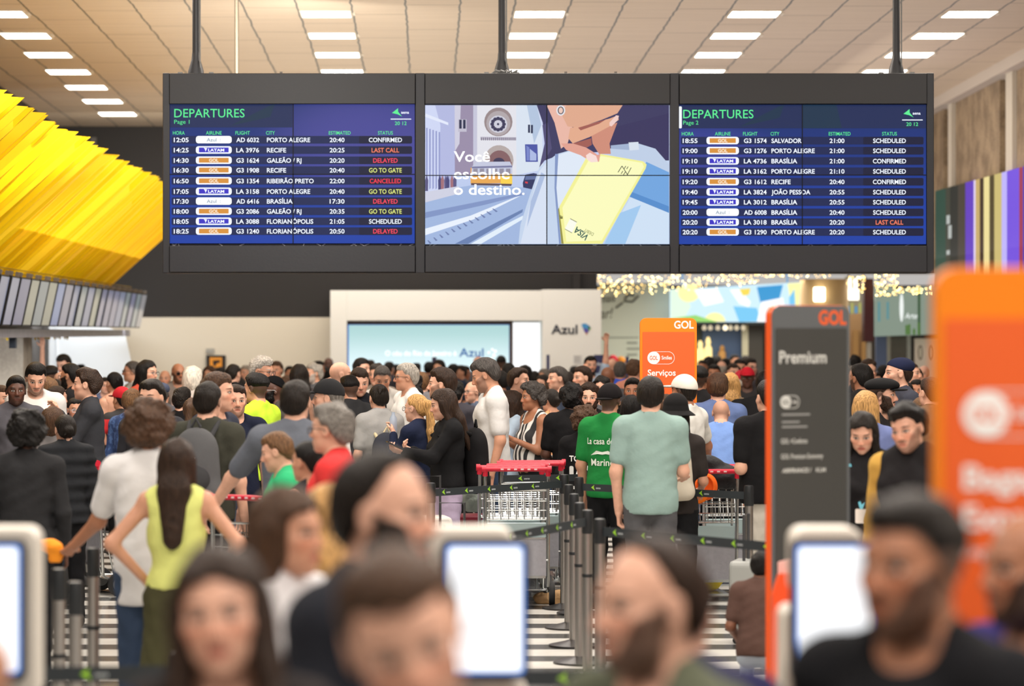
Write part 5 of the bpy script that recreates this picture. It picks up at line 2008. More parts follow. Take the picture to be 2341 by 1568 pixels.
    # ---- clothes
    def top_mesh(s, kind, h):
        lo, hi = s.bounds()
        f = Field(*[np.arange(l - 0.03, u + 0.03, h, dtype=np.float32) for l, u in zip(lo, hi)])
        e = {'jacket': 0.018, 'puffer': 0.034, 'tank': 0.01, 'vest': 0.034, 'long': 0.012, 'shirt': 0.012}.get(kind, 0.014)
        up = {'tee': 0.72, 'polo': 0.66, 'tank': 0.0, 'long': 1.96, 'shirt': 1.96, 'jacket': 1.97, 'puffer': 1.97, 'vest': 0.0}[kind]
        bw0 = s.bw
        if kind == 'vest':
            s.bw = bw0 * 0.78
        s.torso(f, e, 0.014 if kind != 'tank' else 0.006)
        s.bw = bw0
        hem = s.kw.get('hem', 0.86 if kind != 'tank' else 0.93)
        s.pelvis(f, e + 0.012 if kind != 'tank' else e)
        if kind not in ('tank',):
            w = 0.150 if s.fem else 0.152
            f.cone((0, 0.006, 1.22), (0, 0.01, hem + 0.02), (w - 0.02) * s.bw + s.fat, w * s.bw + s.fat * .8, s.T, 0.05, e=e * 0.7, fy=0.72)
        else:
            f.ell((0, 0.01, 0.95), (0.155 * s.bw + s.fat * .6, 0.108 + s.fat * .6, 0.12), s.T, 0.05, e=e)
        if up:
            s.arm(f, e + (0.007 if up < 1 else 0.002), up)
        ck = s.kw.get('collar', kind in ('polo', 'shirt', 'jacket', 'puffer', 'vest'))
        x, y, z = f.coords(s.T)
        f.D = np.maximum(f.D, hem - z).astype(np.float32)
        if kind == 'tank':
            f.ell((0, -0.06, 1.46), (0.10, 0.09, 0.10), s.T, 0.02, 's')
            f.ell((0, 0.08, 1.47), (0.09, 0.06, 0.08), s.T, 0.02, 's')
            for sd in (1, -1):
                f.ell((sd * 0.215 * s.bw, 0.0, 1.36), (0.075, 0.1, 0.115), s.T, 0.015, 's')
        elif not ck:
            f.ell((0, -0.045, 1.485), (0.066, 0.075, 0.06), s.T, 0.015, 's')
        # soft folds
        nz = np.sin(z * 46 + 5 * np.sin(x * 11) + 3 * y) * np.sin(x * 23 + 4 * np.sin(z * 9)) + 0.6 * np.sin(z * 70 + x * 34)
        nz = nz * (0.35 + 0.65 * np.sin(x * 7 + 2.1) * np.sin(z * 6.3 + 0.7)) + 0.5 * np.sin((x * 0.7 + z) * 26 + 3 * np.sin(x * 15 + y * 9))
        am = {'puffer': 0.0, 'tank': 0.002}.get(kind, 0.0034)
        f.D = f.D + (am * nz).astype(np.float32)
        if kind == 'puffer':
            f.D = f.D + (0.009 * np.cos(z * 62)).astype(np.float32)
        if ck:
            a = s.oT + s.RT @ np.array([0, 0.012, 1.425])
            b = s.oT + s.RT @ np.array([0, 0.020, 1.475 if kind != 'puffer' else 1.50])
            f.cone(a, b, 0.074, 0.070, None, 0.012)
            f.cone(b + [0, 0, 0.01], b + [0, -0.004, 0.10], 0.054, 0.06, None, 0.008, 's')
            f.cone(s.oT + s.RT @ np.array([0, -0.085, 1.49]), s.oT + s.RT @ np.array([0, -0.115, 1.40]), 0.042, 0.008, None, 0.01, 's')
        return f.mesh()

    def bottom_mesh(s, kind, h):
        lo, hi = s.bounds()
        hi = np.array([hi[0], hi[1], s.hipz + 0.16])
        f = Field(*[np.arange(l - 0.03, u + 0.03, h, dtype=np.float32) for l, u in zip(lo, hi)])
        s.pelvis(f, 0.008)
        if kind == 'skirt':
            f.cone((0, 0.01, s.hipz), (0, 0.02, 0.5), 0.15, 0.2, None, 0.05, fy=0.8)
        for i, sd in enumerate((1, -1)):
            k_, a = np.array(s.knee[i]), np.array(s.ank[i])
            w = 0.03 if kind == 'wide' else 0.0
            f.cone((sd * 0.085, 0.01, s.hipz - 0.06), k_, 0.096, 0.068 + w * .6, None, 0.03)
            f.cone(k_, a + [0, 0, -0.02], 0.068 + w * .6, 0.056 + w, None, 0.02)
        x, y, z = f.coords(None)
        nz = np.sin(z * 40 + 6 * np.sin(x * 17) + 4 * y) * np.sin(x * 30 + 3 * np.sin(z * 8))
        f.D = (f.D + 0.005 * nz).astype(np.float32)
        f.D = np.maximum(f.D, np.maximum(0.07 - z, z - (s.hipz + 0.06))).astype(np.float32)
        if kind == 'shorts':
            f.D = np.maximum(f.D, 0.45 - z).astype(np.float32)
        return f.mesh()

    def shoe_mesh(s, h):
        out = []
        for i in (0, 1):
            ak = np.array(s.ank[i])
            f = Field(*[np.arange(l, u, h, dtype=np.float32) for l, u in zip(ak + [-.08, -.26, -.1], ak + [.08, .1, .09])])
            f.cone(ak + [0, 0.03, -0.035], ak + [0, -0.15, -0.045], 0.045, 0.036, None, 0.03)
            f.cone(ak + [0, 0.02, 0.0], ak + [0, -0.03, -0.02], 0.045, 0.04, None, 0.03)
            z = f.coords(None)[2]
            f.D = np.maximum(f.D, 0.004 - z).astype(np.float32)
            out.append(f.mesh())
        V0, Q0 = out[0]
        V1, Q1 = out[1]
        return np.concatenate([V0, V1]), np.concatenate([Q0, Q1 + len(V0)])


def glasses_mb(p, sun=False):
    m = MB()
    R, o = p.H
    m.X = Matrix(((R[0][0], R[0][1], R[0][2], o[0]), (R[1][0], R[1][1], R[1][2], o[1]), (R[2][0], R[2][1], R[2][2], o[2]), (0, 0, 0, 1)))
    for sd in (1, -1):
        pts = [(sd * 0.034 + 0.024 * math.cos(a), -0.103 + 0.004 * abs(math.cos(a)), -0.003 + 0.019 * math.sin(a)) for a in np.linspace(0, 2 * math.pi, 16, endpoint=False)]
        m.tube(pts, 0.0022, 6, 0, True)
        m.tube([(sd * 0.058, -0.099, 0.004), (sd * 0.075, -0.07, 0.006), (sd * 0.084, 0.0, 0.004), (sd * 0.084, 0.012, -0.012)], 0.0022, 6, 0)
        m.add([(q[0], q[1] + 0.0005, q[2]) for q in pts], [tuple(range(16))], 1)
    m.tube([(-0.011, -0.104, 0.001), (0, -0.107, 0.004), (0.011, -0.104, 0.001)], 0.002, 6, 0)
    return m


PEOPLE = []


def P(label, x, ytop, hp, yaw=0, hair='short', hc='K', skin='L', top=('tee', (60, 60, 62)), bot=('trousers', (52, 54, 62)), **kw):
    PEOPLE.append(dict(label=label, x=x, ytop=ytop, hp=hp, yaw=yaw, hair=hair, hc=hc, skin=skin, top=top, bot=bot, **kw))
    return PEOPLE[-1]


def hobj(name, p, V, Q, mats, parent, k, props):
    me = np_mesh(name, V * k, Q, mats)
    a = me.attributes.new('hc', 'FLOAT_VECTOR', 'POINT')
    a.data.foreach_set('vector', p.hcoord(V).ravel())
    o = link(name, me, parent)
    for kk, vv in props.items():
        o[kk] = vv
    return o


GLASS = mat((200, 206, 212), 0.08, 0, 0, 0, 60, 0.5, 0.12)
GROUP = 'travellers waiting in the check-in hall'


def build_person(d, idx):
    rnd = random.Random(idx * 7 + 3)
    yaw = d['yaw']
    byaw = d.get('byaw', yaw * 0.85 if abs(yaw) < 120 else yaw)
    d['hyaw'] = d.get('hyaw', yaw - byaw)
    p = Person(d)
    s_ = d['s']
    k = d['k']
    hf = min(0.0095, max(0.0052, 1.55 / s_)) if s_ < 700 else 0.0058
    hb = 0.015 if s_ > 230 else 0.022
    V, Q = p.body_mesh(hf, hb)
    bd = d.get('beard', 0.0)
    hcol = lin(HAIRS[d['hc']])
    props = {'skin_tone': list(lin(SKINS[d['skin']])), 'hair_tone': list(hcol), 'face': [min(bd, 1.0), float(d.get('scalp', 0.85 if d['hair'] in ('buzz', 'fade') else 0.0)), float(p.fem)],
             'curl': 1.0 if d['hair'] in ('curly', 'afro', 'wavy', 'crop') else 0.0}
    o = hobj('person', p, V, Q, [SKIN], None, k, props)
    tag(o, d['label'], 'person', GROUP)
    r = math.radians(byaw)
    hx, hy = p.oH[0] * k, p.oH[1] * k
    o.location = (d['X'] - (hx * math.cos(r) - hy * math.sin(r)), d['Y'] - (hx * math.sin(r) + hy * math.cos(r)) * 0.0, 0)
    o.rotation_euler = (0, 0, r)
    hh = hf * 1.15
    if d['hair'] not in ('bald', 'none'):
        V, Q = p.hair_mesh(d['hair'], hh, rnd)
        if len(V):
            hobj('hair', p, V, Q, [HAIR], o, k, props)
    if bd >= 1.0:
        V, Q = p.beard_mesh(hh, 0.03 if bd > 1.2 else 0.0)
        hobj('beard', p, V, Q, [HAIR], o, k, dict(props, curl=1.0))
    if d.get('cap'):
        kind, cc = d['cap'][0], d['cap'][1]
        (V, Q), (V2, Q2) = p.cap_mesh(kind, hh)
        c = link('cap' if kind not in ('bucket',) else 'hat', np_mesh('cap', V * k, Q, [cloth(cc, 0.2)]), o)
        if len(V2):
            link('brim', np_mesh('brim', V2 * k, Q2, [cloth(cc if len(d['cap']) < 3 else d['cap'][2], 0.2)]), c)
    if d.get('glasses'):
        m = glasses_mb(p)
        m.v = [tuple(np.array(v) * k) for v in m.v]
        gc = d['glasses'] if isinstance(d['glasses'], tuple) else (30, 28, 30)
        m.build('glasses', [mat(gc, 0.3), GLASS if not d.get('sun') else mat((20, 16, 14), 0.15)], o, True)
    ch = 0.0145 if s_ > 230 else 0.021
    kind, tc = d['top'][0], d['top'][1]
    V, Q = p.top_mesh(kind, ch)
    nm = {'tee': 'tee_shirt', 'polo': 'polo_shirt', 'tank': 'tank_top', 'long': 'jumper', 'shirt': 'shirt', 'jacket': 'jacket', 'puffer': 'puffer_jacket', 'vest': 'vest'}[kind]
    if len(d['top']) > 2 and callable(d['top'][2]):
        tm = d['top'][2]()
    else:
        tm = cloth(tc)
    to = hobj(nm, p, V, Q, [tm], o, k, {})
    d['top_obj'] = to
    if d.get('over'):
        V2, Q2 = p.top_mesh('vest', ch)
        hobj('vest', p, V2, Q2, [cloth(d['over'])], o, k, {})
    d['bv'] = (V * k, Q)
    V, Q = p.bottom_mesh(d['bot'][0], 0.018 if s_ > 230 else 0.028)
    link({'skirt': 'skirt', 'shorts': 'shorts'}.get(d['bot'][0], 'trousers'), np_mesh('trousers', V * k, Q, [cloth(d['bot'][1])]), o)
    V, Q = p.shoe_mesh(0.018)
    sh = link('shoes', np_mesh('shoes', V * k, Q, [mat(d.get('shoes', (40, 38, 38)), 0.6)]), o)
    d['obj'], d['p'] = o, p
    return o


def project_print(d, words_, col, local_z, back=True, name='print'):
    """words lying on the shirt: list of (text, x, z, cap, width) in the person's own metres"""
    V, Q = d['bv']
    bvh = BVHTree.FromPolygons([tuple(v) for v in V], [tuple(q) for q in Q])
    m = MB()
    for it in words_:
        if isinstance(it[0], str):
            m.text(it[0], it[1], it[2], 0, it[3], 0, 'c', it[5] if len(it) > 5 else 0.0, it[4])
        else:
            m.flat(it[0], 0, it[1])
    out = []
    sgn = 1 if back else -1
    for v in m.v:
        x = -v[0] if back else v[0]
        hit = bvh.ray_cast(Vector((x, sgn * 1.0, v[2])), Vector((0, -sgn, 0)))
        y = hit[0].y if hit[0] is not None else 0.1 * sgn
        out.append((x, y + sgn * 0.007, v[2]))
    m.v = out
    return m.build(name, col if isinstance(col, list) else [col], d['obj'])


def place_people():
    for d in PEOPLE:
        kw = dict(d)
        yaw = d['yaw']
        byaw = d.get('byaw', yaw * 0.85 if abs(yaw) < 120 else yaw)
        kw['hyaw'] = d.get('hyaw', yaw - byaw)
        p = Person(kw)
        t = {'afro': 0.05, 'curly': 0.03, 'wavy': 0.02, 'bald': 0.0, 'ring': 0.0, 'buzz': 0.004, 'quiff': 0.02}.get(d['hair'], 0.014)
        if d.get('cap'):
            t = 0.02
        d['top0'] = p.top + t
        s_ = d['hp'] / 0.235
        zt = HC - (d['ytop'] - CY) / s_
        k = zt / d['top0']
        kmin, kmax = d.get('krange', (0.86, 1.10))
        kk = min(max(k, kmin), kmax)
        if kk != k:
            s_ = (d['ytop'] - CY) / (HC - kk * d['top0'])
        d['Y'] = min(F / s_, 51.0 if d['x'] > 1385 else 45.7)
    # nobody stands inside somebody else: move along the line of sight
    for it in range(200):
        moved = False
        L_ = sorted(PEOPLE, key=lambda q: q['Y'])
        for i, a in enumerate(L_):
            for b in L_[i + 1:]:
                if b['Y'] - a['Y'] > 0.6:
                    break
                xa, xb = (a['x'] - CX) * a['Y'] / F, (b['x'] - CX) * b['Y'] / F
                need = 0.40
                dxx = abs(xa - xb)
                if dxx < need + 0.08:
                    wy = need * math.sqrt(max(0, 1 - (dxx / (need + 0.08)) ** 2))
                    gap = b['Y'] - a['Y']
                    if gap < wy - 0.005:
                        sh = (wy - gap) / 2 + 0.004
                        if not a.get('fix'):
                            a['Y'] -= sh
                        if not b.get('fix'):
                            b['Y'] += sh
                        moved = True
        if not moved:
            break
    for d in PEOPLE:
        d['s'] = F / d['Y']
        d['k'] = (HC - (d['ytop'] - CY) / d['s']) / d['top0']
        d['X'] = (d['x'] - CX) / d['s']

# ------------------------------------------------------------------ the crowd
def zebra():
    g = NG('zebra_print')
    tc = g.n('ShaderNodeTexCoord')
    nz = g.n('ShaderNodeTexWave')
    nz.inputs['Scale'].default_value = 5.5
    nz.inputs['Distortion'].default_value = 7.0
    nz.inputs['Detail'].default_value = 1.0
    g.nt.links.new(g.mapping(tc.outputs['Object'], (1.0, 1.2, 0.5)), nz.inputs['Vector'])
    g.put(g.b.inputs['Base Color'], g.mix(g.step(nz.outputs['Fac'], 0.5, 0.56), (0.02, 0.02, 0.022, 1), (0.72, 0.7, 0.66, 1)))
    g.b.inputs['Roughness'].default_value = 0.8
    return g.m


def speckle(c0, c1, sc=90):
    def fn():
        g = NG('printed_cloth')
        tc = g.n('ShaderNodeTexCoord')
        g.put(g.b.inputs['Base Color'], g.mix(g.step(g.noise(tc.outputs['Object'], sc, 4), 0.45, 0.6), (*lin(c0), 1), (*lin(c1), 1)))
        g.b.inputs['Roughness'].default_value = 0.85
        return g.m
    return fn


def raglan():
    g = NG('two_tone_tee')
    tc = g.n('ShaderNodeTexCoord')
    sep = g.n('ShaderNodeSeparateXYZ')
    g.nt.links.new(tc.outputs['Object'], sep.inputs[0])
    h = g.M('ADD', sep.outputs[2], g.M('MULTIPLY', g.M('ABSOLUTE', sep.outputs[0]), 0.35))
    g.put(g.b.inputs['Base Color'], g.mix(g.step(h, 1.31, 1.315), (*lin((58, 58, 60)), 1), (*lin((176, 172, 166)), 1)))
    g.b.inputs['Roughness'].default_value = 0.85
    return g.m


def yoked(c0, c1):
    def fn():
        g = NG('team_shirt')
        tc = g.n('ShaderNodeTexCoord')
        sep = g.n('ShaderNodeSeparateXYZ')
        g.nt.links.new(tc.outputs['Object'], sep.inputs[0])
        b = g.M('ABSOLUTE', g.M('SUBTRACT', g.M('FRACT', g.M('MULTIPLY', sep.outputs[2], 4.2)), 0.5))
        g.put(g.b.inputs['Base Color'], g.mix(g.step(b, 0.2, 0.21), (*lin(c0), 1), (*lin(c1), 1)))
        g.b.inputs['Roughness'].default_value = 0.8
        return g.m
    return fn


BLKC, CHAR, NAVY, WHI = (34, 33, 35), (64, 64, 66), (38, 44, 66), (226, 223, 218)
JEANS = ('trousers', (62, 78, 104))
BKT = ('trousers', (34, 34, 37))
GRT = ('trousers', (92, 92, 95))

# --- nearest, strongly out of focus
P('woman with long dark brown hair smiling at the camera in the bottom foreground', 505, 1246, 300, -4, 'long', 'R', 'L', ('tee', (52, 46, 46)), BKT, fem=1, hair_front=1, hair_len=.34, roll=-6, fix=1, s=1230)
P('man with short brown hair tilting his flushed face beside the middle kiosk', 925, 1250, 372, 8, 'short', 'b', 'L', ('tee', NAVY), JEANS, roll=-16, pitch=14, beard=.25, fix=1)
P('balding bearded man in profile facing left in front of the queue posts', 1480, 1222, 300, -62, 'neat', 'R', 'L', ('tee', (96, 100, 82)), JEANS, beard=.85, fix=1, recede=.15, hair_t=.01)
P('person in navy tee leaning behind the balding bearded man, head hidden', 1560, 1290, 250, 165, 'short', 'R', 'L', ('tee', (44, 44, 84)), BKT, krange=(.8, 1.15), wide=1.05, lean=8, ra=((0.2, .1, -0.2), (0.33, .2, -0.38)), fix=1)
P('young man in black tee with cropped hair beside the right kiosk', 2080, 1118, 305, -48, 'fade', 'k', 'T', ('tee', (30, 30, 34)), BKT, beard=.75, fix=1, hair_t=.009)
P('man in violet blue top cut off by the right edge of the frame', 2352, 1172, 263, -70, 'ring', 'k', 'T', ('tee', (78, 70, 150)), JEANS, beard=.9, fix=1)
P('bearded man in profile with receding dark hair towering in the foreground', 882, 1030, 252, 68, 'neat', 'k', 'L', ('tee', (46, 48, 56)), JEANS, beard=1.3, recede=.12, fix=1, krange=(.9, 1.12))
P('person with bare shoulder cut off at the bottom left corner', -190, 1120, 290, 60, 'short', 'b', 'M', ('tank', (150, 120, 100)), JEANS, krange=(.75, 1.1), fix=1)
P('woman in white jacket with long brown hair facing right in profile', 660, 1112, 200, 62, 'long', 'b', 'M', ('jacket', (226, 224, 226)), JEANS, fem=1, hair_len=.3, fix=1)
P('person with long blonde hair seen from behind near the woman in white', 752, 1106, 165, 176, 'long', 'B', 'L', ('tee', (200, 186, 150)), BKT, fem=1, hair_len=.36)
# --- foreground left, softer
P('person in black jumper with black afro hair standing with back turned at the left', 62, 932, 92, 178, 'afro', 'K', 'D', ('long', (52, 52, 54)), BKT, fem=1, wide=1.18, hair_t=.045)
P('woman in black puffer jacket with dark tied hair beside the afro haired person', 148, 946, 76, -158, 'bun', 'k', 'L', ('puffer', (50, 52, 56)), BKT, fem=1, bun_z=-.01)
P('person in white tee with big brown curls holding an orange cloth', 340, 920, 106, 172, 'curly', 'b', 'T', ('tee', (222, 220, 220)), JEANS, hair_t=.055, fix=1, la=((0.12, .10, -0.27), (0.27, .20, -0.40)), hem=.70)
P('woman in lime tank top with long wavy dark hair, olive jacket tied at waist', 405, 1002, 112, 176, 'long', 'R', 'M', ('tank', (214, 218, 128)), ('skirt', (82, 80, 54)), fem=1, la='a', ra='a', hair_len=.40, fix=1)
P('man in olive polo carrying a grey backpack, short dark hair, back turned', 476, 872, 84, 165, 'short', 'k', 'L', ('polo', (72, 72, 62)), BKT, scalp=.5)
P('man with reddish brown hair right behind the grey backpack wearer', 500, 850, 82, 80, 'crop', 'b', 'L', ('tee', (60, 64, 80)), JEANS)
P('man with moustache and open mouth facing the camera beside the navy uniform', 540, 878, 72, 12, 'short', 'R', 'L', ('tee', (34, 40, 62)), BKT, beard=.5, open=1)
P('woman in navy uniform jacket with grey cap and black bun', 572, 880, 62, 178, 'bun', 'K', 'M', ('jacket', (70, 74, 92)), BKT, fem=1, cap=('cap', (112, 118, 136)), bun_z=-.02)
P('man in heather grey tee with dark cropped hair reaching to a trolley handle', 676, 868, 92, 172, 'short', 'k', 'L', ('tee', (104, 108, 118)), JEANS, wide=1.12, la=((0.20, .12, -0.23), (0.34, .2, -0.42)))
P('grey haired man in red tee with glasses looking left', 755, 920, 108, -112, 'wavy', 'G', 'L', ('tee', (222, 62, 62)), JEANS, glasses=1, fix=1, hair_t=.024)
P('man in white shirt wearing a black baseball cap facing left', 748, 866, 76, -95, 'short', 'G', 'L', ('tee', (220, 218, 214)), JEANS, cap=('cap', (48, 48, 50)), wide=1.1, fat=.03)
P('boy in green tee with light brown hair facing left', 632, 988, 96, -98, 'short', 'c', 'L', ('tee', (50, 168, 112)), JEANS, pitch=14, krange=(.7, 1.1))
P('woman with sleek black hair and bare neck facing away left', 702, 1006, 104, -128, 'bun', 'K', 'M', ('tank', (60, 58, 60)), BKT, fem=1, bun_z=-.02, krange=(.75, 1.1))
# --- left middle
P('young man in grey jacket with very short hair looking at the camera at the left', 37, 857, 66, 14, 'fade', 'K', 'D', ('jacket', (88, 86, 92)), JEANS, beard=.4)
P('man in white tee with moustache looking down beside the concrete column', 84, 831, 62, 12, 'short', 'K', 'L', ('tee', (228, 224, 220)), JEANS, pitch=22, beard=.55, hair_t=.018)
P('man with short dark hair behind the moustached man in white tee', 116, 834, 50, 150, 'fade', 'K', 'M', ('tee', BLKC))
P('man leaning with one hand raised against the white bay wall', 146, 810, 42, -28, 'short', 'k', 'L', ('tee', (90, 90, 100)), ra='r', pitch=18)
P('man with dark beard and glasses facing left before the white bay', 160, 830, 54, -112, 'short', 'K', 'M', ('tee', BLKC), glasses=1, beard=1.0)
P('older person with thinning grey brown hair seen from behind', 140, 850, 54, 168, 'ring', 's', 'L', ('shirt', (80, 80, 84)), scalp=.4)
P('man in charcoal shirt with dark wavy hair in profile facing left', 196, 840, 66, -92, 'wavy', 'R', 'L', ('shirt', (62, 63, 68)), BKT, la='c')
P('woman with copper brown bob seen from behind in beige top', 108, 864, 58, -150, 'bob', 'c', 'L', ('tee', (200, 176, 150)), fem=1)
P('woman in black top with dark low bun facing away right', 131, 880, 60, 128, 'bun', 'R', 'L', ('tee', BLKC), fem=1, bun_z=.05)
P('woman in royal blue top with clear glasses and pulled back hair', 172, 908, 62, 22, 'bun', 'K', 'M', ('tee', (40, 74, 190)), BKT, fem=1, glasses=(190, 190, 196), bun_z=-.03)
P('person with chestnut hair between the afro and the blue top', 121, 932, 58, 165, 'bob', 'b', 'L', ('tee', (120, 116, 116)), fem=1)
P('person in grey sweater at the far left edge beside the young man', 2, 880, 62, 60, 'short', 'b', 'L', ('long', (96, 92, 96)))
P('man in blue patterned denim shirt with light brown hair, back turned', 303, 888, 62, 150, 'short', 'c', 'L', ('shirt', (52, 78, 122), speckle((40, 62, 106), (70, 98, 146), 26)), JEANS)
P('person in red and black team shirt and red cap leaning on a trolley', 277, 884, 58, -140, 'short', 'K', 'M', ('tee', (190, 36, 40), yoked((26, 24, 26), (196, 34, 40))), BKT, cap=('cap', (182, 36, 46), (90, 30, 36)), la=((0.18, .05, -0.18), (0.30, .16, -0.36)))
P('man with thick dark hair and heavy brows facing the camera half hidden', 346, 867, 78, -22, 'short', 'k', 'L', ('tee', (60, 60, 66)), BKT, hair_t=.018)
P('man with glasses and grey short hair facing left by the white bay', 301, 825, 46, -80, 'buzz', 's', 'M', ('shirt', (220, 218, 215)), glasses=1, top_=0)
P('woman with long black hair and glasses facing right by the beige wall', 338, 823, 52, 62, 'long', 'K', 'L', ('tee', (172, 70, 52)), fem=1, glasses=1, hair_len=.26)
P('woman with black spiky bun in peach top seen from behind', 260, 849, 52, -140, 'bun', 'K', 'L', ('tank', (214, 164, 140)), fem=1, bun_z=.05)
P('person with dark bob behind the red cap', 326, 853, 46, 170, 'bob', 'k', 'L', ('tee', BLKC), fem=1)
P('balding man with hands near his mouth before the beige wall', 377, 847, 42, -5, 'ring', 'k', 'M', ('shirt', (70, 70, 78)), ra='c', la='c')
P('bald man in dark sunglasses before the beige wall', 408, 831, 46, 24, 'bald', 'k', 'T', ('tee', (120, 110, 104)), glasses=1, sun=1, beard=.7)
P('older person with short curly silver hair below the bald man in sunglasses', 413, 855, 40, 170, 'crop', 'g', 'L', ('tee', (110, 110, 116)))
P('woman with white bobbed hair seen from behind', 441, 838, 52, 158, 'bob', 'W', 'L', ('tee', (190, 182, 176)), fem=1)
P('person with auburn fringe below the black poster', 478, 837, 38, -20, 'bob', 'b', 'L', ('tee', (86, 74, 70)), fem=1)
P('bald man seen from behind right of the black poster', 525, 845, 42, 172, 'ring', 'g', 'L', ('shirt', (150, 160, 180)))
P('person with dark hair right of the black poster', 534, 832, 44, 150, 'short', 'k', 'L', ('tee', BLKC))
P('man with tousled grey hair facing left before the beige wall', 562, 834, 36, -40, 'crop', 'g', 'L', ('shirt', (160, 150, 140)))
P('tall silver haired man in glasses looking right before the beige wall', 600, 813, 58, 66, 'wavy', 'g', 'M', ('shirt', (120, 130, 150)), glasses=1, hair_t=.02, pitch=8)
P('man with brown fringe facing the camera beside the silver haired man', 632, 825, 40, -18, 'neat', 'b', 'M', ('tee', (130, 96, 80)))
P('young man in lime safety vest with faded black hair facing left', 584, 852, 66, -122, 'fade', 'K', 'M', ('tee', (190, 226, 60)), BKT, collar=True, hair_t=.018)
P('bald dark skinned man with glasses and full beard facing left', 623, 858, 62, -72, 'bald', 'K', 'D', ('tee', (90, 84, 78)), glasses=(190, 190, 190), beard=1.1, cap=('band', (22, 22, 24)))
P('woman with dark slicked long hair before the beige wall', 682, 832, 50, -150, 'long', 'k', 'M', ('tee', (80, 74, 76)), fem=1, hair_len=.2)
P('man with curly grey hair and beard facing left', 716, 827, 44, -60, 'curly', 'g', 'M', ('shirt', (100, 100, 104)), beard=.8, hair_t=.022)
P('dark haired person behind the curly grey haired man', 728, 824, 38, 120, 'crop', 'K', 'T', ('tee', BLKC))
P('bald dark skinned man far back at the edge of the booth', 752, 818, 32, 20, 'bald', 'K', 'D', ('tee', (70, 66, 70)))
P('man with shiny bald head at the left end of the glowing screen', 780, 828, 56, 100, 'bald', 'b', 'L', ('shirt', (90, 94, 104)))
P('man with head thrown back and eyes shut beside the black cap', 768, 850, 52, -85, 'short', 'R', 'L', ('tee', (80, 76, 80)), pitch=-38, ra='c')
P('woman with long dark braids behind the white shirt', 785, 862, 54, 170, 'long', 'k', 'T', ('tee', (96, 44, 56)), fem=1, hair_len=.36)
P('man with black fade haircut in black tee behind the white shirt', 797, 856, 60, -142, 'fade', 'K', 'M', ('tee', (56, 56, 58)), BKT, beard=.4)
P('person with brown waves between the grey tee and the poster', 655, 858, 44, 170, 'wavy', 'b', 'M', ('tee', (120, 100, 80)), fem=1)
P('person with greying cropped hair just above the grey tee man', 678, 856, 40, 175, 'short', 'G', 'L', ('tee', (80, 80, 86)))
P('person in dark cap just left of the reddish brown haired man', 370, 872, 56, 175, 'buzz', 's', 'M', ('tee', (84, 84, 90)), cap=('beret', (70, 76, 96)))
P('person with messy dark brown hair left of the grey backpack', 418, 884, 62, 150, 'crop', 'k', 'L', ('tee', BLKC))
P('woman with brown hair tied back left of the grey backpack', 440, 908, 66, 172, 'pony', 'b', 'L', ('tee', (74, 66, 66)), fem=1)
P('man with brown quiff just above the grey backpack', 447, 870, 48, 160, 'quiff', 'b', 'L', ('tee', (110, 100, 96)))
P('woman with dark shiny hair left of the grey cap', 545, 862, 44, 165, 'bob', 'K', 'M', ('tee', (66, 60, 66)), fem=1)
# --- middle, in front of the booth
P('man in black polo looking down in front of the glowing screen', 822, 841, 60, 12, 'short', 'R', 'L', ('polo', (30, 32, 40)), BKT, pitch=14)
P('young man with thick black hair against the glowing screen', 828, 818, 46, 55, 'crop', 'K', 'L', ('tee', (40, 40, 44)))
P('man with cropped dark hair right behind the black haired young man', 846, 822, 36, 170, 'short', 'R', 'M', ('tee', (100, 90, 90)))
P('man with wavy brown hair behind the shaven headed man', 862, 830, 48, -30, 'wavy', 's', 'L', ('shirt', (150, 140, 132)))
P('shaven headed man in two tone tee looking down', 874, 837, 56, 4, 'buzz', 's', 'M', ('tee', (120, 118, 116), raglan), BKT, pitch=24)
P('woman in grey tee with messy dark bun and beige straps', 865, 877, 64, -160, 'bun', 'k', 'L', ('tee', (152, 150, 148)), JEANS, fem=1, bun_z=.075)
P('older man with white hair and glasses facing left before the screen', 928, 829, 58, -82, 'short', 'g', 'M', ('tee', (228, 226, 222)), glasses=1)
P('man with black curls and blue glasses facing away left', 938, 845, 56, -118, 'curly', 'K', 'M', ('tee', (212, 210, 206)), glasses=(40, 90, 170), hair_t=.02)
P('man with ginger cropped hair in grey tee seen from behind', 965, 850, 52, 172, 'buzz', 'c', 'L', ('tee', (118, 116, 120)), JEANS)
P('man in cream shirt with swept brown hair in profile facing left', 1008, 841, 66, -96, 'neat', 'R', 'L', ('shirt', (214, 206, 188)), BKT, beard=.5, hair_t=.022)
P('woman in black beret and white top facing left', 938, 880, 58, -112, 'buzz', 'K', 'L', ('tee', (220, 218, 216)), JEANS, fem=1, cap=('beret', (34, 34, 36)), glasses=(190, 190, 190))
P('woman in navy top with long blonde ponytail holding a bottle', 950, 899, 68, -122, 'pony', 'B', 'L', ('long', (34, 42, 68)), JEANS, fem=1, hair_len=.46, la='c', glasses=(120, 110, 100))
P('woman in black jacket and lilac trousers with very long brown hair', 1012, 889, 70, -88, 'long', 'R', 'L', ('jacket', (34, 34, 36)), ('wide', (184, 168, 194)), fem=1, la='t', ra='p', hair_len=.44, pitch=10, hem=.93)
P('person in dark grey shirt with curly black hair bent behind the long haired woman', 1042, 868, 54, 165, 'curly', 'K', 'L', ('shirt', (72, 70, 78)), BKT, wide=1.1, hair_t=.02)
P('elderly man with thin grey hair and glasses looking left', 1080, 872, 52, -55, 'ring', 'g', 'L', ('shirt', (90, 100, 120)), glasses=1)
P('tall man in white tee with dark hair looking down to the left', 1108, 821, 66, -96, 'short', 's', 'M', ('tee', (218, 216, 214)), JEANS, pitch=20, beard=.5, hair_t=.02)
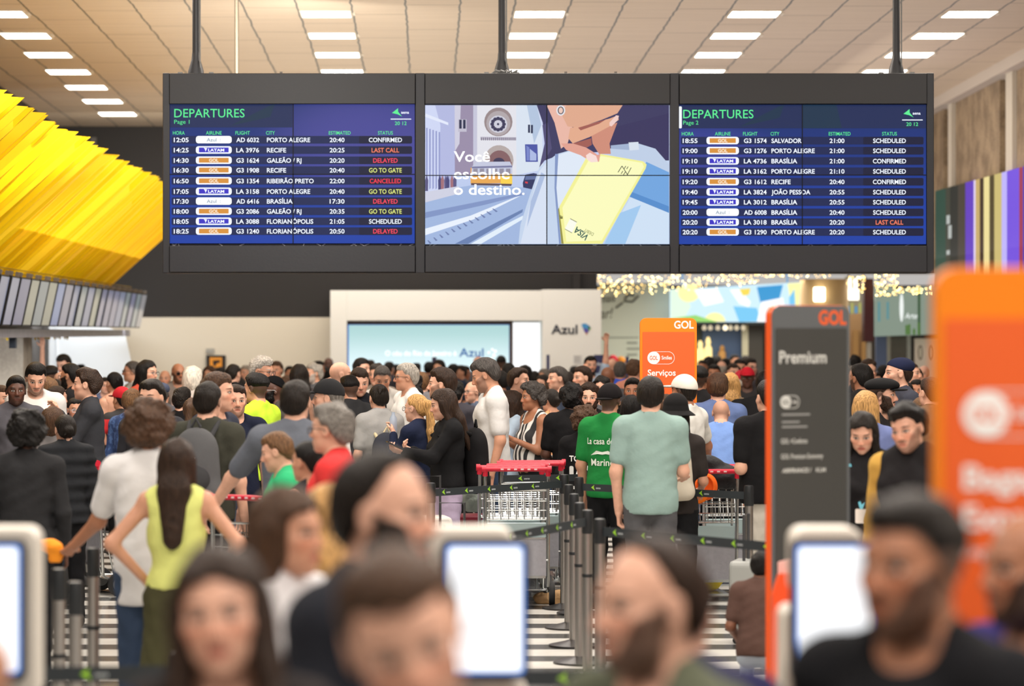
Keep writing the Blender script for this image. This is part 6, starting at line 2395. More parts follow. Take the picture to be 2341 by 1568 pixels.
P('man with brown skin and thinning black hair facing left', 1140, 846, 50, -120, 'short', 'K', 'T', ('tee', (70, 66, 70)), recede=.02)
P('man in navy collared shirt with receding hair in profile facing right', 1187, 839, 56, 72, 'short', 'R', 'L', ('polo', (40, 46, 70)), JEANS, recede=.012)
P('woman in light blue tee with dark blue glasses facing left', 1166, 892, 61, -90, 'long', 'R', 'L', ('tee', (186, 206, 226)), JEANS, fem=1, glasses=(40, 50, 120), la='t', ra='t', hair_len=.3)
P('woman in zebra print sleeveless top with greying curls', 1216, 873, 62, -76, 'curly', 's', 'T', ('tank', (200, 198, 190), zebra), BKT, fem=1, la='p', ra='p', fat=.03, hair_t=.038, wide=1.12)
P('woman with bare shoulders and dark tied hair behind the zebra print', 1258, 888, 57, -135, 'bun', 'k', 'M', ('tank', (206, 152, 110)), JEANS, fem=1, bun_z=0)
P('young man in black tee with short afro seen from behind', 1308, 868, 64, 172, 'afro', 'K', 'D', ('tee', (32, 31, 33)), BKT, hair_t=.03, la='l')
P('bearded young man with wavy brown hair facing the camera', 1347, 875, 64, -6, 'wavy', 'R', 'L', ('tee', (40, 38, 40)), BKT, beard=1.0, hair_t=.024)
P('child in black TOKYO top with brown curls seen from behind', 1337, 930, 67, 168, 'curly', 'b', 'L', ('long', (30, 29, 31)), BKT, hair_t=.05, krange=(.72, 1.1))
P('man in green printed tee with black cap worn backwards', 1396, 876, 72, 152, 'fade', 'K', 'M', ('tee', (34, 128, 62)), BKT, cap=('back', (32, 28, 30)), beard=1.0)
P('man in sage polo and grey trousers with dark hair, back turned', 1488, 861, 80, 172, 'neat', 'k', 'L', ('polo', (146, 172, 166)), GRT, ra=((0.04, .04, -0.285), (0.04, .25, -0.33)), la=((0.055, -.02, -.29), (.04, .03, -.55)), hem=.83, hair_t=.018)
P('man with black framed glasses and curly hair peeking over the black cap', 1376, 857, 52, -12, 'curly', 'K', 'L', ('tee', (90, 90, 96)), glasses=1, hair_t=.022)
P('bald dark skinned man seen from behind right of the booth', 1390, 839, 48, 160, 'bald', 'K', 'B', ('tee', (80, 80, 84)))
P('young man with short black hair and thin moustache staring at the camera', 1446, 862, 60, -8, 'fade', 'K', 'T', ('tee', (120, 118, 120)), beard=.45)
P('man in white cap and white polo with arm stretched to a trolley', 1562, 856, 67, -128, 'buzz', 'k', 'T', ('polo', (216, 214, 208)), JEANS, cap=('cap', (226, 221, 210)), ra=((0.22, .05, -0.24), (0.40, .16, -0.42)))
P('woman in black bucket hat with long black hair, back turned', 1545, 914, 76, 172, 'long', 'K', 'M', ('tee', (60, 54, 52)), BKT, fem=1, cap=('bucket', (38, 37, 38)), hair_len=.46, ra='l', hyaw=8)
P('woman with long wavy golden brown hair beside the bucket hat', 1594, 946, 64, 168, 'long', 'c', 'M', ('tee', (150, 112, 80)), fem=1, hair_len=.3, krange=(.7, 1.1))
P('person with straight brown hair behind the bucket hat', 1522, 903, 66, 160, 'bob', 'b', 'L', ('tee', (110, 90, 80)), fem=1)
P('person with sleek black hair in front of the orange totem', 1444, 905, 66, 168, 'bob', 'K', 'M', ('tee', (44, 42, 44)), fem=1)
P('man with high fade haircut right of the orange totem, back turned', 1599, 836, 56, 158, 'fade', 'K', 'T', ('tee', (40, 38, 40)), hair_t=.016)
P('person in black with dark hair below the high fade haircut', 1606, 872, 56, 165, 'long', 'K', 'T', ('tee', (34, 32, 34)), fem=1, hair_len=.2)
P('man in slate blue polo with brown hair, back turned', 1642, 853, 64, 170, 'short', 'b', 'L', ('polo', (98, 116, 160)), JEANS, hair_t=.02)
P('bald man in light blue dress shirt bending forward', 1654, 919, 65, 172, 'bald', 'c', 'L', ('shirt', (120, 152, 212)), BKT, scalp=.35, lean=18, pitch=12, wide=1.1)
P('large man in black tee turned away, head half hidden by the grey totem', 1752, 846, 61, 160, 'short', 'K', 'M', ('tee', (38, 38, 40)), BKT, wide=1.45, fat=.09)
P('man with red cap and dark skin facing the camera', 1708, 839, 46, -8, 'short', 'K', 'D', ('tee', (60, 58, 60)), cap=('cap', (196, 34, 50)))
P('person with long blonde hair between the slate polo and red cap', 1670, 852, 56, 175, 'long', 'B', 'L', ('tee', (130, 110, 90)), fem=1, hair_len=.25)
P('man in black tee and pale trousers half hidden behind the grey totem', 1756, 868, 76, -160, 'short', 'K', 'L', ('tee', (34, 33, 35)), ('trousers', (206, 200, 188)), la='f', ra='f', wide=1.15, fat=.03)
P('person in brown top crouching beside the grey totem', 1745, 1262, 90, 165, 'short', 'K', 'B', ('tee', (96, 72, 64)), ('trousers', (172, 182, 194)), sit=.56, la='l', ra='l', krange=(.7, 1.2), s=372, lean=12, fix=1)
# --- right group between the totems
P('man with thick black hair and ear turned left beside the grey totem', 1967, 832, 60, -145, 'neat', 'K', 'T', ('tee', (52, 50, 50)), beard=.8, hair_t=.02)
P('man with curly fringe and glasses behind the black haired man', 1986, 819, 46, 28, 'curly', 'R', 'L', ('tee', (60, 60, 66)), glasses=1, hair_t=.024)
P('person with black afro at the far back beside the shop doorway', 1956, 808, 36, 160, 'afro', 'K', 'D', ('jacket', (110, 130, 80)), hair_t=.03)
P('man in navy military cap with thin moustache in profile facing left', 2051, 814, 64, -84, 'short', 'R', 'L', ('shirt', (70, 72, 84)), cap=('beret', (40, 46, 76)), beard=.3)
P('man with cropped brown hair right behind the navy cap', 2083, 828, 50, 60, 'buzz', 'R', 'L', ('tee', (80, 78, 82)))
P('man with receding black hair facing the camera low behind the navy cap', 2093, 841, 50, -4, 'short', 'K', 'L', ('tee', (90, 80, 76)), recede=.025)
P('bearded man in black flat cap facing right', 2017, 860, 74, 72, 'buzz', 'R', 'L', ('tee', (50, 48, 50)), cap=('flat', (34, 34, 35)), beard=1.0)
P('man with round black glasses facing left beside the flat cap', 2063, 870, 56, -66, 'short', 'K', 'L', ('tee', (60, 60, 60)), glasses=1)
P('tanned man with dark brows facing the camera beside the round glasses', 2095, 867, 52, -10, 'neat', 'K', 'T', ('tee', (74, 70, 72)), recede=.012)
P('man with dark hair at the edge of the large orange totem, back turned', 2126, 862, 66, -152, 'short', 'R', 'L', ('tee', (120, 92, 70)))
P('balding man with forehead just showing behind the flat cap', 2000, 850, 46, 10, 'short', 'K', 'L', ('tee', (70, 66, 70)), recede=.03)
P('woman in slate blue top with long blonde hair, back turned', 1980, 893, 76, 168, 'long', 'B', 'L', ('tee', (112, 124, 172)), JEANS, fem=1, hair_len=.34)
P('young man in black vest with mustard sleeves and thick black hair', 2072, 922, 104, -36, 'quiff', 'K', 'L', ('long', (196, 156, 76)), BKT, over=(38, 36, 38), beard=.5, pitch=12, hair_t=.026, roll=-8, fix=1)
P('woman with long dark hair and blue lanyard looking down', 1968, 943, 92, -14, 'long', 'k', 'L', ('jacket', (36, 34, 36)), BKT, fem=1, pitch=24, hair_front=1, hair_len=.36)
P('person with ash blonde hair beside the large orange totem', 2106, 911, 66, 178, 'bob', 'c', 'L', ('tee', (40, 74, 96)), fem=1)
# --- far crowd before the booth and shops
rowf = [
    (952, 829, 34, 160, 'crop', 'K', 'M', (40, 40, 50), 'person with dark hair low against the glowing screen beside the white haired man'),
    (981, 826, 34, 165, 'short', 'K', 'M', (70, 60, 70), 'person with raised hands filming the glowing screen with a phone'),
    (1003, 822, 38, -25, 'long', 'k', 'L', (80, 70, 80), 'woman with dark hair and pale face against the glowing screen'),
    (1037, 831, 36, 150, 'crop', 'K', 'M', (50, 60, 80), 'person with black curls left of the tall man in white tee'),
    (1052, 834, 36, -60, 'short', 'k', 'M', (90, 90, 96), 'man with dark hair facing left close behind the black curls'),
    (1064, 836, 36, 20, 'neat', 'K', 'T', (60, 60, 66), 'man with flat black hair just left of the white tee'),
    (1094, 815, 36, 160, 'bald', 'c', 'L', (120, 120, 130), 'bald reddish head just above the tall man in white tee'),
    (1146, 812, 36, 172, 'fade', 'K', 'M', (196, 206, 222), 'man with dark fade haircut at the right end of the glowing screen'),
    (1163, 829, 44, 175, 'crop', 'K', 'L', (30, 34, 44), 'person with thick black hair in front of the bright doorway'),
    (1201, 836, 42, 150, 'bob', 'K', 'L', (40, 40, 44), 'woman with black hair right of the bright doorway'),
    (1243, 842, 38, -70, 'crop', 'G', 'M', (80, 84, 90), 'man with greying curly hair facing left below the dark lettering'),
    (1240, 856, 44, -40, 'long', 'k', 'L', (96, 90, 96), 'woman with dark hair tucked behind an ear below the dark lettering'),
    (1274, 837, 52, -74, 'short', 's', 'L', (70, 80, 100), 'man with salt and pepper hair and strong nose facing left'),
    (1276, 858, 46, 172, 'short', 'c', 'L', (130, 120, 110), 'man with sandy cropped hair seen from behind below the booth pillar'),
    (1272, 868, 52, 120, 'bob', 'R', 'L', (60, 60, 66), 'woman with brown hair and glasses low behind the zebra print'),
    (1298, 849, 50, 165, 'short', 'k', 'M', (70, 70, 74), 'man with flat dark hair behind the raised finger'),
    (1304, 856, 46, 170, 'buzz', 's', 'T', (84, 84, 90), 'man with buzzed hair right beside the raised finger'),
    (1330, 836, 52, -60, 'neat', 'R', 'L', (110, 100, 96), 'man with side parted brown hair facing left'),
    (1350, 813, 40, 10, 'short', 'K', 'L', (170, 190, 214), 'bearded man in pale blue shirt at the edge of the booth pillar'),
    (1313, 836, 30, 170, 'crop', 'k', 'T', (90, 80, 80), 'person half hidden low at the booth pillar'),
    (1402, 812, 30, 150, 'short', 'K', 'T', (150, 40, 50), 'person in red cap at the far back left of the orange totem'),
    (1400, 820, 34, 172, 'bald', 'c', 'L', (100, 100, 110), 'bald man at the far back left of the orange totem'),
    (1418, 826, 44, 170, 'buzz', 's', 'T', (52, 84, 190), 'man in bright blue top with grey buzz cut left of the orange totem'),
    (1420, 815, 28, 20, 'short', 'K', 'M', (200, 140, 60), 'person in mustard cap at the far back left of the orange totem'),
    (1450, 820, 46, 160, 'crop', 'b', 'L', (190, 130, 110), 'woman with light brown hair touching the orange totem'),
    (1418, 864, 44, 100, 'crop', 'K', 'M', (60, 58, 62), 'person with curly black hair between the two caps'),
    (1606, 822, 34, -20, 'crop', 'k', 'T', (70, 60, 60), 'person with dark hair touching the right side of the orange totem'),
    (1622, 816, 34, 150, 'bob', 'k', 'L', (60, 56, 60), 'woman with dark bob below the shop figures'),
    (1632, 832, 42, -14, 'short', 'K', 'T', (90, 80, 76), 'tanned man facing the camera above the slate polo'),
    (1650, 826, 36, 170, 'ring', 'g', 'L', (120, 116, 110), 'grey haired man with bare crown below the shop window'),
    (1660, 818, 32, 150, 'short', 'K', 'M', (60, 60, 64), 'person with black hair under the small tan figure'),
    (1676, 830, 40, 20, 'short', 'R', 'L', (100, 96, 100), 'man with brown hair facing the camera below the blue shop window'),
    (1690, 820, 40, 10, 'short', 'K', 'M', (84, 80, 84), 'man in dark sunglasses below the blue shop window'),
    (1694, 846, 44, 174, 'crop', 'W', 'L', (140, 136, 130), 'older person with snow white hair beside the red cap'),
    (1716, 818, 40, 30, 'neat', 'k', 'L', (90, 70, 70), 'woman in glasses beside the grey totem'),
    (1705, 812, 30, 160, 'crop', 'k', 'T', (60, 50, 50), 'dark haired head at the far back beside the grey totem'),
    (1640, 812, 28, 150, 'crop', 'K', 'T', (60, 50, 50), 'curly black head at the far back under the shop window'),
    (1680, 810, 28, 30, 'short', 'k', 'M', (60, 50, 56), 'small dark head at the far back under the pale pillar'),
    (1590, 850, 44, 120, 'short', 'K', 'T', (70, 66, 70), 'person squeezed between the orange totem and the high fade'),
    (2020, 834, 40, 150, 'short', 'K', 'T', (60, 56, 56), 'person with black hair between the fringe and the navy cap'),
    (1948, 836, 44, 20, 'crop', 'G', 'L', (110, 110, 116), 'person with grey hair peeking from behind the grey totem'),
    (2060, 846, 42, 175, 'short', 'k', 'M', (80, 76, 76), 'dark haired head below the navy cap'),
    (2112, 836, 40, -30, 'bald', 'c', 'L', (90, 84, 84), 'pale bald head at the edge of the large orange totem'),
    (890, 826, 34, 150, 'short', 'k', 'M', (70, 70, 80), 'dark haired head between the shaven head and the screen'),
    (905, 832, 34, 120, 'crop', 'K', 'T', (60, 60, 66), 'small dark head left of the white haired man'),
    (1020, 840, 34, 170, 'short', 'R', 'L', (80, 80, 80), 'brown haired head just behind the cream shirt'),
    (1115, 838, 38, 165, 'crop', 'K', 'L', (70, 70, 74), 'black haired head behind the white tee shoulder'),
    (1222, 848, 40, 160, 'short', 'K', 'M', (60, 58, 62), 'dark haired head right of the navy collar'),
    (185, 832, 36, 170, 'short', 'K', 'L', (80, 80, 86), 'dark haired head above the wavy haired man in charcoal'),
    (240, 862, 36, 20, 'short', 'k', 'L', (100, 110, 140), 'small dark head left of the spiky bun'),
    (60, 842, 36, 160, 'bob', 'K', 'L', (60, 60, 64), 'dark haired head against the concrete column'),
    (462, 850, 38, 160, 'wavy', 'b', 'L', (90, 80, 76), 'brown waves just left of the black poster'),
    (505, 838, 34, 175, 'crop', 'k', 'M', (70, 64, 64), 'dark head touching the black poster'),
    (552, 842, 34, 160, 'bob', 'k', 'L', (80, 70, 70), 'dark bobbed head left of the tousled grey hair'),
    (700, 846, 40, 160, 'short', 'b', 'M', (90, 80, 80), 'brown haired head above the grey tee shoulder'),
    (745, 838, 36, 172, 'wavy', 'K', 'M', (70, 64, 70), 'wavy black head behind the thrown back head'),
    (663, 836, 36, 20, 'crop', 'k', 'M', (90, 80, 78), 'dark haired head left of the slicked long hair'),
]
for x_, y_, hp_, yw_, hr_, hc_, sk_, tc_, lb_ in rowf:
    kw = {}
    if 'bearded' in lb_:
        kw['beard'] = 1.0
    if 'glasses' in lb_:
        kw['glasses'] = 1
    if 'sunglasses' in lb_:
        kw['sun'] = 1
    if 'red cap' in lb_:
        kw['cap'] = ('cap', (196, 50, 66))
    if 'mustard cap' in lb_:
        kw['cap'] = ('cap', (206, 140, 60))
    if 'woman' in lb_:
        kw['fem'] = 1
    if 'filming' in lb_:
        kw['la'] = kw['ra'] = ((0.05, .2, -0.02), (-0.12, .32, 0.2))
    if 'pale blue shirt' in lb_:
        kw['la'] = ((0.03, .05, .27), (0.03, .08, .52))
    if 'flat dark hair behind the raised' in lb_:
        kw['ra'] = ((0.02, .1, .06), (0.0, .14, .30))
    P(lb_, x_, y_, hp_, yw_, hr_, hc_, sk_, ('tee', tc_), **kw)

for d in PEOPLE:
    if d.get('s'):
        d['hp'] = d['s'] * 0.235
place_people()
for i, d in enumerate(PEOPLE):
    build_person(d, i)
BYL = {d['label']: d for d in PEOPLE}


def who(t):
    return next(d for d in PEOPLE if t in d['label'])

# ------------------------------------------------------------------ prints on clothes
d = who('TOKYO')
k = d['k']
project_print(d, [('TOKYO', 0, 1.235 * k, 0.055 * k, 0.26 * k, 0.03), (rrect(-0.13 * k, 1.05 * k, -0.085 * k, 1.19 * k, 0.015), 0), (circ(0.02 * k, 1.08 * k, 0.085 * k, 0.125 * k), 0), (circ(0.03 * k, 1.08 * k, 0.038 * k, 0.08 * k), 1), (rrect(-0.15 * k, 0.97 * k, -0.05 * k, 1.0 * k, 0.01), 0)],
              [mat((222, 222, 218), 0.8), mat((26, 25, 27), 0.8)], 1.2)
d = who('green printed tee')
k = d['k']
project_print(d, [('La casa del', -0.02 * k, 1.275 * k, 0.05 * k, 0.24 * k, 0.01), ([(-0.10 * k, 1.19 * k), (-0.05 * k, 1.225 * k), (0.0, 1.215 * k), (0.05 * k, 1.225 * k), (0.09 * k, 1.19 * k), (0.03 * k, 1.2 * k), (0, 1.195 * k), (-0.04 * k, 1.2 * k)], 0), ('Marino', 0.0, 1.11 * k, 0.055 * k, 0.2 * k, 0.01)],
              [mat((226, 232, 222), 0.8)], 1.2)
d = who('navy uniform jacket')
k = d['k']
project_print(d, [(circ(-0.125 * k, 1.27 * k, 0.035 * k, 0.035 * k), 0), (circ(-0.125 * k, 1.27 * k, 0.02 * k, 0.014 * k), 1)], [mat((196, 196, 200), 0.8), mat((110, 112, 124), 0.8)], 1.2, True, 'patch')


def hand_point(d, side, along=0.07):
    p, k = d['p'], d['k']
    for sd, S_, E, W_ in p.arms:
        if sd == side:
            dd = (W_ - E) / np.linalg.norm(W_ - E)
            q = (p.oT + p.RT @ (W_ + dd * along)) * k
            return d['obj'].matrix_basis @ Vector(q)


def held(d, side, name, label, cat, w, t, h, m, rot_=(0.5, 0, 0), along=0.08, up=0.03):
    q = hand_point(d, side, along)
    mb = MB()
    mb.X = Matrix.Rotation(d['obj'].rotation_euler.z, 4, 'Z') @ Matrix.Rotation(rot_[0], 4, 'X') @ Matrix.Rotation(rot_[1], 4, 'Y')
    mb.prism(rrect(-w / 2, -h / 2, w / 2, h / 2, min(w, h) * 0.12), -t / 2, t / 2)
    o = mb.build(name, m, None, loc=(q.x, q.y, q.z + up))
    return tag(o, label, cat)


def soft(name, label, cat, loc, blobs, c, rz=0.0, h=0.012, group=None, rough=0.8, cut=None):
    """a soft bag or bundle: blended ellipsoids in metres around its base point"""
    lo = np.min([np.array(b[0]) - b[1] for b in blobs], 0) - 0.05
    hi = np.max([np.array(b[0]) + b[1] for b in blobs], 0) + 0.05
    f = Field(*[np.arange(l, u, h, dtype=np.float32) for l, u in zip(lo, hi)])
    for b in blobs:
        f.ell(b[0], b[1], None, b[2] if len(b) > 2 else 0.03)
    x, y, z = f.coords(None)
    f.D = (f.D + 0.006 * np.sin(x * 38 + 4 * np.sin(z * 21)) * np.sin(z * 30 + y * 25)).astype(np.float32)
    f.D = np.maximum(f.D, -z).astype(np.float32)
    V, Q = f.mesh()
    o = link(name, np_mesh(name, V, Q, [mat(c, rough, 0, 0, 0.5, 25)]))
    o.location = loc
    o.rotation_euler = (0, 0, rz)
    return tag(o, label, cat, group)


def backpack(d, label, c, c2, size=1.0, low=0.0, pocket=True, bigger=(1, 1, 1)):
    p, k = d['p'], d['k']
    base = np.array([0, 0.215 * bigger[1], 1.0 - low])
    q = d['obj'].matrix_basis @ Vector((p.oT + p.RT @ base) * k)
    f = Field(*[np.arange(l, u, 0.012, dtype=np.float32) for l, u in zip((-.24, -.2, -.05), (.24, .24, .55))])
    a, b_, c_ = bigger
    f.ell((0, 0, 0.16), (0.15 * a, 0.085 * b_, 0.17 * c_), None, 0.05)
    f.ell((0, -0.005, 0.30 * c_), (0.135 * a, 0.08 * b_, 0.13 * c_), None, 0.06)
    f.cone((-0.1 * a, 0, 0.04), (0.1 * a, 0, 0.04), 0.07 * b_, 0.07 * b_, None, 0.06)
    V, Q = f.mesh()
    o = link('backpack', np_mesh('backpack', V * k * size, Q, [cloth(c, 0.3)]))
    o.location, o.rotation_euler = q, d['obj'].rotation_euler
    tag(o, label, 'backpack')
    if pocket:
        f = Field(*[np.arange(l, u, 0.012, dtype=np.float32) for l, u in zip((-.24, -.2, -.05), (.24, .24, .5))])
        f.ell((0, 0.06 * b_, 0.12), (0.11 * a, 0.06, 0.10), None, 0.02)
        V, Q = f.mesh()
        link('front_pocket', np_mesh('front_pocket', V * k * size, Q, [cloth(c2, 0.3)]), o)
        m = MB()
        m.X = Matrix.Scale(k * size, 4)
        m.prism([(x * 1.0, z + 0.25) for x, z in circ(0, 0, 0.03, 0.012)], 0.088 * b_, 0.096 * b_)
        m.build('badge', mat((190, 194, 198), 0.4), o)
    m = MB()
    m.X = Matrix.Scale(k * size, 4)
    for s in (1, -1):
        m.tube([(s * 0.075, -0.06, 0.38 * c_), (s * 0.09, -0.15, 0.455), (s * 0.10, -0.245, 0.46), (s * 0.115, -0.33, 0.40)], 0.016, 8)
    m.tube([(-0.03, 0.0, 0.43 * c_), (0, 0.0, 0.48 * c_), (0.03, 0.0, 0.43 * c_)], 0.009, 6)
    m.build('strap', cloth(c2, 0.2), o, True)
    return o


backpack(who('carrying a grey backpack'), 'grey backpack with pale oval badge worn by the man in olive polo', (98, 98, 100), (72, 72, 74), 1.05, 0.0)
backpack(who('lilac trousers'), 'large plain black backpack worn by the long haired woman in lilac trousers', (32, 31, 33), (26, 26, 28), 1.05, 0.08, False, (1.1, 1.15, 1.1))
backpack(who('messy dark bun and beige'), 'backpack with beige straps worn by the woman in grey tee', (60, 62, 72), (200, 184, 150), 0.95, 0.1, False)
backpack(who('black bucket hat'), 'cream woven backpack with black cords worn by the woman in bucket hat', (206, 196, 178), (60, 56, 52), 0.95, 0.0, False)
PH = mat((30, 30, 34), 0.3)
held(who('lilac trousers'), 1, 'mobile_phone', 'black mobile phone held by the long haired woman in lilac trousers', 'phone', 0.075, 0.009, 0.15, PH, (1.1, 0, 0))
held(who('light blue tee'), 1, 'mobile_phone', 'white mobile phone held by the woman in light blue tee', 'phone', 0.075, 0.009, 0.15, mat((226, 226, 230), 0.3), (1.1, 0, 0))
held(who('filming'), 1, 'mobile_phone', 'phone raised high against the glowing screen', 'phone', 0.075, 0.009, 0.155, mat((70, 62, 90), 0.3), (0, 0, 0), 0.1, 0.05)
held(who('short afro'), 1, 'paper_cup', 'white cup held by the young man with short afro', 'cup', 0.085, 0.085, 0.11, mat((226, 228, 230), 0.5), (0, 0, 0), 0.08, 0.02)
q = hand_point(who('zebra print'), -1, 0.1)
soft('foil_wrapper', 'crumpled silver wrapper in the hands of the woman in zebra print', 'wrapper', (q.x, q.y, q.z - 0.02), [((0, 0, 0.02), (0.035, 0.03, 0.03)), ((0.02, 0.01, 0.05), (0.02, 0.02, 0.03)), ((-0.02, 0, 0.05), (0.025, 0.015, 0.02))], (190, 190, 186), 0.3, 0.008, None, 0.25)
q = hand_point(who('blonde ponytail'), 1, 0.09)
m = MB()
m.lathe([(0.03, -0.08), (0.032, 0.0), (0.03, 0.06), (0.014, 0.09), (0.014, 0.11)], (0, 0, 0), 14)
tag(m.build('water_bottle', mat((176, 190, 210), 0.15, 0, 0, 0, 60, .5, .6), None, True, loc=(q.x, q.y, q.z)), 'clear plastic water bottle held by the woman with blonde ponytail', 'bottle')
q = hand_point(who('big brown curls'), 1, 0.12)
soft('orange_cloth', 'crumpled orange cloth held out by the person in white tee', 'cloth', (q.x - 0.04, q.y, q.z - 0.03), [((0, 0, 0.04), (0.04, 0.03, 0.06)), ((-0.06, 0.0, 0.09), (0.07, 0.03, 0.03)), ((-0.02, 0, 0.08), (0.05, 0.03, 0.03))], (246, 150, 32), 0.2, 0.009)
d = who('blue lanyard')
k = d['k']
project_print(d, [([(-0.09 * k, 1.40 * k), (-0.07 * k, 1.40 * k), (0.005 * k, 1.12 * k), (-0.012 * k, 1.12 * k)], 0), ([(0.09 * k, 1.40 * k), (0.07 * k, 1.40 * k), (-0.012 * k, 1.12 * k), (0.005 * k, 1.12 * k)], 0), (rrect(-0.04 * k, 1.03 * k, 0.035 * k, 1.12 * k, 0.008), 1)],
              [mat((104, 186, 206), 0.6), mat((226, 216, 206), 0.6)], 1.2, False, 'lanyard')


# ------------------------------------------------------------------ queue posts and belts
STEEL = metal((176, 172, 168), 0.3)
CAPM = mat((40, 42, 44), 0.4, 0.3)


def make_post():
    r = empty('queue_post')
    m = MB()
    m.lathe([(0.165, 0.0), (0.165, 0.012), (0.06, 0.035), (0.03, 0.045)], (0, 0, 0), 28)
    m.build('base', mat((60, 58, 58), 0.35, 0.6), r, True)
    m = MB()
    m.lathe([(0.03, 0.03), (0.03, 0.86)], (0, 0, 0), 20)
    m.build('pole', STEEL, r, True)
    m = MB()
    m.lathe([(0.031, 0.86), (0.034, 0.87), (0.034, 0.985), (0.03, 1.0), (0.012, 1.003)], (0, 0, 0), 20)
    m.build('belt_head', CAPM, r, True)
    m = MB()
    m.lathe([(0.0315, 0.60), (0.033, 0.605), (0.033, 0.615), (0.0315, 0.62)], (0, 0, 0), 20)
    m.build('ring', CAPM, r, True)
    return r


post0 = None
posts = [(1290, 1085, 'steel queue post farthest back in the middle line, beside the trolley stack'), (1324, 1091, 'steel queue post on the far right of the middle line, beside the green tee'), (1300, 1108, 'steel queue post third from the back of the middle line'),
         (1312, 1129, 'steel queue post fourth from the back of the middle line'), (1325, 1149, 'steel queue post fifth from the back of the middle line'), (1343, 1166, 'steel queue post holding the left belt of the second row'),
         (1371, 1186, 'steel queue post holding the right belt, nearest of the middle line'), (135, 1300, 'steel queue post nearest to the left kiosk'), (172, 1330, 'steel queue post second from the left kiosk'),
         (213, 1253, 'steel queue post under the orange cloth'), (405, 1491, 'steel queue post behind the smiling woman, ending the front left belt'), (1712, 1110, 'steel queue post behind the grey totem, ending the far belt'),
         (985, 1104, 'steel queue post behind the bearded man, starting the far belt'), (1832, 1226, 'steel queue post behind the right kiosk, ending the near right belt')]
PX = {}
for px, py, lb in posts:
    s_ = (py - CY) / (HC - 1.0)
    if post0 is None:
        o = post0 = make_post()
    else:
        o = copy_tree(post0)
    o.location = (X_(px, F / s_), F / s_, 0)
    tag(o, lb, 'queue post', 'steel queue posts')
    PX[px] = o.location.copy()
BELT = mat((40, 46, 50), 0.7)
LIMEM = mat((150, 205, 50), 0.6)
GREYL = mat((170, 176, 178), 0.6)


def belt(a, b, label, step=0.255, z=0.93, sag=0.0, group='queue belts'):
    """retractable strap from a to b with repeated arrow marks"""
    a, b = Vector((a[0], a[1])), Vector((b[0], b[1]))
    L_ = (b - a).length
    ang = math.atan2(b.y - a.y, b.x - a.x)
    m = MB()
    n_ = 16
    zz = [z - sag * 4 * t * (1 - t) for t in np.linspace(0, 1, n_ + 1)]
    vs = []
    for i in range(n_ + 1):
        x = L_ * i / n_
        for yy in (-0.0012, 0.0012):
            for dz_ in (-0.026, 0.026):
                vs.append((x, yy, zz[i] + dz_))
    fs = []
    for i in range(n_):
        p, q = i * 4, i * 4 + 4
        fs += [(p, q, q + 1, p + 1), (p + 2, p + 3, q + 3, q + 2), (p + 1, q + 1, q + 3, p + 3), (p, p + 2, q + 2, q)]
    m.add(vs, fs)
    o = m.build('queue_belt', BELT)
    o.location = (a.x, a.y, 0)
    o.rotation_euler = (0, 0, ang)
    tag(o, label, 'queue belt', group)
    m = MB()
    x = 0.12
    while x < L_ - 0.2:
        zc = z - sag * 4 * (x / L_) * (1 - x / L_)
        m.flat([(x, zc), (x + 0.03, zc + 0.02), (x + 0.024, zc + 0.004), (x + 0.036, zc - 0.02)], -0.0016, 0)
        m.text('aena', x + 0.046, zc - 0.008, -0.0016, 0.015, 1, 'l', 0.03, 0.045, 0, 0.2)
        x += step
    m.build('printed_marks', [LIMEM, GREYL], o)
    return o


belt(PX[985], PX[1290], 'black belt crossing in front of the trolley stack and lilac trousers')
belt(PX[1324], PX[1712], 'black belt crossing in front of the sage polo and loaded trolley')
belt((X_(1110, 15.4), 15.4), PX[1343], 'black belt running from the middle kiosk to the middle posts')
belt(PX[1371], PX[1832], 'black belt running from the middle posts past the grey totem to the right kiosk')
belt((X_(100, 9.4), 9.4), PX[405], 'black belt with lime arrows low in the left foreground', 0.25)
belt((X_(1190, 9.3), 9.3), (X_(1450, 9.3), 9.3), 'black belt low at the bottom between the middle kiosk and the balding man', 0.25)
belt((X_(1150, 21.4), 21.4), (X_(1345, 21.6), 21.6), 'black belt behind the trolley stack beside the black TOKYO top', 0.3, 0.96)

# ------------------------------------------------------------------ self-service kiosks
KW_, KG = mat((212, 205, 194), 0.45), mat((150, 148, 146), 0.45)


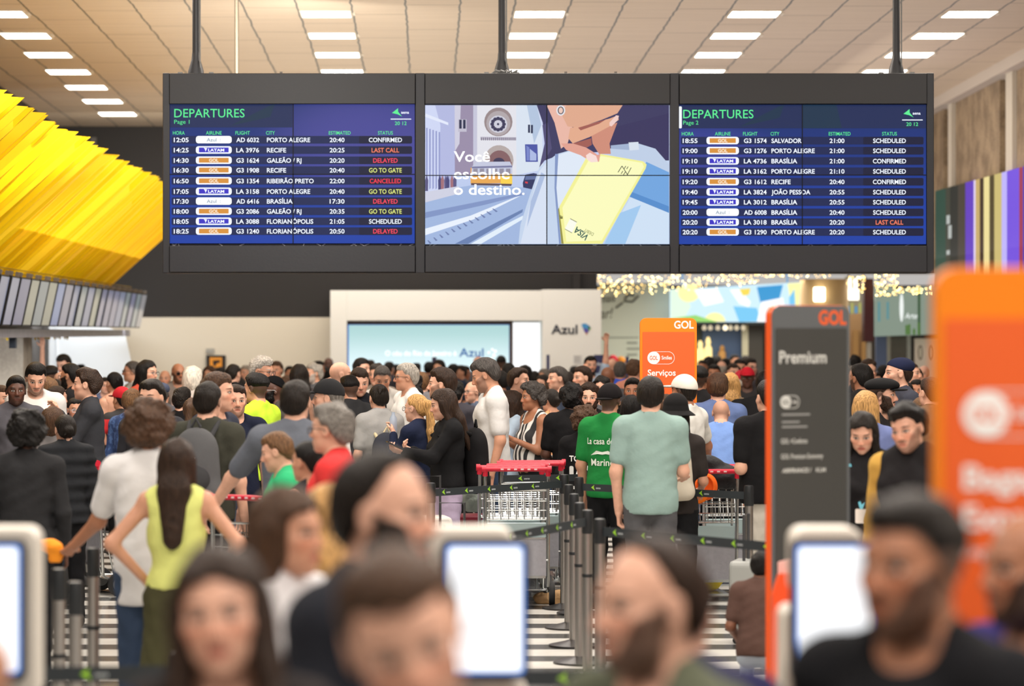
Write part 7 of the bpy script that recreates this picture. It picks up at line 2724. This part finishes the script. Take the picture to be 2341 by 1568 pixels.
def kiosk(px, off, label, col_left):
    Y = 8.13
    s_ = F / Y
    r = tag(empty('self_service_kiosk', (X_(px, Y), Y, 0)), label, 'kiosk', 'self-service kiosks')
    z0, z1 = 1.085, 1.455
    m = MB()
    m.prism(rrect(-0.125, z0 - 0.02, 0.125, z1 + 0.012, 0.022), -0.012, 0.02)
    m.build('bezel', mat((52, 54, 62), 0.35), r)
    m = MB()
    m.prism(rrect(-0.112, z0, 0.112, z1, 0.014), -0.0145, -0.0125, 0)
    sc = m.build('screen', mat((96, 150, 235), 0.4, 0, 1.1), r)
    m = MB()
    m.prism(rrect(-0.104, z0 + 0.008, 0.104, z1 - 0.008, 0.012), -0.0165, -0.015, 0)
    m.build('lit_page', mat((252, 253, 255), 0.4, 0, 1.35), sc)
    m = MB()
    m.prism(rrect(-0.125 + off[0], 1.30 if col_left < 0 else 1.0, 0.125 + off[1], 1.50, 0.04), 0.0215, 0.17)
    m.build('housing', KW_, r, bevel=0.012)
    m = MB()
    m.prism(rrect(-0.12 + col_left, 0.03, 0.12, 1.27 if col_left < 0 else 1.06, 0.03), 0.021, 0.2)
    m.build('column', KW_, r, bevel=0.012)
    m = MB()
    m.prism(rrect(-0.09, 0.86, 0.09, 1.0, 0.01), -0.03, 0.0)
    m.build('card_reader', KG, r, bevel=0.006)
    m = MB()
    m.box(-0.2, -0.12, 0, 0.2, 0.28, 0.03)
    m.build('base', KG, r, bevel=0.006)
    return r


kiosk(1109, (-0.05, -0.045), 'white self-service kiosk with lit screen in the middle of the foreground', 0.02)
kiosk(1907, (0.01, -0.04), 'white self-service kiosk with lit screen in front of the young man in black tee', -0.022)
k_ = kiosk(-41, (0.03, 0.03), 'white self-service kiosk with lit screen cut off at the left edge', 0.0)

# ------------------------------------------------------------------ luggage trolleys
RED = mat((196, 28, 52), 0.35)
CHR = metal((196, 200, 200), 0.25)
PANEL = mat((176, 184, 188), 0.3, 0.5, 0, 0.0)
TYRE = mat((34, 34, 35), 0.6)


def make_trolley():
    r = empty('luggage_trolley')
    w = 0.235
    m = MB()
    for s in (-1, 1):
        m.tube([(s * w, 0.62, 0.10), (s * w, 0.1, 0.12), (s * w, 0.02, 0.16), (s * w, 0.0, 0.55), (s * w, -0.02, 1.02)], 0.013, 8)
        m.tube([(s * (w - 0.03), 0.62, 0.10), (s * (w - 0.03), 0.12, 0.14), (s * (w - 0.03), 0.04, 0.5), (s * (w - 0.03), 0.04, 0.90)], 0.008, 6)
    m.tube([(-w, 0.62, 0.10), (-0.1, 0.74, 0.09), (0.1, 0.74, 0.09), (w, 0.62, 0.10)], 0.013, 8)
    for y, z in ((0.1, 0.125), (0.3, 0.115), (0.5, 0.105)):
        m.tube([(-w, y, z), (w, y, z)], 0.009, 6)
    m.tube([(-w, 0.0, 0.88), (w, 0.0, 0.88)], 0.008, 6)
    m.tube([(-w, 0.0, 0.36), (w, 0.0, 0.36)], 0.008, 6)
    m.build('frame', CHR, r, True)
    m = MB()
    m.tube([(-w - 0.02, -0.03, 1.04), (w + 0.02, -0.03, 1.04)], 0.018, 12)
    for s in (-1, 1):
        m.tube([(s * (w - 0.005), -0.03, 1.04), (s * (w + 0.025), -0.03, 1.04)], 0.026, 12)
        m.tube([(s * w, -0.02, 0.99), (s * w, -0.03, 1.04)], 0.02, 10)
    h_ = m.build('handle', RED, r, True)
    m = MB()
    for i in range(6):
        m.box(-0.12 + i * 0.05, -0.0495, 1.035, -0.12 + i * 0.05 + 0.022, -0.047, 1.046)
    m.build('handle_marks', mat((226, 200, 200), 0.6), h_)
    m = MB()
    for i in range(9):
        x = -w + 2 * w * i / 8
        m.tube([(x, 0.01, 0.88), (x, 0.01, 0.66), (x, 0.22, 0.66), (x, 0.26, 0.80)], 0.0035, 5)
    for y, z in ((0.01, 0.80), (0.01, 0.73), (0.01, 0.66), (0.1, 0.66), (0.22, 0.66), (0.26, 0.80)):
        m.tube([(-w, y, z), (w, y, z)], 0.004, 5)
    m.build('wire_basket', CHR, r, True)
    m = MB()
    m.box(-w + 0.015, -0.012, 0.53, w - 0.015, -0.006, 0.64, 0)
    m.build('upper_plate', mat((170, 190, 192), 0.2, 0.3), r, bevel=0.003)
    m = MB()
    m.box(-w + 0.015, -0.008, 0.24, w - 0.015, -0.002, 0.52, 0)
    m.box(-w + 0.02, -0.014, 0.515, w - 0.02, -0.004, 0.53, 1)
    m.box(-w + 0.02, -0.014, 0.225, w - 0.02, -0.004, 0.245, 1)
    m.build('back_plate', [mat((168, 168, 176), 0.35, 0.4, 0, 0.1, 30, .4, 1.0, .15), CHR], r)
    for s in (-1, 1):
        m = MB()
        m.lathe([(0.05, -0.018), (0.088, -0.02), (0.095, 0.0), (0.088, 0.02), (0.05, 0.018)], (s * (w + 0.035), 0.14, 0.095), 22, 0, 'x')
        wh = m.build('wheel', TYRE, r, True)
        m = MB()
        m.lathe([(0.02, -0.022), (0.055, -0.021), (0.055, 0.021), (0.02, 0.022)], (s * (w + 0.035), 0.14, 0.095), 18, 0, 'x')
        m.build('hub', mat((120, 120, 120), 0.4, 0.5), wh, True)
    m = MB()
    m.lathe([(0.02, -0.015), (0.05, -0.016), (0.055, 0.0), (0.05, 0.016), (0.02, 0.015)], (0, 0.7, 0.057), 18, 0, 'x')
    m.build('wheel', TYRE, r, True)
    m = MB()
    m.box(-w + 0.05, 0.05, 0.13, w - 0.05, 0.6, 0.136)
    m.build('platform', CHR, r)
    return r


tr0 = None
TROL = [(1181, 21.25, 0, 'nearest trolley of the nested stack beside the lilac trousers'), (1167, 21.53, 0, 'second trolley of the nested stack, its handle pushed left'), (1177, 21.81, 0, 'third trolley of the nested stack'),
        (1212, 22.09, 0, 'fourth trolley of the nested stack, its handle showing on the right'), (1217, 22.37, 0, 'rearmost trolley of the nested stack'),
        (1612, 20.9, 4, 'trolley loaded with a black bag beside the sage polo'), (1678, 21.7, 6, 'trolley right behind the loaded one, by the black tee'),
        (212, 22.4, -68, 'trolley leaned on by the person in red and black team shirt'), (560, 17.6, -30, 'trolley gripped by the man in heather grey tee')]
TO = {}
for px, Y, rz, lb in TROL:
    if tr0 is None:
        o = tr0 = make_trolley()
    else:
        o = copy_tree(tr0)
    o.location = (X_(px, Y), Y, 0)
    o.rotation_euler = (0, 0, math.radians(rz))
    tag(o, 'chrome luggage ' + lb, 'luggage trolley', 'red handled luggage trolleys')
    TO[px] = o

# ------------------------------------------------------------------ bags and small things around the trolleys
x, y = TO[1612].location.x, TO[1612].location.y
soft('duffel_bag', 'black soft bag piled on top of the loaded trolley', 'bag', (x + 0.0, y + 0.16, 0.90), [((-0.08, 0, 0.1), (0.14, 0.13, 0.12)), ((0.12, 0.02, 0.09), (0.15, 0.12, 0.11)), ((0.26, 0.05, 0.06), (0.10, 0.1, 0.07)), ((0.02, 0, 0.2), (0.12, 0.08, 0.05))], (32, 31, 33))
cp = tag(empty('baseball_hat', (x - 0.03, y - 0.07, 0.93)), 'bright orange cap hanging upside down from the loaded trolley handle', 'cap')
f = Field(*[np.arange(-0.16, 0.16, 0.007, dtype=np.float32) for _ in range(3)])
f.ell((0.03, 0, 0), (0.085, 0.06, 0.10), None, 0.02)
f.ell((0.02, -0.03, 0.0), (0.06, 0.05, 0.075), None, 0.01, 's')
V, Q = f.mesh()
link('crown', np_mesh('crown', V, Q, [cloth((240, 104, 36), 0.2)]), cp)
f = Field(*[np.arange(-0.16, 0.16, 0.006, dtype=np.float32) for _ in range(3)])
f.ell((-0.06, -0.045, -0.075), (0.095, 0.012, 0.05), None, 0.01)
V, Q = f.mesh()
link('brim', np_mesh('brim', V, Q, [cloth((246, 122, 36), 0.2)]), cp)
soft('duffel_bag', 'yellow holdall with handles on the platform of the loaded trolley', 'bag', (x + 0.02, y + 0.3, 0.137), [((0, 0, 0.09), (0.15, 0.12, 0.1)), ((-0.02, 0, 0.17), (0.08, 0.06, 0.06))], (228, 204, 44))
soft('tote_bag', 'blue and white patterned bag hanging inside the loaded trolley', 'bag', (x + 0.06, y + 0.26, 0.37), [((0, 0, 0.12), (0.1, 0.07, 0.13))], (96, 150, 196))
soft('gift_bag', 'pale pink patterned bag behind the wire basket of the loaded trolley', 'bag', (x - 0.1, y + 0.3, 0.36), [((0, 0, 0.13), (0.1, 0.06, 0.15))], (222, 190, 190))
xx, yy, _ = at(1518, 1210, 22.3)
soft('duffel_bag', 'orange rucksack lying on the floor left of the loaded trolley', 'bag', (xx, yy, 0), [((0, 0, 0.2), (0.14, 0.12, 0.2)), ((0.02, 0, 0.42), (0.10, 0.1, 0.14))], (214, 138, 40))
soft('paper_bag', 'crumpled brown paper bag lying on the striped floor beside the posts', 'paper bag', (X_(1262, 21.6), 21.6, 0), [((-0.06, 0, 0.04), (0.08, 0.06, 0.055)), ((0.06, 0, 0.05), (0.08, 0.06, 0.06)), ((0.0, 0, 0.03), (0.07, 0.05, 0.03))], (186, 148, 104))


def suitcase(loc, rz, c, w, d_, h, label, tilt=0.0):
    r = tag(empty('suitcase', loc, rz), label, 'suitcase', 'suitcases among the queue')
    r.rotation_euler = (tilt, 0, rz)
    m = MB()
    m.prism(rrect(-w / 2, 0.05, w / 2, h, 0.04), -d_ / 2, d_ / 2)
    m.build('shell', mat(c, 0.4), r, bevel=0.02)
    m = MB()
    for i in range(5):
        xx_ = -w / 2 + w * (i + 1) / 6
        m.box(xx_ - 0.008, -d_ / 2 - 0.006, 0.1, xx_ + 0.008, d_ / 2 + 0.006, h - 0.06)
    m.build('rib', mat(tuple(int(v * 0.85) for v in c), 0.4), r)
    m = MB()
    m.tube([(-w * 0.3, 0, h - 0.01), (-w * 0.3, 0, h + 0.3), (w * 0.3, 0, h + 0.3), (w * 0.3, 0, h - 0.01)], 0.01, 8)
    m.build('pull_handle', mat((90, 90, 92), 0.35, 0.7), r, True)
    for a in (-1, 1):
        for b in (-1, 1):
            m = MB()
            m.lathe([(0.01, -0.012), (0.024, -0.012), (0.024, 0.012), (0.01, 0.012)], (a * (w / 2 - 0.06), b * (d_ / 2 - 0.04), 0.025), 12, 0, 'x')
            m.build('wheel', TYRE, r, True)
    return r


suitcase((X_(1706, 18.9), 18.9, 0), 1.3, (150, 152, 148), 0.32, 0.18, 0.55, 'ribbed grey suitcase standing beside the pale trousers')
suitcase((X_(1086, 22.9), 22.9, 0), 0.1, (112, 30, 44), 0.40, 0.24, 0.6, 'dark red suitcase between the lilac trousers and the trolley stack')
suitcase((X_(1034, 20.7), 20.7, 0), -0.2, (66, 64, 48), 0.30, 0.2, 0.52, 'olive suitcase left of the lilac trousers')
suitcase((X_(972, 21.4), 21.4, 0), 0.15, (214, 210, 204), 0.38, 0.26, 0.68, 'white suitcase partly hidden behind the bearded man')
soft('plastic_bag', 'clear plastic bag of leaves hanging between the lilac trousers and trolleys', 'bag', (X_(1082, 22.2), 22.2, 0.66), [((0, 0, 0.1), (0.09, 0.07, 0.12))], (150, 160, 150), 0, 0.012, None, 0.3)
q_ = (X_(1690, 13.2), 13.2)
m = MB()
Yo = 13.0
xo = X_(1796, Yo)
m.prism([(xo - 0.062, 0.42), (xo + 0.062, 0.42), (xo + 0.062, 0.96), (xo - 0.03, 0.96), (xo - 0.062, 0.86)], Yo - 0.03, Yo + 0.05, 0)
m.box(xo - 0.05, Yo - 0.02, 0, xo + 0.05, Yo + 0.04, 0.42, 1)
m.prism([(xo - 0.035, 0.90), (xo + 0.03, 0.90), (xo + 0.03, 1.03), (xo - 0.035, 1.01)], Yo + 0.0, Yo + 0.01, 2)
tag(m.build('leaflet_box', [mat((232, 76, 26), 0.4), mat((40, 40, 42), 0.5), mat((226, 170, 160), 0.6)], bevel=0.003), 'bright orange leaflet box on a dark stand in front of the grey totem', 'box')
# dark blue counter signs standing before the booth pillar
for px, py0, py1, w_, lb in ((1371, 811, 852, 26, 'square dark blue counter sign with a white word before the pale shop wall'), (1253, 811, 850, 7, 'narrow dark blue counter post before the booth pillar'), (1434, 815, 852, 7, 'narrow dark blue counter post left of the orange totem')):
    Y = 45.8
    m = MB()
    x0 = X_(px, Y)
    hw = w_ * Y / F / 2
    m.box(x0 - hw, Y, Z_(py1 + 60, Y), x0 + hw, Y + 0.05, Z_(py0, Y), 0)
    m.box(x0 - 0.03, Y + 0.01, 0, x0 + 0.03, Y + 0.04, Z_(py1 + 60, Y), 0)
    if w_ > 10:
        m.text('Azul', x0, Z_(835, Y), Y - 0.003, 0.05, 1, 'c', 0.03, 0.1)
    tag(m.build('counter_sign', [mat((44, 48, 92), 0.5), mat((220, 222, 230), 0.5)]), lb, 'sign')
